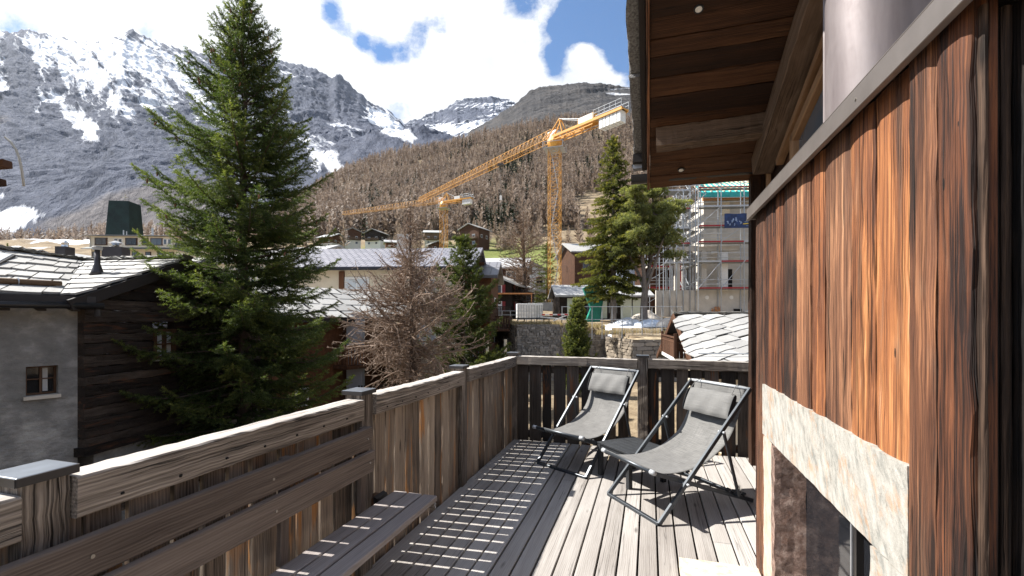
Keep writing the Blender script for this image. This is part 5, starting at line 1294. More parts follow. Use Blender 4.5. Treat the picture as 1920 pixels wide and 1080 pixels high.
# the slab field right of the valley: from the verge to the valley line
def field_right(mb):
    nv = 8
    for j in range(nv):
        v0 = j/nv; v1 = min(1, (j+1.2)/nv)
        L0, L1 = Vv.lerp(D_, v0), Vv.lerp(D_, v1); R0, R1 = A_.lerp(B_, v0), A_.lerp(B_, v1)
        k = max(1, int(round((L0-R0).length/.55)))
        slab_patch(mb, L0, R0, R1, L1, max(1, k), 1, .04, rs_, .14, 0, .030, gap=.006)
field_right(mb)
G_ = hs(-.25, 2.6, 1.97); U_ = P(-10, 468, 9.9)-HO
slab_patch(mb, G_, Vv, D_, U_, 6, 6, .045, rs_, .16, .12, .04, gap=.006)
slab_patch(mb, hs(-.25, 4.4, 1.97), G_, U_, P(-330, 440, 8.2)-HO, 5, 6, .045, rs_, .16, .12, .04, gap=.006)
slab_patch(mb, hl(4.9, -.28, 1.96), hl(4.9, 2.62, 1.95), D_, B_, 6, 6, .04, rs_, .16, .12, .03)
rf = mb.build('roof', 'slate_pale', NH)
mb = MB()   # ridge stones, darker with lichen
for (p, q, n) in ((B_, D_, 9), (D_, U_, 7), (U_, P(-330, 440, 8.2)-HO, 8)):
    for i in range(n):
        a = p.lerp(q, i/n); b = p.lerp(q, (i+1.15)/n); mb.plank(a+Vector((0, 0, .05+rl.uniform(0, .02))), b+Vector((0, 0, .05+rl.uniform(0, .02))), (0, 0, 1), rl.uniform(.05, .09), .34, ch=.02, seg=4, jit=.010)
mb.build('ridge_stones', 'slate_dark', rf)
mb = MB(); mb.prism([hl(-.2, -.1, 1.9), hl(2.3, -.1, 2.93), hl(4.85, -.1, 1.9)], hl(0, 7, 0)-hl(0, 0, 0)); mb.build('roof_deck', 'barge_dark', NH)
mb = MB(); mb.plank(hl(-.38, -.30, 1.80), hl(2.35, -.30, 2.905), (0, 0, 1), .22, .06, ch=.005); mb.plank(hl(2.25, -.30, 2.905), hl(5.0, -.30, 1.80), (0, 0, 1), .22, .06, ch=.005); mb.build('bargeboard', 'barge_dark', NH)
mb = MB(); sbox(mb, -.34, -.28, -.20, 4.3, 1.80, 1.985, gax=1); mb.build('fascia', 'gutter_dark', NH)
mb = MB(); mb.tube([hs(-.40, -.30, 1.80), hs(-.40, 4.3, 1.80)], .062, 14); gt = mb.build('gutter', 'gutter_dark', NH, smooth=True)
mb = MB(); mb.tube([hs(-.36, -.22, 1.78), hs(-.36, -.22, 1.60)], .05, 10); mb.build('gutter_outlet', 'gutter_dark', gt)
for t2 in (.10, .55, 1.0, 1.6):
    mb = MB(); mb.plank(hs(-.36, t2, 1.74), hs(.05, t2, 1.80), (0, 0, 1), .09, .12); mb.build('rafter_end', 'barge_dark', NH)
# snow-guard log with its iron strap
mb = MB(); lp = [bil(G_, Vv, D_, U_, u, .16)+Vector((0, 0, .11)) for u in np.linspace(-.6, .97, 12)]; mb.tube(lp, .058, 12); sg = mb.build('snow_guard_log', 'snow_log_wood', NH, smooth=True)
for u in (.70, .05):
    c = bil(G_, Vv, D_, U_, u, .16)+Vector((0, 0, .11)); ring = []
    dx = (Vector(lp[-1])-Vector(lp[0])).normalized(); side = dx.cross(Vector((0, 0, 1))).normalized()
    mb = MB(); pts = [c+side*.07*math.cos(a)+Vector((0, 0, .07*math.sin(a))) for a in np.linspace(-1.2, 3.6, 12)]+[c+side*-.05+Vector((0, 0, -.12))]
    mb.tube(pts, .010, 6); mb.build('iron_strap', 'scaffold_steel', sg)
# skylight in the left field
mb = MB(); q = [bil(G_, Vv, D_, U_, u, v)+Vector((0, 0, .12)) for (u, v) in ((-.05, .40), (.42, .36), (.36, .80), (-.05, .86))]
mb.prism(q, (0, 0, -.10)); sk = mb.build('skylight', 'cap_side', NH)
mb = MB(); c = sum(q, Vector())/4; mb.prism([c+(p-c)*.9+Vector((0, 0, .012)) for p in q], (0, 0, -.02)); mb.build('pane', 'glass_sky', sk)
# vent pipe with crown
vp = bil(Vv, A_, B_, D_, .36, .50)
mb = MB(); mb.tube([vp+Vector((0, 0, .02)), vp+Vector((0, 0, .12)), vp+Vector((0, 0, .28)), vp+Vector((0, 0, .58))], [.14, .10, .055, .05], 16); pv = mb.build('vent_pipe', 'flue_dark', NH, smooth=True)
mb = MB(); mb.tube([vp+Vector((0, 0, .58)), vp+Vector((0, 0, .63))], [.085, .09], 16); mb.tube([vp+Vector((0, 0, .63)), vp+Vector((0, 0, .66))], [.10, .08], 16); mb.build('vent_cowl', 'concrete_dark', pv)

# ================================================================== generic gable house
def gable_house(name, label, loc, rz, w, d, h, pitch=.40, over=.5, wall='white_paint', upper=None, split=.5, roof='slate', gable='y', win=(), balc=(), cat='chalet', group=None, th=.22, pane='glass_dark', frame='white_paint', shutters=None, chim=0, slab=None):
    "w along local x, d along local y, front faces -y; gable 'y': ridge runs along y (gable end to the front), 'x': ridge along x"
    t = thing(name, label, cat, loc, rz, group); mb = MB()
    half = (w if gable == 'y' else d)/2; rise = half*pitch; zsplit = h*split
    def body(mb, e, z0, z1, top):
        x, y = w/2+e, d/2+e
        if not top: mb.box((0, 0, (z0+z1)/2), (2*x, 2*y, z1-z0), ax=0); return
        if gable == 'y': mb.prism([(-x, -y, z0), (x, -y, z0), (x, -y, z1), (0, -y, z1+rise), (-x, -y, z1)], (0, 2*y, 0))
        else: mb.prism([(-x, -y, z0), (-x, y, z0), (-x, y, z1), (-x, 0, z1+rise), (-x, -y, z1)], (2*x, 0, 0))
    if upper:
        body(mb, 0, -2.5, zsplit, False); mb.build('wall', wall, t)
        mb = MB(); 
        x, y = w/2+.06, d/2+.06; z = zsplit; rows = 0
        body(mb, .06, zsplit, h, True); mb.build('timber_wall', upper, t)
    else: body(mb, 0, -2.5, h, True); mb.build('wall', wall, t)
    # roof
    mb = MB(); o = over; zr = h+rise
    ln = (d if gable == 'y' else w)+2*o; hw_ = half+o; ze = h-o*pitch
    def RP(a, b, z): return (a, b, z) if gable == 'y' else (b, a, z)
    for s in (-1, 1):
        q = [RP(s*hw_, -ln/2, ze), RP(0, -ln/2, zr), RP(0, ln/2, zr), RP(s*hw_, ln/2, ze)]
        vs = [Vector(p)+Vector((0, 0, th)) for p in q]+[Vector(p)+Vector((0, 0, .015)) for p in q]
        sl_ = math.hypot(hw_, zr-ze); gcs = [(0, 0, 0), (0, sl_, 0), (ln, sl_, 0), (ln, 0, 0)]*2
        mb.add(vs, [(0, 1, 2, 3), (7, 6, 5, 4), (0, 4, 5, 1), (1, 5, 6, 2), (2, 6, 7, 3), (3, 7, 4, 0)], gcs, .5)
    rf = mb.build('roof', 'barge_dark' if slab else roof, t)
    if slab:
        mb = MB(); rs2 = random.Random(hash(name) % 97)
        for s in (-1, 1):
            z0 = Vector((0, 0, th+.005)); a, b, c, e = [Vector(p)+z0 for p in (RP(s*hw_, -ln/2, ze), RP(s*hw_, ln/2, ze), RP(0, ln/2, zr), RP(0, -ln/2, zr))]
            slab_patch(mb, a, b, c, e, slab[0], slab[1], .03, rs2, .14, .12, .03)
        mb.build('slab', roof, rf)
    for k in range(chim):
        mb = MB(); mb.box(((.18 if gable == 'y' else -.2+.4*k)*w, .1*d, zr+.1), (.6, .6, 1.1)); mb.build('chimney', 'concrete_dark', rf)
    def face(f, u, z, out):
        if f == 'f': return Vector((u, -d/2-out, z))
        if f == 'b': return Vector((u, d/2+out, z))
        if f == 'l': return Vector((-w/2-out, u, z))
        return Vector((w/2+out, u, z))
    for (f, u, z, ww, hh) in win:
        e = .065 if (upper and z+hh/2 > zsplit) else .0; ax = (1, 0, 0) if f in 'fb' else (0, 1, 0); mb = MB()
        sz = (ww+.16, .10, hh+.16) if f in 'fb' else (.10, ww+.16, hh+.16)
        c = face(f, u, z, e+.0); mb.box(c, sz); fo = mb.build('window', frame, t)
        for s in ((-.25, .25) if ww > .7 else (0,)):
            mb = MB(); c2 = face(f, u+s*ww*1.0, z, e+.045); pw_ = ww*.44 if ww > .7 else ww*.9
            mb.box(c2, (pw_, .03, hh*.92) if f in 'fb' else (.03, pw_, hh*.92)); mb.build('pane', pane, fo)
        if shutters:
            for s in (-1, 1):
                mb = MB(); c2 = face(f, u+s*(ww*.78+.08), z, e+.05); mb.box(c2, (ww*.48, .05, hh+.1) if f in 'fb' else (.05, ww*.48, hh+.1)); mb.build('shutter', shutters, fo)
    for (f, u0, u1, z, dep, mat_) in balc:
        mb = MB(); a = face(f, u0, z, .08); b = face(f, u1, z, .08+dep); lo = [min(a[i], b[i]) for i in range(3)]; hi = [max(a[i], b[i]) for i in range(3)]
        mb.box(((lo[0]+hi[0])/2, (lo[1]+hi[1])/2, z), (hi[0]-lo[0], hi[1]-lo[1], .16)); bo = mb.build('balcony', mat_, t)
        mb = MB(); p = [face(f, u0, z+.08, .1), face(f, u0, z+.08, dep+.04), face(f, u1, z+.08, dep+.04), face(f, u1, z+.08, .1)]
        for q0, q1 in zip(p[:-1], p[1:]):
            n = max(2, int((q1-q0).length/.17))
            for i in range(n+1):
                c = q0.lerp(q1, i/n); mb.box((c.x, c.y, z+.55), (.11, .04, .86) if abs(q1.x-q0.x) > abs(q1.y-q0.y) else (.04, .11, .86))
            mb.bar(q0+Vector((0, 0, .95)), q1+Vector((0, 0, .95)), .10, .08)
        mb.build('balcony_railing', mat_, bo)
    return t
def rzv(deg): return YAW+math.radians(deg)     # rotation relative to the line of sight
def at(px, d, dz=0.0): X_ = (px-960)/FPX*d; return V(X_, d, ground_at(X_, d)+dz)
def atz(px, d, z): return V((px-960)/FPX*d, d, z)
# --- middle block with the grey tiled roof behind the larch
MBK = gable_house('chalet_block', 'wide cream apartment chalet with grey tiled roof and brown balconies behind the bare larch', atz(742, 34.0, -3.0), rzv(-3), 11.6, 8.0, 8.0, .40, .75, 'cream_wall', None, roof='tile_roof', gable='x', cat='apartment house', win=(
    ('f', -1.35, 6.4, 1.5, 1.7), ('f', -1.35, 3.6, 1.5, 1.6), ('f', 3.2, 6.4, 1.3, 1.5), ('f', 3.2, 3.4, 1.3, 1.5), ('f', 1.2, .8, .9, 1.2), ('f', -4.5, 3.5, 1.0, 1.2), ('r', 1.6, 6.0, 1.2, 1.6), ('r', 1.6, 3.2, 1.2, 1.6)),
    balc=(('f', -2.3, 1.6, 4.3, 1.0, 'warm_chalet_wood'), ('f', -2.3, 1.6, 1.6, 1.0, 'warm_chalet_wood'), ('r', -2.5, 3.5, 4.4, 1.5, 'chalet_wood'), ('r', -2.5, 3.5, 1.7, 1.5, 'chalet_wood'), ('f', -7.0, -5.85, 4.9, .9, 'warm_chalet_wood')), pane='glass_sky', frame='white_paint', chim=0)
mb = MB(); mb.box((.6, .2, 10.25), (.9, .8, 1.2)); mb.build('chimney', 'concrete', MBK)
mb = MB(); mb.box((0, -4.72, 7.78), (12.9, .12, .16), ax=0); mb.build('gutter', 'gutter_dark', MBK)
mb = MB()
for x in (-2.35, 1.65): mb.box((x, -4.06, 4.0), (.35, .14, 7.4))
mb.build('wall_cladding', 'warm_chalet_wood', MBK)
for y in (-3.6, -1.2, 1.2, 3.6): mb = MB(); mb.plank((5.6, y, 7.65+(4-abs(y))*.4), (6.5, y, 7.65+(4-abs(y))*.4), (0, 0, 1), .25, .2); mb.build('purlin_end', 'chalet_wood', MBK)
mb = MB(); mb.prism([(5.83, -4.0, 4.9), (5.83, 4.0, 4.9), (5.83, 4.0, 7.9), (5.83, 0, 9.45), (5.83, -4.0, 7.9)], (.06, 0, 0)); mb.build('gable_cladding', 'warm_chalet_wood', MBK)
# annex roof stepping down on its right
gable_house('chalet_annex', 'lower brown timber wing with small grey roof at the right end of the cream block', atz(893, 36.5, -2.9), rzv(-3), 3.0, 6.0, 7.6, .40, .5, 'warm_chalet_wood', None, roof='seam_roof', gable='x', cat='house', win=(('r', 0, 5.4, 1.1, 1.3), ('r', 0, 2.6, 1.1, 1.3), ('f', .6, 2.2, .8, 1.0)), balc=(('r', -2, 2, 3.6, 1.2, 'chalet_wood'), ('r', -2, 2, .9, 1.2, 'chalet_wood')))
# --- brown log chalet in front of it, stone slab roof
gable_house('log_chalet', 'brown log chalet with pale stone slab roof just right of the tall spruce', atz(600, 24.5, -3.0), rzv(-33), 4.9, 8.0, 4.75, .50, .75, 'warm_chalet_wood', None, roof='slate_pale', gable='y', win=(('r', -2.6, .95, .5, .7), ('r', .5, 3.6, .7, .8), ('f', 1.3, 1.0, .8, 1.0), ('f', -.9, 3.3, .9, 1.0)), slab=(9, 5), balc=(('r', -1.0, 3.9, 2.2, 1.1, 'warm_chalet_wood'),))
mb = MB(); pil = atz(667, 22.8, -3.1)
mb.box((0, 0, 2.45), (.75, .5, 4.9)); pl_ = mb.build('wall_pillar', 'grey_wall'); pl_.location = pil; pl_.rotation_euler = (0, 0, rzv(0)); tag(pl_, 'tall plain grey rendered wall slab at the corner of the brown log chalet', 'wall')
# --- slate roofed house just beyond the near house (only its roof shows)
RH = gable_house('slate_house', 'house beyond the near stone roof, its slab ridge carrying two black chimney boxes', atz(215, 18, -3.0), rzv(4), 6.2, 6.0, 5.55, .40, .5, 'grey_wall', None, roof='slate_pale', gable='x', slab=(10, 6), cat='house')
for (x, wv) in ((-1.2, .36), (.62, .72)):
    mb = MB(); mb.box((x, -.75, 6.95), (wv, .42, .62)); c_ = mb.build('chimney', 'flue_dark', RH)
    mb = MB(); mb.tube([(x, -.75, 7.27), (x, -.75, 7.34), (x, -.75, 7.42), (x, -.75, 7.52)], [.15*wv/.5, .10, .17*wv/.5, .03], 12); mb.build('cowl', 'chrome', c_)
# --- white hotel with the flat dormer storey
HT = thing('hotel', 'long cream hotel with pale sheet roof and dark framed windows below the green tower', 'hotel', atz(264, 90, 6.3), rzv(2)); HT.scale = (.85, .85, .82)
mb = MB(); mb.box((0, 3, 3.5), (19.0, 10, 14.6), ax=0); mb.build('wall', 'hotel_wall', HT)
mb = MB(); mb.box((0, 2.9, 12.25), (19.2, 10.4, 2.9), ax=0); mb.build('dormer_wall', 'hotel_wall', HT)
mb = MB(); mb.prism([(-10.6, -3.1, 13.75), (10.4, -3.1, 13.75), (9.2, 3.5, 14.9), (-7.6, 3.5, 14.9)], (0, .02, .12)); mb.prism([(-10.6, 9.5, 13.75), (10.4, 9.5, 13.75), (9.2, 3.5, 14.9), (-7.6, 3.5, 14.9)], (0, -.02, .12)); mb.prism([(-10.6, -3.1, 13.72), (-10.6, 9.5, 13.72), (-7.6, 3.5, 14.88)], (0, 0, .12)); mb.prism([(10.4, -3.1, 13.72), (10.4, 9.5, 13.72), (9.2, 3.5, 14.88)], (0, 0, .12)); mb.build('roof', 'hotel_roof', HT)
mb = MB(); mb.prism([(-10.4, -3.6, 10.5), (-10.4, -2.0, 11.1), (-10.4, -2.0, 11.22), (-10.4, -3.6, 10.62)], (20.8, 0, 0)); mb.prism([(9.6, -3.6, 10.5), (9.6, 6, 10.5), (9.6, 6, 13.5), (9.6, -2.2, 12.6)], (.12, 0, 0)); mb.build('lower_roof', 'green_roof', HT)
for x in (-9.2, 9.0):
    mb = MB(); mb.tube([(x, -2.6, 13.6), (x, -2.4, 11.3)], .07, 8); mb.build('drainpipe', 'concrete_dark', HT)
for (x, wd) in ((-6.9, 2.5), (-3.55, .7), (-2.85, .7), (-.2, 2.3), (2.6, 1.2), (6.0, 2.4), (8.0, .7)):
    pass
for (x, wd, hg) in ((-7.0, 2.5, 1.5), (-3.7, .72, 1.1), (-2.75, .72, 1.1), (-.3, 2.4, 1.5), (2.75, 1.2, 1.5), (5.3, 2.5, 1.5), (7.2, .7, 1.1), (8.2, .7, 1.1)):
    mb = MB(); mb.box((x, -2.32, 12.45), (wd+.3, .16, hg+.25)); f_ = mb.build('window', 'chalet_wood' if wd > 1 else 'white_paint', HT)
    for s in ((-.22, .25) if wd > 2 else (0,)):
        mb = MB(); mb.box((x+s*wd, -2.41, 12.45), (wd*(.5 if s < 0 else .4) if wd > 2 else wd*.8, .06, hg)); mb.build('pane', 'glass_dark' if x < 3 else 'glass_mid', f_)
for x in (-6.2, -3.4, 3.2, 5.9, 8.3, -8.6, .2):
    mb = MB(); mb.box((x, -2.02, 9.35), (1.3, .12, 1.5)); f_ = mb.build('window', 'chalet_wood', HT)
    for s in (-.24, .24): mb = MB(); mb.box((x+s, -2.09, 9.35), (.40, .06, 1.25)); mb.build('pane', 'glass_mid', f_)
for (x, y, r, h) in ((-3.9, 0, .12, 15.6), (-3.2, 0, .10, 15.3), (2.7, 0, .22, 16.2), (9.1, 0, .18, 15.9), (7.2, 3, .07, 18.2)):
    mb = MB(); mb.tube([(x, y, 14.1), (x, y, h)], r, 10); mb.build('roof_pipe' if r > .08 else 'antenna', 'scaffold_steel', HT)
# --- church tower
CT = thing('church_tower', 'dark green copper clad tapering church tower with a cross above the hotel', 'church tower', atz(234.5, 112, 6.0), rzv(8))
def frustum(mb, b0, b1, z0, z1):
    vs = [(sx*b0/2, sy*b0/2, z0) for sx, sy in ((-1, -1), (1, -1), (1, 1), (-1, 1))]+[(sx*b1/2, sy*b1/2, z1) for sx, sy in ((-1, -1), (1, -1), (1, 1), (-1, 1))]
    mb.add(vs, [(0, 1, 2, 3), (7, 6, 5, 4)]+[(i, (i+1) % 4, 4+(i+1) % 4, 4+i) for i in range(4)])
mb = MB(); mb.box((0, 0, 6), (5.2, 5.2, 16)); mb.build('shaft', 'hotel_wall', CT)
mb = MB(); frustum(mb, 5.45, 4.35, 14, 24.1); cl = mb.build('copper_cladding', 'copper_green', CT)
mb = MB()
for f in range(4):
    R_ = Matrix.Rotation(f*math.pi/2, 3, 'Z')
    for i in range(15):
        u = -1+2*(i+.5)/15; mb.bar(R_ @ Vector((u*2.72, -2.74, 14)), R_ @ Vector((u*2.17, -2.19, 24.1)), .07)
mb.build('standing_seam', 'copper_green', cl)
mb = MB(); mb.bar((0, 0, 24), (0, 0, 26.3), .14); mb.bar((-.6, 0, 25.5), (.6, 0, 25.5), .14); mb.build('cross', 'lamp_pole', CT)
# --- village roofs at the left
for (px, d, w_, h_, lab, wl) in ((48, 120, 9.5, 4.0, 'brown chalet under a pale roof at the far left, beyond the slab ridge', 'chalet_wood'), (97, 112, 8.0, 3.1, 'low brown house with pale roof left of the hotel, beside the chimney box', 'chalet_wood'), (147, 118, 6.6, 3.6, 'small timber house with arched dark window immediately left of the hotel', 'warm_chalet_wood'), (8, 140, 8, 4, 'pale roofed house cut by the left edge of the photo, behind the dark green bush', 'white_paint'), (72, 95, 7, 2.4, 'low pale roof in front of the brown chalets at the left', 'chalet_wood')):
    gable_house('village_house', lab, at(px, d, .5 if d > 100 else 2.2), rzv(fr.uniform(-12, 12)), w_, 8, h_+2.0, .36, .8, wl, None, roof='hotel_roof', gable='x' if px != 147 else 'y', cat='house', win=(('f', -1.5, 2.2, 1.2, 1.2), ('f', 1.6, 2.2, 1.2, 1.2)))
spruce('fir_tree', 'small dark green fir left of the brown village chalets', at(14, 116, 1), 9, lambda t: 2.2*(1-t)**.7+.1, 71, 'far_spruce_needles', whorl=.9, nbr=6, sec=.5, sp=.3, nb=7, bl=.35, bw=.12, z_low=.4, tr=.2, shade=.4)
# --- chalets on the meadow under the forest
hill = [(622, 225, 9, 5, -25, 'long low chalet with pale roof and an orange timber end, leftmost on the meadow', 'x', 'warm_chalet_wood', 'concrete'),
        (660, 236, 8, 7, 24, 'tall dark brown chalet with white side wall in the middle of the meadow', 'y', 'chalet_wood', 'white_paint'),
        (706, 232, 8.5, 6.5, -14, 'dark chalet with white balconies and white ground floor, right of the tall brown one', 'y', 'black_chalet_wood', 'white_paint'),
        (811, 238, 7.6, 6.2, 5, 'grey weathered chalet with flat pale roof just left of the far crane mast', 'x', 'beam_wood', 'concrete'),
        (890, 222, 11, 8.6, -30, 'big brown chalet with two stacked roofs right of the far crane mast', 'y', 'chalet_wood', 'chalet_wood'),
        (866, 205, 5.0, 5.0, 10, 'small dark barn with pale side wall in front of the big brown chalet', 'y', 'black_chalet_wood', 'white_paint'),
        (962, 268, 5, 5, -30, 'small black barn on the slope beside the pale track', 'y', 'black_chalet_wood', 'concrete'),
        (735, 205, 5.5, 4.0, 20, 'small reddish house with pale roof just above the tiled roof of the cream block', 'x', 'warm_chalet_wood', 'white_paint'),
        (817, 196, 5, 4, 35, 'low dark hut with steep roof on the meadow above the tiled roof', 'y', 'chalet_wood', 'chalet_wood')]
for (px, d, w_, h_, rot, lab, gb, up_, wl) in hill:
    gable_house('hill_chalet', lab, at(px, d, .8), rzv(rot), w_, w_*.85, h_*1.0, .42, .9, wl, up_, .38, roof='hotel_roof' if gb == 'x' else 'slate', gable=gb, cat='chalet', group='chalets on the hillside meadow', th=.35,
                win=[('f', s*w_*.24, h_*k, w_*.13, h_*.17) for s in (-1, 1) for k in (.2, .58)]+[('r', s*w_*.2, h_*.58, w_*.12, h_*.17) for s in (-1, 1)], balc=(('f', -w_*.42, w_*.42, h_*.42, 1.2, 'beam_wood'),) if h_ > 6 else ())
# --- dark chalets behind the larch on the terrace
gable_house('village_chalet', 'black timber chalet with red shutters behind the balcony end of the cream block', atz(933, 52, 1.6), rzv(-16), 5.4, 7, 3.7, .42, .9, 'black_chalet_wood', None, roof='slate_pale', gable='y', win=[('f', u, z, .7, .9) for u in (-1.3, 1.2) for z in (1.3, 3.1)]+[('r', u, z, .7, .9) for u in (-2, 2) for z in (1.3, 3.1)], shutters='red_shutter', balc=(('f', -2.6, 2.6, .2, .8, 'black_chalet_wood'), ('r', -3, 3, 2.0, .8, 'black_chalet_wood')))
gable_house('village_chalet', 'white and brown chalet with orange timber top behind the black one with red shutters', atz(932, 70, 1.5), rzv(-6), 8.6, 8, 7.6, .40, .9, 'white_paint', 'warm_chalet_wood', .62, roof='hotel_roof', gable='x', win=[('f', u, z, 1.3, 1.4) for u in (-2.6, 0, 2.6) for z in (3.4, 6.2)], balc=(('f', -3.8, 3.8, 4.8, 1.2, 'warm_chalet_wood'),))
gable_house('village_chalet', 'white house with brown window frames and pale roof directly behind the bare terrace larch', atz(976, 84, 3.0), rzv(14), 7.0, 8, 7.2, .42, .9, 'white_paint', None, roof='hotel_roof', gable='y', win=[('f', u, z, 1.0, 1.5) for u in (-2.4, 0, 2.4) for z in (2.6, 5.2)]+[('l', u, z, 1.0, 1.5) for u in (-2, 2) for z in (2, 5)], frame='warm_chalet_wood', balc=(('f', -1, 4.2, 3.0, 1.2, 'concrete'),))
gable_house('village_house', 'long white apartment house glimpsed through the tall spruce, left of the cream block', atz(540, 52, -1), rzv(-20), 13, 10, 8.6, .36, .8, 'white_paint', None, roof='hotel_roof', gable='x', cat='house', win=[('f', u, z, 1.4, 1.5) for u in (-4.4, -1.5, 1.5, 4.4) for z in (2.4, 5.4)])
BH = gable_house('village_house', 'grey barrel roofed hall glimpsed beyond the spruce branches above the cream block', atz(577, 78, 2), rzv(-10), 11, 9, 10, .36, .8, 'hotel_wall', None, roof='green_roof', gable='x', cat='house', win=[('f', u, 7.6, 1.6, 1.6) for u in (-4, -2, 0, 2, 4)])
gable_house('village_chalet', 'brown house with pale roof behind the trunk of the tall narrow spruce', atz(1118, 82, 4.5), rzv(10), 11, 9, 8.5, .40, .9, 'chalet_wood', None, roof='slate_pale', gable='x', win=[('f', u, z, 1.2, 1.3) for u in (-3.5, 0, 3.5) for z in (3, 6)], frame='window_wood')
# ================================================================== stone walls of the upper terrace
def stone_wall(name, label, quads, mat, seed, sw=.42, sh=.19):
    mb = MB(); rs2 = random.Random(seed)
    for (A, B, C, D) in quads:           # A-B bottom, D-C top
        A, B, C, D = map(Vector, (A, B, C, D)); n = (B-A).cross(D-A).normalized()
        W_ = (B-A).length; H_ = (D-A).length; rows = max(2, int(H_/sh)); z = 0
        hs = [rs2.uniform(.6, 1.4) for _ in range(rows)]; tot = sum(hs); acc_ = 0
        mb.prism([A-n*.05, B-n*.05, C-n*.05, D-n*.05], -n*.5, rn=.0)
        for h in hs:
            v0, v1 = acc_/tot, (acc_+h)/tot; acc_ += h; u = -rs2.uniform(0, .5)*sw/W_
            while u < 1:
                du = rs2.uniform(.5, 1.7)*sw/W_; a, b = max(0, u), min(1, u+du); u += du
                if b-a < .005: continue
                g = .012; p = rs2.uniform(-.03, .05)
                q = []
                for (x, y) in ((a+g/W_, v0+.02/rows), (b-g/W_, v0+.02/rows), (b-g/W_, v1-.06/rows), (a+g/W_, v1-.06/rows)):
                    q.append(bil(A, B, C, D, x+rs2.uniform(-.03, .03)/W_, y+rs2.uniform(-.16, .16)/rows)+n*(p+rs2.uniform(-.02, .02)))
                c = sum(q, Vector())/4
                poly = []
                for i in range(4):
                    e = q[i].lerp(q[(i+1) % 4], .5)+(c-q[i]).normalized()*rs2.uniform(-.03, .0)*0
                    poly += [q[i].lerp(c, .10), e+(e-c).normalized()*rs2.uniform(-.01, .02)]
                o = rs2.uniform(0, 30); k = len(poly)
                vs = poly+[x-n*.25 for x in poly]; gc = [(v.x+o, v.y+o, v.z) for v in vs]
                mb.add(vs, [tuple(range(k))]+[(i, (i+1) % k, k+(i+1) % k, k+i) for i in range(k)], gc, rs2.random())
    o = mb.build(name, mat); return tag(o, label, 'stone wall')
def W3(px, d, z): return V((px-960)/FPX*d, d, z)
def battered(p0, p1, zb, zt, lean=.25):
    "wall quad from plan point p0 to p1 (px,d) leaning back"
    a, b = W3(*p0, zb), W3(*p1, zb); n = (b-a).cross(Vector((0, 0, 1))).normalized()
    return (a+n*lean, b+n*lean, b+Vector((0, 0, zt-zb)), a+Vector((0, 0, zt-zb)))
plain('bank_mat', (0.33, 0.265, 0.17), 0.95, noise_amt=0.45, scale=1.5, bmp=0.6, bscale=6, bdist=0.1)
stone_wall('stone_wall', 'sunlit side of a dry stone terrace wall facing left, tall grass hanging over its top', [battered((914, 43), (969, 33.4), -3.1, 1.15)], 'dry_stone', 1, .34, .16)
stone_wall('stone_wall', 'shaded dark face of a dry stone terrace wall left of the small bushy pine', [battered((969, 33.4), (1050, 34.2), -3.3, 1.15), battered((1050, 34.2), (1062, 40), -3.3, 1.1)], 'dry_stone_shaded', 2, .30, .14)
stone_wall('stone_wall', 'recessed shaded dry stone wall directly behind the small bushy pine', [battered((1056, 38), (1140, 39), -3.3, .3)], 'dry_stone_shaded', 3, .34, .16)
stone_wall('stone_wall', 'sunlit terrace wall of big squared stones right of the small bushy pine', [battered((1122, 40.5), (1186, 33.2), -3.3, .05)], 'dry_stone', 4, .58, .21)
stone_wall('stone_wall', 'shaded terrace wall of long flat stones beside the balcony of the slab roofed chalet', [battered((1186, 33.2), (1330, 34.5), -3.3, .02)], 'dry_stone_shaded', 5, .85, .26)
# fill the bank between the walls and the upper terrace
mb = MB()
mb.prism([W3(969, 33.8, 1.12), W3(1052, 34.6, 1.12), W3(1064, 41, 1.1), W3(1140, 41, .3), W3(1187, 33.6, .02), W3(1340, 34.9, .02), W3(1340, 42, 1.25), W3(912, 44, 1.25), W3(917, 43, 1.12)][::-1], (0, 0, -.6))
bk = mb.build('bank', 'bank_mat' if 'bank_mat' in MATS else 'rubble'); tag(bk, kind='structure')
# dry grass on the bank and over the wall tops
rsg = np.random.RandomState(8); Pg = []
for (p0, p1, n, zt) in (((914, 43), (969, 33.6), 900, 1.1), ((969, 33.8), (1052, 34.5), 700, 1.1), ((1064, 40), (1140, 40), 500, .5), ((1120, 36), (1330, 36.5), 1500, .35)):
    u = rsg.uniform(0, 1, n); px = p0[0]+(p1[0]-p0[0])*u; d = p0[1]+(p1[1]-p0[1])*u+np.abs(rsg.normal(0, .9, n))
    X_ = (px-960)/FPX*d; q = FW[None]*d[:, None]+RT[None]*X_[:, None]; q[:, 2] = zt+np.maximum(0, d-36)*.08-.05; Pg.append(q)
Pg = np.concatenate(Pg); n = len(Pg); Pg = np.repeat(Pg, 5, 0)+rsg.normal(0, .08, (n*5, 3))*np.array([1, 1, 0])
dr = nrmz(rsg.normal(0, .35, (n*5, 3))+np.array([0, 0, 1.])); sd = nrmz(np.cross(dr, rsg.normal(0, 1, (n*5, 3)))); l = rsg.uniform(.15, .45, (n*5, 1))
vg = np.stack([Pg-sd*.02, Pg+sd*.02, Pg+dr*l], 1).reshape(-1, 3)
tag(mesh_arrays('dry_grass', vg, np.arange(len(vg)).reshape(-1, 3), 'dry_grass_blades', attrs={'rn': np.repeat(rsg.uniform(0, 1, n*5), 3)}), 'dry tan grass along the tops of the stone walls', 'grass', kind='stuff')
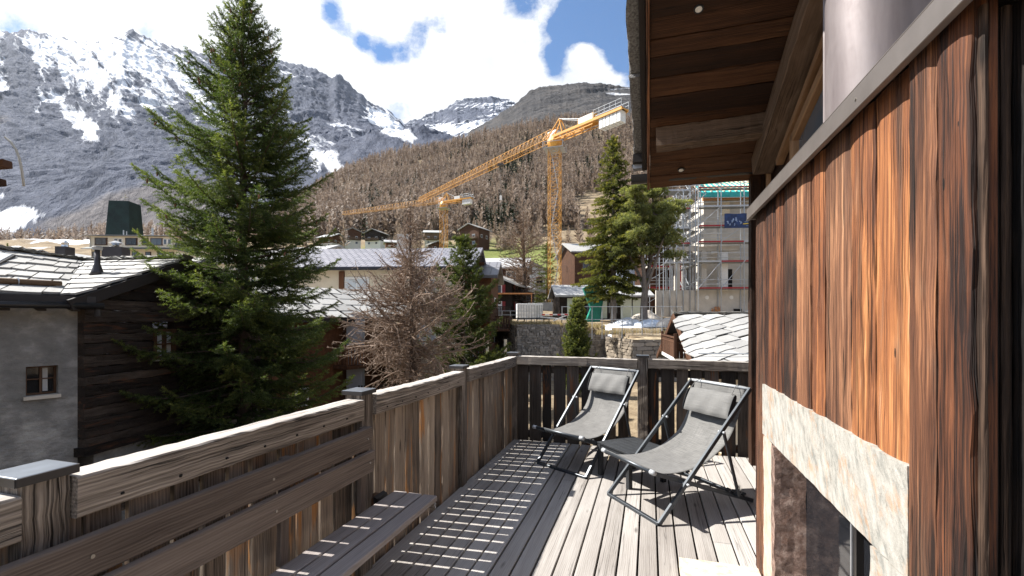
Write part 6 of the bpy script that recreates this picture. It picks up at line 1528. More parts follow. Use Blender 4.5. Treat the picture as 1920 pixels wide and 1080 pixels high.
# ================================================================== tower cranes
def lattice(mb, p0, p1, s, seg, r, tri=False, s2=None, diag=True):
    "square (or triangular) lattice beam between two points"
    p0 = Vector(p0); p1 = Vector(p1); a = (p1-p0).normalized(); up = Vector((0, 0, 1)) if abs(a.z) < .9 else Vector((1, 0, 0))
    x = a.cross(up).normalized(); y = x.cross(a).normalized(); s2 = s if s2 is None else s2
    def cor(t):
        w_ = s+(s2-s)*t; c = p0.lerp(p1, t)
        if tri: return [c-x*w_/2, c+x*w_/2, c+y*w_*1.15]
        return [c-x*w_/2-y*w_/2, c+x*w_/2-y*w_/2, c+x*w_/2+y*w_/2, c-x*w_/2+y*w_/2]
    k = 3 if tri else 4; prev = cor(0)
    for i in range(seg):
        nx = cor((i+1)/seg)
        for j in range(k):
            j2 = (j+1) % k; mb.bar(prev[j], nx[j], r*1.5); mb.bar(nx[j], nx[j2], r*.75)
            if diag:
                if tri and j == 0: mb.bar(prev[j], nx[j2], r*.7); continue
                m_ = nx[j2] if i % 2 == 0 else nx[j]; b_ = prev[j] if i % 2 == 0 else prev[j2]
                if tri:
                    mid = (prev[j if j else 0]+nx[j])/2
                    mb.bar(prev[j] if j == 2 else prev[j2], ((prev[j2]+nx[j2])/2 if j == 2 else (prev[j]+nx[j])/2), r*.75); mb.bar(nx[j] if j == 2 else nx[j2], ((prev[j2]+nx[j2])/2 if j == 2 else (prev[j]+nx[j])/2), r*.75)
                else: mb.bar(b_, m_, r*.75); mb.bar(prev[j2] if i % 2 == 0 else prev[j], nx[j] if i % 2 == 0 else nx[j2], r*.6)
        prev = nx
def crane(label, base, H, ms, jib_tip, cj_tip, mseg, jseg, js, cb, r=.07, grey_ladder=True, base_block=True):
    r *= .8
    t = thing('tower_crane', label, 'crane', base, 0, 'yellow tower cranes'); b0 = Vector(base)
    jt = Vector(jib_tip)-b0; cj = Vector(cj_tip)-b0; dirj = Vector((jt.x, jt.y, 0)).normalized(); dirc = Vector((cj.x, cj.y, 0)).normalized(); side = dirc.cross(Vector((0, 0, 1)))
    mb = MB(); lattice(mb, (0, 0, 0), (0, 0, H-1.3), ms, mseg, r); mb.build('mast', 'crane_yellow', t)
    mb = MB(); p = Vector((-.25, -.1, 0)); 
    for i in range(int(H/6)): mb.bar((ms*.3*(1 if i % 2 else -1), 0, i*6+.3), (ms*.3*(-1 if i % 2 else 1), .1, i*6+6), .13)
    mb.build('ladder', 'crane_grey', t)
    mb = MB(); mb.tube([(0, 0, H-1.5), (0, 0, H-.9), (0, 0, H-.6), (0, 0, H+.1)], [ms*.55, ms*.66, ms*.66, ms*.5], 14); mb.build('slewing_ring', 'crane_yellow', t)
    mb = MB(); lattice(mb, Vector((0, 0, H))+dirj*.8, jt+Vector((0, 0, 0)), js, jseg, r*.8, tri=True, s2=js*.62); ji = mb.build('jib', 'crane_yellow', t)
    tr = (Vector((0, 0, H)).lerp(jt, .30)); mb = MB(); mb.box(tr-Vector((0, 0, .25)), (1.0, 1.0, .35)); tl = mb.build('trolley', 'crane_dark', t)
    # counter jib
    L_c = (cj-Vector((0, 0, H))).length; c0 = Vector((0, 0, H)); mb = MB()
    for s in (-1, 1):
        mb.bar(c0+side*s*.7, cj+side*s*.7, .22, .42)
        mb.bar(c0+side*s*.7+Vector((0, 0, -.55)), c0.lerp(cj, .62)+side*s*.7+Vector((0, 0, -.55)), .14)
    for i in range(9): q = c0.lerp(cj, i/8); mb.bar(q-side*.7, q+side*.7, .14)
    for i in range(6): q = c0.lerp(cj, i/8); q2 = c0.lerp(cj, (i+1)/8); mb.bar(q-side*.7+Vector((0, 0, -.55)), q2+side*.7, .1)
    mb.build('counter_jib', 'crane_yellow', t)
    R_ = Matrix((dirc, side, Vector((0, 0, 1)))).transposed()
    mb = MB(); mb.box(c0.lerp(cj, .52)+Vector((0, 0, .55)), (L_c*.22, 1.5, 1.0), R=R_); mb.build('winch_housing', 'crane_yellow', t)
    mb = MB(); mb.box(c0.lerp(cj, .52)+Vector((0, 0, .62))+side*(.76), (L_c*.20, .03, .8), R=R_); mb.box(c0.lerp(cj, .52)+Vector((0, 0, .62))-side*(.76), (L_c*.20, .03, .8), R=R_); mb.box(c0.lerp(cj, .52)+Vector((0, 0, 1.07)), (L_c*.21, 1.4, .04), R=R_); mb.build('housing_panel', 'crane_white', t)
    mb = MB(); mb.box(c0.lerp(cj, .83)+Vector((0, 0, .30)), (L_c*.33, 1.7, .10), R=R_); mb.build('walkway', 'crane_grey', t)
    mb = MB()
    for s in (-1, 1):
        e0, e1 = c0.lerp(cj, .64)+side*s*.85, cj+side*s*.85
        for hz in (.75, 1.25): mb.tube([e0+Vector((0, 0, hz)), e1+Vector((0, 0, hz))], .035, 6)
        for i in range(6): q = e0.lerp(e1, i/5); mb.tube([q+Vector((0, 0, .3)), q+Vector((0, 0, 1.25))], .03, 6)
    mb.build('handrail', 'crane_grey', t)
    for i in range(6):
        q = c0.lerp(cj, .72+.047*i); mb = MB(); mb.box(q+Vector((0, 0, -.85)), (L_c*.038, 1.25, 1.55), R=R_); mb.build('counterweight', 'crane_white', t)
    # A-frame and tie bars
    top = c0+dirc*1.2+Vector((0, 0, 2.6)); mb = MB()
    for s in (-1, 1): mb.bar(c0-dirc*1.2+side*s*.6, top+side*s*.25, .16); mb.bar(c0+dirc*2.2+side*s*.6, top+side*s*.25, .16); mb.bar(c0+dirj*2.4+side*s*.5+Vector((0, 0, .4)), top+side*s*.3-dirc*.6-Vector((0, 0, 1.1)), .12)
    mb.bar(top-side*.3, top+side*.3, .2); mb.build('top_frame', 'crane_yellow', t)
    mb = MB()
    for s in (-1, 1): mb.tube([top+side*s*.25, c0.lerp(cj, .44)+side*s*.5+Vector((0, 0, 1.0))], .06, 6)
    mb.build('tie_bar', 'crane_grey', t)
    # cab and switch cabinet
    cabp = c0+dirj*1.3+Vector((0, 0, .75))-side*(cb*1.1); mb = MB(); mb.box(cabp, (1.9, 1.2, 1.9), R=R_); cab_ = mb.build('cab', 'crane_white', t, bevel=.05)
    mb = MB(); mb.box(cabp+side*(cb*-.62)+Vector((0, 0, .2)), (.7, .04, .9), R=R_); mb.build('cab_window', 'glass_mid', cab_)
    mb = MB(); mb.box(c0-Vector((0, 0, 1.9)), (ms+1.4, ms+1.4, .08)); 
    for sx in (-1, 1):
        mb.bar((sx*(ms/2+.7), -(ms/2+.7), H-1.0), (sx*(ms/2+.7), (ms/2+.7), H-1.0), .08); mb.bar((-(ms/2+.7), sx*(ms/2+.7), H-1.0), ((ms/2+.7), sx*(ms/2+.7), H-1.0), .08)
        for sy in (-1, 1): mb.bar((sx*(ms/2+.7), sy*(ms/2+.7), H-1.9), (sx*(ms/2+.7), sy*(ms/2+.7), H-.95), .07)
    mb.build('platform', 'crane_grey', t)
    # lettered strip: too small in the photo to read
    mb = MB(); mb.box(c0.lerp(cj, .30)-side*cb*.83+Vector((0, 0, .02)), (L_c*.24, .03, .42), R=R_); sp_ = mb.build('sign', 'crane_white', t)
    mb = MB()
    for i in range(11):
        if i in (3, 9): continue
        mb.box(c0.lerp(cj, .195+.020*i)-side*cb*.852+Vector((0, 0, .02)), (L_c*.012, .02, .26), R=R_)
    mb.build('lettering', 'crane_dark', sp_)
    # hook
    hk = tr+Vector((0, 0, -.4)); mb = MB(); mb.tube([hk, hk-Vector((0, 0, 5.5))], .03, 5); mb.build('hoist_rope', 'crane_dark', tl)
    mb = MB(); mb.box(hk-Vector((0, 0, 5.9)), (.35, .35, .8)); mb.build('hook_block', 'crane_white', tl)
    if base_block:
        mb = MB()
        for i in range(4): mb.box((random.uniform(-.05, .05), 0, -.25-.55*i+.2), (4.6-.02*i, 4.2, .53), rn=random.random())
        mb.build('ballast', 'concrete', t)
    return t
Hc = 28.4
crane('big yellow tower crane nearer the terrace, jib sloping across the forest', W3(1040, 72, 3.9), CAMH+.0+28.6-3.9, 1.75, W3(786, 110.5, CAMH+28.4), W3(1172, 62.0, CAMH+28.6), 19, 42, 1.5, 1)
crane('smaller yellow tower crane farther back near the hillside chalets', W3(832, 135, 8.5), CAMH+34.6-8.5, 1.8, W3(643, 150, CAMH+34.3), W3(885, 131, CAMH+34.8), 18, 34, 1.5, 1, base_block=False)
# ================================================================== building under construction with scaffold
BC = thing('construction_site_building', 'unfinished grey concrete building under a teal sheet behind the scaffold', 'building', W3(1385, 56, 1.0), rzv(-4))
mb = MB(); mb.box((2.4, 5, 8.0), (13.2, 10, 15.6), ax=0); mb.build('concrete_wall', 'concrete', BC)
mb = MB(); mb.box((1.2, -.3, 4.7), (12.6, 1.0, 8.9), ax=0); lw = mb.build('lower_wall', 'concrete', BC)
# ground floor front wall with the freestanding frame
mb = MB(); mb.box((-4.8, -4.1, 1.9), (12.4, .4, 3.9), ax=0); mb.box((4.5, -4.1, 1.9), (6, .4, 3.9), ax=0)
mb.box((-8.6, -4.1, 6.1), (.6, .4, 4.6)); mb.box((-5.6, -4.1, 6.1), (.55, .4, 4.6)); mb.box((-5.3, -4.1, 8.6), (7.2, .4, .5), ax=0); mb.build('front_wall', 'concrete', BC)
mb = MB(); mb.box((-3.4, -4.0, 6.0), (.8, .8, 4.4)); mb.box((-3.2, -2.6, 8.5), (1.2, 2.6, .35)); mb.build('column', 'white_paint', BC)
for (x, z, w_, h_) in ((-1.9, 5.4, 1.6, 2.4), (-1.9, 1.1, .9, 1.2), (3.5, 10.4, 2.4, 2.2), (3.6, 13.2, 3.0, 1.4), (3.6, 7.6, 2.2, 1.4)):
    mb = MB(); y = -.82 if z < 9 else -.03
    if z < 2: y = -4.32
    mb.box((x, y, z), (w_, .08, h_)); mb.build('opening', 'dark_gap', BC)
for x in (-5.3, -2.6):
    mb = MB(); mb.tube([(x, -4.32, 3.0), (x, -4.36, 3.0)], .22, 14); mb.build('pipe_sleeve', 'white_paint', BC)
for i in range(5):
    mb = MB(); mb.box((.4+i*.0, -.9, .6+i*0), (.01, .01, .01)) if False else None
# roof: timber edge and teal underlay with battens
mb = MB(); mb.prism([(-4.7, -1.3, 14.9), (9.6, -1.3, 15.3), (9.6, -1.3, 16.0), (-4.7, -1.3, 15.7)], (0, .35, 0)); mb.build('roof_edge', 'timber_edge', BC)
tq = [Vector((-5.3, -1.7, 15.75)), Vector((10, -1.7, 15.75)), Vector((10, 6.5, 19.3)), Vector((-3.6, 6.5, 19.3))]
mb = MB(); mb.prism(tq, (0, 0, -.06)); mb.prism([(-5.3, -1.74, 15.2), (10, -1.74, 14.9), (10, -1.74, 15.7), (-5.3, -1.74, 15.7)], (0, .03, 0)); ts = mb.build('roof_sheet', 'teal_sheet', BC)
mb = MB()
for i in range(22):
    u = i/21; mb.bar(tq[0].lerp(tq[1], u)+Vector((0, 0, .08)), tq[3].lerp(tq[2], u)+Vector((0, 0, .08)), .16, .1)
mb.build('batten', 'pale_batten', ts)
mb = MB(); mb.box((-1.6, -.1, 14.2), (.9, .2, 1.6)); mb.build('timber_post', 'pale_batten', BC)
mb = MB()
rsr = random.Random(2)
for i in range(40): mb.tube([(rsr.uniform(-5.2, -3.5), -4.6, .2+rsr.uniform(0, .4)), (rsr.uniform(-4.8, -3.8), -4.5, 1.2+rsr.uniform(0, .8))], .03, 5)
rb = mb.build('rebar_bundle', 'timber_edge'); rb.location = BC.location; rb.rotation_euler = BC.rotation_euler; tag(rb, 'bundle of orange protruding rods at the foot of the concrete front wall', 'rods')
# scaffold
SF = thing('scaffold', 'tall steel tube scaffold with red and grey boards around the unfinished building', 'scaffold', BC.location, BC.rotation_euler[2])
lv = [1.0, 3.9, 6.9, 9.1, 10.9, 13.1, 15.2]; bays = [-6.6, -4.1, -1.6, .9, 3.4, 5.9]
yf = -5.3
for i, x in enumerate(bays):
    for y in (yf, yf+.9):
        top = 17.6 if i in (1, 2, 3) else 16.2
        mb = MB(); mb.tube([(x, y, .0), (x, y, top)], .055, 6); mb.build('upright', 'scaffold_steel', SF)
for k, z in enumerate(lv[1:]):
    for i in range(len(bays)-1):
        a, b = bays[i], bays[i+1]
        mb = MB(); mb.box(((a+b)/2, yf+.45, z), (b-a-.06, .75, .07), ax=0); dk_ = mb.build('deck_board', 'scaffold_deck', SF)
        m_ = 'scaffold_red' if rsr.random() < .62 else ('scaffold_blue' if rsr.random() < .2 else 'scaffold_steel')
        mb = MB(); mb.box(((a+b)/2, yf-.02, z+.13), (b-a-.08, .03, .17), ax=0); mb.build('toe_board', m_, dk_)
        mb = MB()
        for hz in (.55, 1.05): mb.tube([(a, yf-.03, z+hz), (b, yf-.03, z+hz)], .035, 6)
        mb.build('guard_rail', 'scaffold_steel', SF)
for (i, k) in ((3, 4), (0, 1), (2, 2), (1, 1), (2, 0), (3, 2), (1, 3), (0, 4), (2, 3), (4, 1)):
    mb = MB(); mb.tube([(bays[i], yf-.08, lv[k]+.1), (bays[i+1], yf-.08, lv[k+1]+.1)], .04, 6); mb.build('brace', 'scaffold_steel', SF)
# left return of the scaffold: deep tangle of bays running back along the side wall
for j, y in enumerate((-3.0, -.4, 2.2, 4.8, 7.4)):
    for x in (-5.6, -6.9):
        mb = MB(); mb.tube([(x, y, 0), (x, y, 16.6)], .055, 6); mb.build('upright', 'scaffold_steel', SF)
    for k, z in enumerate(lv[1:]):
        if j < 4:
            mb = MB(); mb.box((-6.1, y+1.3, z), (.8, 2.5, .07), ax=1); mb.build('deck_board', 'scaffold_deck', SF)
            mb = MB()
            for hz in (.55, 1.05): mb.tube([(-6.65, y, z+hz), (-6.65, y+2.6, z+hz)], .035, 6); mb.tube([(-6.6, y, z+hz), (-5.6, y, z+hz)], .035, 6)
            mb.tube([(-6.66, y, z), (-6.66, y+2.6, z+2.1)], .04, 6); mb.build('guard_rail', 'scaffold_steel', SF)
        if j == 0:
            mb = MB()
            for s in (0, .55): mb.bar((-5.0, -3.2+s, z), (-7.3 if k % 2 else -5.0+0, -3.2+s, z+2.1), .06) if k % 2 else mb.bar((-7.3, -3.2+s, z), (-5.0, -3.2+s, z+2.1), .06)
            mb.build('stair', 'scaffold_steel', SF)
for j in range(4):
    for k, z in enumerate(lv[2:5]):
        mb = MB(); x0 = -9.4; mb.tube([(-6.6, -3+2.6*j, z), (x0+1.2*(j % 2), -3+2.6*j, z)], .04, 6); mb.tube([(x0+1.2*(j % 2), -3+2.6*j, 0), (x0+1.2*(j % 2), -3+2.6*j, z+1.6)], .05, 6); mb.build('outrigger', 'scaffold_steel', SF)
for j, y in enumerate((-4.4, -2.6)):
    for i in range(5):
        x = -7.2-.75*i
        mb = MB(); mb.tube([(x, y, 0), (x, y, 15.8-.5*i)], .06, 6); mb.build('upright', 'scaffold_steel', SF)
for k, z in enumerate(lv[2:]):
    mb = MB(); mb.box((-8.6, -3.5, z), (3.0, 1.6, .07), ax=0); d3 = mb.build('deck_board', 'scaffold_deck', SF)
    mb = MB(); mb.box((-8.6, -4.43, z+.13), (3.0, .03, .17), ax=0); mb.build('toe_board', 'scaffold_red' if k % 2 else 'scaffold_steel', d3)
    mb = MB()
    for hz in (.55, 1.05): mb.tube([(-10.1, -4.45, z+hz), (-7.1, -4.45, z+hz)], .04, 6)
    mb.tube([(-10.1, -4.5, z), (-8.6, -4.5, z+2.0)], .045, 6); mb.tube([(-8.6, -4.5, z+2.0), (-7.1, -4.5, z)], .045, 6); mb.build('guard_rail', 'scaffold_steel', SF)
# banner on the scaffold: dark blue with pale figures, a yellow strip and disc
BNR = thing('banner', 'dark blue banner with pale figures and a yellow strip hung on the scaffold', 'banner', Vector(BC.location)+BC.rotation_euler.to_matrix() @ Vector((-5.375, -.05, 3.1)), BC.rotation_euler[2]); BNR.scale = (.9, 1, .76)
mb = MB(); nx_ = 14; vs = []; fs = []
for i in range(nx_+1):
    for j in range(6): vs.append((1.75+3.9*i/nx_+.0, yf-.12+.03*math.sin(i*1.3+j*.7), 10.0+2.1*j/5+.04*math.sin(i*.9)*(j == 5)))
fs = [(i*6+j, i*6+6+j, i*6+7+j, i*6+j+1) for i in range(nx_) for j in range(5)]; mb.add(vs, fs); cl_ = mb.build('cloth', 'banner_blue', BNR, smooth=True)
rb_ = random.Random(6)
for (x, z, s) in ((2.15, 10.9, .8), (2.7, 11.1, 1.0), (3.2, 11.2, .9), (2.4, 10.5, .7), (3.65, 10.8, .85), (2.95, 10.45, .7)):
    mb = MB()
    for k in range(6):
        a = rb_.uniform(0, 6.28); r_ = rb_.uniform(.02, .22)*s; w_ = rb_.uniform(.06, .13)*s
        x_, z_ = x+r_*math.cos(a)*.7, z+r_*1.4*math.sin(a)
        pts = [(x_+w_*math.cos(q)*.7, yf-.165, z_+w_*1.5*math.sin(q)) for q in np.linspace(0, 5.4, 7)]; mb.prism(pts, (0, .01, 0))
    mb.build('figure', 'banner_pale', cl_)
mb = MB(); mb.prism([(3.95, yf-.17, 10.50), (5.45, yf-.17, 10.62), (5.5, yf-.17, 10.76), (3.98, yf-.17, 10.62)], (0, .01, 0)); mb.prism([(5.3+.28*math.cos(q), yf-.172, 11.15+.28*math.sin(q)) for q in np.linspace(0, 6.0, 16)], (0, .01, 0)); mb.build('yellow_emblem', 'banner_yellow', cl_)
mb = MB(); mb.box((4.75, yf-.165, 10.84), (1.3, .012, .05)); mb.box((4.75, yf-.165, 10.28), (.9, .012, .05)); mb.build('text_line', 'banner_pale', cl_)
# red hoist mast and side structure left of it
RH2 = thing('brown_building', 'balconied brown building part with a bright red post left of the scaffold', 'building', W3(1248, 60, 3.0), rzv(0))
mb = MB(); mb.box((-.2, 3, 5), (5.0, 4, 10), ax=0); mb.build('wall', 'chalet_wood', RH2)
mb = MB(); mb.box((1.6, -.7, 5.0), (.34, .34, 8.6)); mb.build('red_post', 'bright_red', RH2)
for z in (2.6, 5.4, 8.2):
    mb = MB(); mb.box((-.4, .2, z), (4.4, 1.9, .25), ax=0); s_ = mb.build('balcony_slab', 'concrete', RH2)
    mb = MB(); mb.box((-.4, -.76, z+.02), (4.4, .04, .28), ax=0); mb.build('slab_edge', 'scaffold_red', s_)
    mb = MB()
    for hz in (.5, .95, 1.3): mb.tube([(-2.6, -.7, z+hz), (1.6, -.7, z+hz)], .04, 6)
    for x in (-2.6, -1.2, .2, 1.6): mb.tube([(x, -.7, z), (x, -.7, z+1.3)], .05, 6)
    mb.build('guard_rail', 'scaffold_steel', s_)
for x in (-3.0, -2.4):
    mb = MB(); mb.tube([(x, -1.0, -2), (x, -1.0, 10.5)], .055, 6); mb.build('upright', 'scaffold_steel', RH2)
for z in (.5, 3.3, 6.0): mb = MB(); mb.tube([(-2.9, -1.05, z), (1.5, -1.05, z+2.6)], .045, 6); mb.build('brace', 'scaffold_steel', RH2)
# white tarpaulin sheet of the covered house to the left, with its faint line of letters
TW = thing('covered_house', 'house wrapped in pale blue white sheeting with a roof below it, behind the pine trunks', 'house', W3(1218, 66, 3.0), rzv(6))
mb = MB(); mb.box((0, 3, 5.6), (6.2, 5, 7.6), ax=0); mb.build('sheeting', 'tarp_pale', TW)
mb = MB(); mb.prism([(-2.0, .46, 7.2), (-1.5, .46, 7.2), (2.0, .46, 3.2), (1.4, .46, 3.2)], (0, .02, 0)); mb.build('pale_stripe', 'snow', TW)
mb = MB()
for i in range(11):
    if i in (3,): continue
    mb.box((-1.5+.27*i, .46, 6.4), (.13, .02, .26))
mb.build('lettering', 'crane_grey', TW)
mb = MB(); mb.prism([(-4.2, -1.9, 1.5), (4.4, -1.9, 1.5), (3.8, .3, 2.3), (-3.8, .3, 2.3)], (0, 0, .15)); mb.build('lower_roof', 'hotel_roof', TW)
mb = MB(); mb.box((0, -1.0, -.4), (8.2, 1.4, 3.6), ax=0); mb.build('lower_wall', 'concrete', TW)
mb = MB(); mb.box((3.0, -1.75, .2), (.7, .12, 1.4)); mb.build('opening', 'dark_gap', TW)
# low shed with pale panels behind the trunks
SH = gable_house('site_shed', 'long low shed with pale corrugated roof and pale panels behind the two trunks', W3(1122, 50, 1.5), rzv(3), 9.4, 5, 2.5, .42, .5, 'black_chalet_wood', None, roof='hotel_roof', gable='x', cat='shed')
for (x, w_) in ((-3.3, 1.2), (-.35, 1.25), (2.3, 1.15), (3.65, 1.3)):
    mb = MB(); mb.box((x, -2.56, 1.15), (w_, .10, 2.1)); mb.build('panel', 'pale_panel', SH)
for (x, w_) in ((-1.5, .7), (.9, .9)):
    mb = MB(); mb.box((x, -2.55, 1.2), (w_, .08, 1.1)); mb.build('window', 'glass_mid', SH)
# green debris chute / skip bag
mb = MB(); q = [(-.95, 0, 3.25), (-.25, 0, 3.7), (.75, 0, 3.75), (1.05, 0, 2.9), (.85, 0, 1.6), (.62, 0, .0), (-.75, 0, .0), (-.2, 0, 1.3), (-.6, 0, 2.3)]
mb.prism(q, (0, .9, 0)); gch = mb.build('green_chute', 'skip_green'); gch.location = W3(1113, 43.5, 1.25); gch.rotation_euler = (0, 0, rzv(0)); tag(gch, 'green plastic debris chute standing behind the small bushy pine', 'debris chute')
mb = MB(); mb.box((.25, -.01, 1.95), (.5, .02, .16)); mb.build('yellow_label', 'banner_yellow', gch)
mb = MB()
for (x, z) in ((.15, 3.1), (.45, 3.1), (.2, 2.6), (.5, 2.6)): mb.tube([(x, -.005, z), (x, -.02, z)], .07, 10)
mb.build('hole', 'dark_gap', gch)
# site hoarding fence of steel posts and rails
SFN = thing('site_fence', 'grey steel mesh fence standing on the stone walls in front of the two trunks', 'fence', W3(1150, 35.5, 0), rzv(0))
mb = MB(); 
for i in range(13):
    x = -4.0+i*.78
    mb = MB(); mb.tube([(x, .0, .0), (x, .0, 2.55)], .028, 6); mb.build('fence_post', 'fence_steel', SFN)
mb = MB()
for z in (1.5, 2.5): mb.tube([(-4.0, .0, z), (5.4, .0, z)], .024, 6)
mb.build('fence_rail', 'fence_steel', SFN)
mb = MB()
for i in range(50): x = -.6+i*.12; mb.tube([(x, -.02, .05), (x, -.02, 1.3)], .010, 4)
mb.build('mesh_panel', 'fence_steel', SFN)
LF = thing('guard_fence', 'grey pipe guard rail along the top of the left terrace wall below the black chalet', 'fence', W3(945, 39.5, 1.2), rzv(20))
for i in range(9):
    mb = MB(); mb.tube([(-2.4+i*.75, 0, 0), (-2.4+i*.75, 0, 1.05)], .03, 6); mb.build('fence_post', 'fence_steel', LF)
mb = MB()
for z in (.4, .7, 1.05): mb.tube([(-2.4, 0, z), (3.6, 0, z)], .025, 6)
mb.build('fence_rail', 'fence_steel', LF)
WF = thing('worn_fence', 'crooked old wooden fence with red and white barrier boards on the left terrace wall top', 'fence', W3(1015, 35.0, 1.15), rzv(0))
for i in range(9):
    mb = MB(); x = -1.9+i*.5; mb.plank((x, 0, -.3), (x+rsr.uniform(-.15, .15), rsr.uniform(-.1, .1), .55+rsr.uniform(-.2, .15)), (1, 0, 0), .06, .06, jit=.005, seg=4); mb.build('post', 'picket_dark', WF)
mb = MB(); mb.plank((-2.2, 0, .42), (.5, 0, .46), (0, 0, 1), .09, .04); mb.build('rail', 'picket_dark', WF)
mb = MB(); mb.plank((-.1, -.1, .55), (1.9, -.1, .35), (0, 0, 1), .10, .03); mb.plank((.3, -.15, .72), (2.4, -.15, .75), (0, 0, 1), .10, .03); mb.plank((.9, -.12, .25), (2.1, -.12, .75), (0, 0, 1), .09, .03); mb.build('barrier_board', 'white_paint', WF)
mb = MB()
for x in (.15, .75, 1.35, 1.9): mb.box((x, -.175, .73), (.25, .02, .105))
mb.build('red_band', 'bright_red', WF)
# containers and stacked slabs below the larch
for (px, d, w_, lab) in ((923, 49, 2.0, 'pale site container beside the black chalet'), (985, 47, 1.9, 'white site container at the foot of the bare terrace larch'), (1001, 47.4, 1.6, 'white site container right of the larch trunk, next to the crane ballast')):
    mb = MB(); mb.box((0, 0, 1.1), (w_, 2.2, 2.3)); o = mb.build('site_container', 'crane_white', None, bevel=.04); o.location = W3(px, d, .85); o.rotation_euler = (0, 0, rzv(4)); tag(o, lab, 'container')
    mb = MB()
    for i in range(7): mb.box((-w_*.42+i*w_*.14, -1.11, 1.1), (.06, .03, 2.0))
    mb.build('rib', 'crane_grey', o)
mb = MB(); mb.box((0, 0, 2.3), (4.6, 2.6, .12)); 
for x in (-2.2, 2.2): mb.box((x, -1.2, 1.1), (.1, .1, 2.3))
cpt = mb.build('canopy', 'timber_edge'); cpt.location = W3(957, 48.5, 1.9); cpt.rotation_euler = (0, 0, rzv(0)); tag(cpt, 'flat brown canopy roof on posts between the pale containers', 'canopy')
# snow heap, tarpaulin heap, rubble
def heap(name, label, cat, c, rx, ry, h, mat, seed, kind=None):
    n, m_ = 40, 20; u = np.linspace(0, 2*math.pi, n, endpoint=False); r = np.linspace(0, 1, m_); U, R_ = np.meshgrid(u, r, indexing='ij')
    x = R_*np.cos(U)*rx; y = R_*np.sin(U)*ry; z = h*(1-R_**1.6)*(1+.5*fbm(x*1.3+seed, y*1.3, 4))+fbm(x*3+seed, y*3, 3)*.12*h*(1-R_); z[:, -1] = -.25
    v = np.stack([x, y, z], -1).reshape(-1, 3); idx = np.arange(n*m_).reshape(n, m_); i2 = np.roll(idx, -1, 0)
    f = np.stack([idx[:, :-1], i2[:, :-1], i2[:, 1:], idx[:, 1:]], -1).reshape(-1, 4)[:, ::-1]
    o = mesh_arrays(name, v, f, mat, smooth=True); o.location = c; o.rotation_euler = (0, 0, YAW); return tag(o, label, cat, kind=kind)
heap('snow_heap', 'dirty white snow heap behind the fence between the two trunks', 'snow heap', W3(1176, 42, 1.2), 1.5, 1.0, .42, 'snow', 1)
heap('tarpaulin', 'crumpled pale blue tarpaulin heap right of the pine trunk', 'tarpaulin', W3(1226, 39.5, 1.1), 1.8, 1.0, .42, 'tarp_pale', 2)
heap('rubble_heap', 'tan rubble heap behind the pale blue tarpaulin', 'rubble', W3(1212, 45, 1.5), 1.7, 1.0, .8, 'rubble', 3)
heap('debris_heap', 'dark slate debris heap above the ridge of the slab roofed chalet', 'debris', W3(1290, 37, 1.2), 2.6, 1.2, .85, 'slate_dark' if False else 'crane_dark', 4)
heap('snow_patch', 'white snow patch on the ground left of the shaded stone wall', 'snow', W3(942, 31.0, -3.05), 1.5, 3.2, .32, 'snow', 5)
# ================================================================== slab roofed chalet just below the terrace, on the right
SC2 = thing('slab_chalet', 'chalet with pale diamond laid stone slab roof and brown balcony just beyond the back railing', 'chalet', W3(1420, 19, -3.2), 0)
so_ = Vector(SC2.location)
def sl2(px, d, z): return W3(px, d, z)-so_
# ridge level at z=1.72, eave near the terrace at z=-.25
Rl, Rr_ = sl2(1262, 19.4, 1.76), sl2(1560, 18.6, 1.76); El, Er = sl2(1303, 14.4, -.05), sl2(1640, 13.6, -.05)
Bl, Br = sl2(1232, 24.2, -.35), sl2(1520, 23.5, -.35)
mb = MB(); mb.prism([El-Vector((0, 0, .13)), Er-Vector((0, 0, .13)), Rr_-Vector((0, 0, .13)), Rl-Vector((0, 0, .13))], (0, 0, .08)); mb.prism([Bl-Vector((0, 0, .13)), Br-Vector((0, 0, .13)), Rr_-Vector((0, 0, .13)), Rl-Vector((0, 0, .13))], (0, 0, .08)); rf2 = mb.build('roof_deck', 'barge_dark', SC2)
# diamond laid slabs: courses run diagonally
mb = MB(); rs3 = random.Random(17); nU = (Er-El).normalized(); nV = (Rl-El); nV = (nV-nU*nV.dot(nU)); Hs = nV.length; nV.normalize(); nN = nU.cross(nV)
Wd = (Er-El).length; ca, sa = math.cos(math.radians(33)), math.sin(math.radians(33)); su, sv = .86, .50
for j in range(-6, 26):
    offj = rs3.uniform(0, su)
    for i in range(-16, 26):
        a = i*su+offj+rs3.uniform(-.06, .06); bq = j*sv
        wob = .09*math.sin(a*1.7+j)
        pts = []
        for (da, db) in ((0, 0), (su*.5, rs3.uniform(-.03, .05)), (su, 0), (su-.0, sv*1.12), (.0, sv*1.12)):
            aa = a+da+rs3.uniform(-.03, .03); bb_ = bq+db+wob+rs3.uniform(-.035, .035); pts.append((aa*ca-bb_*sa, aa*sa+bb_*ca))
        cx_ = sum(p[0] for p in pts)/5; cy_ = sum(p[1] for p in pts)/5
        if not (-.1 < cy_ < Hs+.0) or cx_ > Wd+.2: continue
        left = nU.dot(Rl-El)*cy_/Hs
        if cx_ < left-.15: continue
        q = []
        for k, (x_, y_) in enumerate(pts):
            x_ = max(x_, nU.dot(Rl-El)*min(1, max(0, y_/Hs))-.12); y_ = min(max(y_, -.08), Hs+.02)
            q.append(El+nU*x_+nV*y_+nN*((.030 if k < 3 else -.004)+rs3.uniform(0, .01)))
        vs = [p+nN*.03 for p in q]+q; o = rs3.uniform(0, 30)
        mb.add(vs, [(0, 1, 2, 3, 4)]+[(a_, (a_+1) % 5, 5+(a_+1) % 5, 5+a_) for a_ in range(5)], [(p.x+o, p.y+o, p.z) for p in vs], rs3.random())
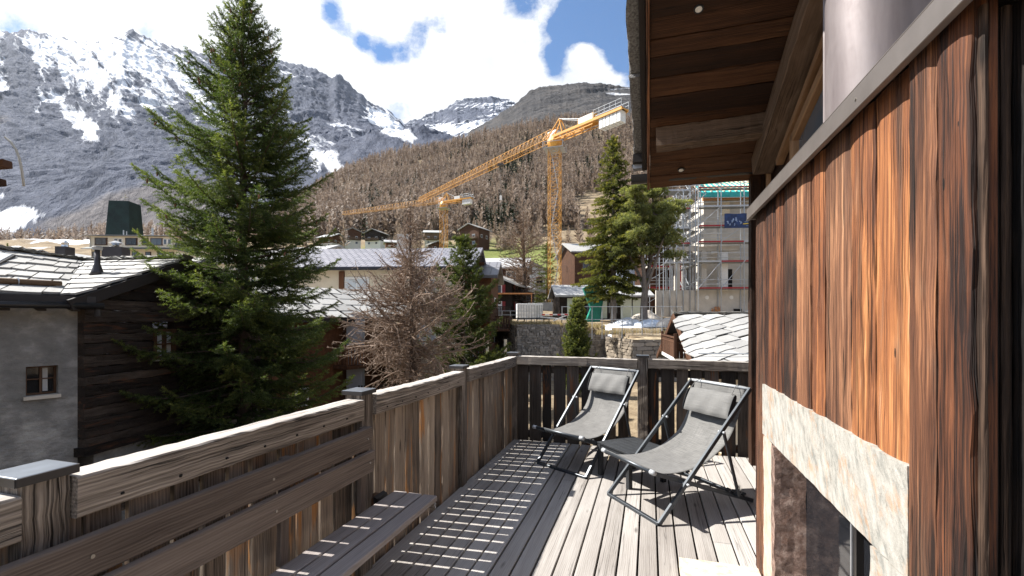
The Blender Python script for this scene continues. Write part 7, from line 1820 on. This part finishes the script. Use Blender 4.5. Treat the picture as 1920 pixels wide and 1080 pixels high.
mb.build('slab', 'slate_pale', rf2)
mb = MB(); slab_patch(mb, Br, Bl, Rl, Rr_, 9, 7, .03, rs3, .14, .12, .03); mb.build('slab', 'slate_pale', rf2)
mb = MB()
for i in range(12): a = Rl.lerp(Rr_, i/12); b = Rl.lerp(Rr_, (i+1.1)/12); mb.plank(a+Vector((0, 0, .06)), b+Vector((0, 0, .06)), (0, 0, 1), .07, .34, ch=.02, seg=3, jit=.01)
mb.build('ridge_stones', 'slate_dark', rf2)
mb = MB(); mb.plank(El-Vector((0, 0, .1)), Rl-Vector((0, 0, .1)), (0, 0, 1), .22, .06, rn=.7); mb.plank(Bl-Vector((0, 0, .1)), Rl-Vector((0, 0, .1)), (0, 0, 1), .22, .06, rn=.7); mb.build('bargeboard', 'chalet_wood', SC2)
bal = (Bl-El).normalized(); inn = (Rr_-Rl).normalized()
mb = MB(); z0 = Vector((0, 0, 1)); wl_ = [El+inn*1.1+bal*.8, Bl+inn*1.1-bal*.8]
mb.prism([wl_[0]*1, wl_[1]*1, Vector((wl_[1].x, wl_[1].y, 0)), Vector((wl_[0].x, wl_[0].y, 0))], inn*4.5); mb.build('wall', 'cream_wall', SC2)
mb = MB(); mb.prism([wl_[0]+z0*.1, wl_[1]+z0*.1, Rl.lerp(Rr_, 0)+inn*1.1-z0*.2], inn*.2); mb.build('gable_cladding', 'chalet_wood', SC2)
for f_ in (.15, .5, .85):
    p = (El.lerp(Rl, f_*2) if f_ < .5 else Rl.lerp(Bl, (f_-.5)*2))-z0*.28; mb = MB(); mb.plank(p-inn*.02, p+inn*1.2, (0, 0, 1), .2, .16); mb.build('purlin', 'chalet_wood', SC2)
mid = (wl_[0]+wl_[1])/2; b0 = mid-bal*1.9; b1 = mid+bal*1.9; zf = -1.05+so_.z*0
zfl = -.10-so_.z
def bz(p, z): return Vector((p.x, p.y, z))
mb = MB(); mb.prism([bz(b0, zfl), bz(b1, zfl), bz(b1-inn*1.25, zfl), bz(b0-inn*1.25, zfl)], (0, 0, .14)); bo = mb.build('balcony', 'white_paint', SC2)
mb = MB(); ring = [bz(b0, zfl+.14), bz(b0-inn*1.22, zfl+.14), bz(b1-inn*1.22, zfl+.14), bz(b1, zfl+.14)]
for p, q in zip(ring[:-1], ring[1:]):
    n = int((q-p).length/.14)
    for i in range(n): a = p.lerp(q, (i+.5)/n); d_ = (q-p).normalized(); mb.plank(a, a+z0*.70, d_, .125, .025)
    mb.bar(p+z0*.78, q+z0*.78, .09, .07); mb.bar(p+z0*.60, q+z0*.60, .05, .05)
for p in ring: mb.bar(p, p+z0*.95, .12)
mb.build('balcony_railing', 'chalet_wood', bo)
mb = MB(); mb.tube([El+inn*.3+nV*.95+nN*.14, Er+nV*.95+nN*.14], .02, 6); mb.build('snow_rail', 'fence_steel', SC2)
# ================================================================== bits and pieces beyond the left railing
PF = thing('picket_fence', 'dark wooden picket fence at the foot of the bare larch', 'fence', W3(745, 21.6, -3.0), rzv(2))
for (a, b) in ((-1.8, -.3), (.0, 2.3)):
    mb = MB()
    for x in np.arange(a, b, .13): mb.box((x, 0, .75), (.075, .03, 1.3))
    mb.box(((a+b)/2, .03, .4), (b-a, .04, .08)); mb.box(((a+b)/2, .03, 1.1), (b-a, .04, .08)); mb.build('picket_panel', 'picket_dark', PF)
mb = MB(); mb.prism([(-.22, 0, 0), (.22, 0, 0), (.22, 0, .3), (0, 0, .46), (-.22, 0, .3)], (0, .35, 0)); ob = mb.build('bird_house', 'orange_box'); ob.location = W3(786, 19.4, -1.55); ob.rotation_euler = (0, 0, rzv(15)); tag(ob, 'small orange wooden nesting box near the larch trunk', 'nesting box')
mb = MB(); mb.box((0, 0, -.75), (.08, .08, 1.5)); mb.build('post', 'picket_dark', ob)
BP = thing('porch', 'grey plank porch with posts in front of the terrace wall, right of the dark pine', 'porch', W3(905, 30, -3.0), rzv(-35))
mb = MB(); mb.box((0, 0, .5), (2.4, 2.0, 1.0), ax=0); mb.build('floor', 'beam_wood', BP)
mb = MB()
for x in np.arange(-1.15, 1.2, .16): mb.box((x, -1.0, 1.5), (.12, .03, .9))
for y in np.arange(-.95, 1.0, .16): mb.box((1.18, y, 1.5), (.03, .12, .9))
mb.box((0, -1.02, 1.98), (2.5, .06, .08)); mb.box((1.2, 0, 1.98), (.06, 2.1, .08)); mb.build('railing', 'beam_wood', BP)
for (x, y) in ((1.15, -.97), (-1.1, -.97), (1.15, .97)): mb = MB(); mb.box((x, y, 1.6), (.14, .14, 3.2)); mb.build('post', 'pale_batten', BP)
# eave of a dark house and a curved lamp pole at the left edge
EV = thing('dark_eave', 'dark roof corner of a neighbouring house cutting in at the left edge', 'roof corner', W3(-38, 4.2, -.84), rzv(0)); EV.scale = (.525, .525, .525)
mb = MB(); mb.prism([(-2.6, 0, 6.9), (.32, 0, 7.52), (.32, 0, 7.70), (.05, 0, 7.86), (-2.6, 0, 9.2)], (-3.0, 2.5, 0)); mb.build('roof', 'barge_dark', EV)
mb = MB(); mb.plank((-1.2, .3, 7.28), (.16, .3, 7.38), (0, 0, 1), .13, .16); mb.plank((-2.2, 1.2, 7.20), (-.95, 1.2, 7.32), (0, 0, 1), .13, .16); mb.build('rafter_end', 'chalet_wood', EV)
mb = MB(); mb.prism([(-.9, .1, 0), (-3.5, .1, 0), (-6.5, 2.3, 0), (-3.8, 2.3, 0)], (0, 0, 7.0)); mb.prism([(-.9, .1, -5), (-3.5, .1, -5), (-6.5, 2.3, -5), (-3.8, 2.3, -5)], (0, 0, 5.0)); mb.build('wall', 'chalet_wood', EV)
mb = MB(); pts = [(9, 257), (20, 266), (30, 280), (36, 296), (40, 315), (43, 335), (45, 349)]
wp = [P(a, b_, 4.9) for (a, b_) in pts]; mb.tube(wp, .011, 8)
lpz = mb.build('drain_pipe', 'lamp_pole'); tag(lpz, 'thin pale curved pipe hanging from the dark roof corner at the left edge', 'pipe')
# ================================================================== air
m = bpy.data.materials.new('haze_air'); m.use_nodes = True; nt = NT(m.node_tree); m.node_tree.nodes.clear()
pv = nt.n('ShaderNodeVolumePrincipled'); nt.put(pv, 'Color', (.80, .88, 1.0, 1)); nt.put(pv, 'Density', 1.7e-5); nt.put(pv, 'Anisotropy', 0.2)
ot = nt.n('ShaderNodeOutputMaterial'); nt.put(ot, 'Volume', pv.outputs[0]); MATS['haze_air'] = m
mb = MB(); mb.box((0, 0, 1750), (24000, 24000, 3740)); hz = mb.build('haze', 'haze_air'); tag(hz, kind='stuff')
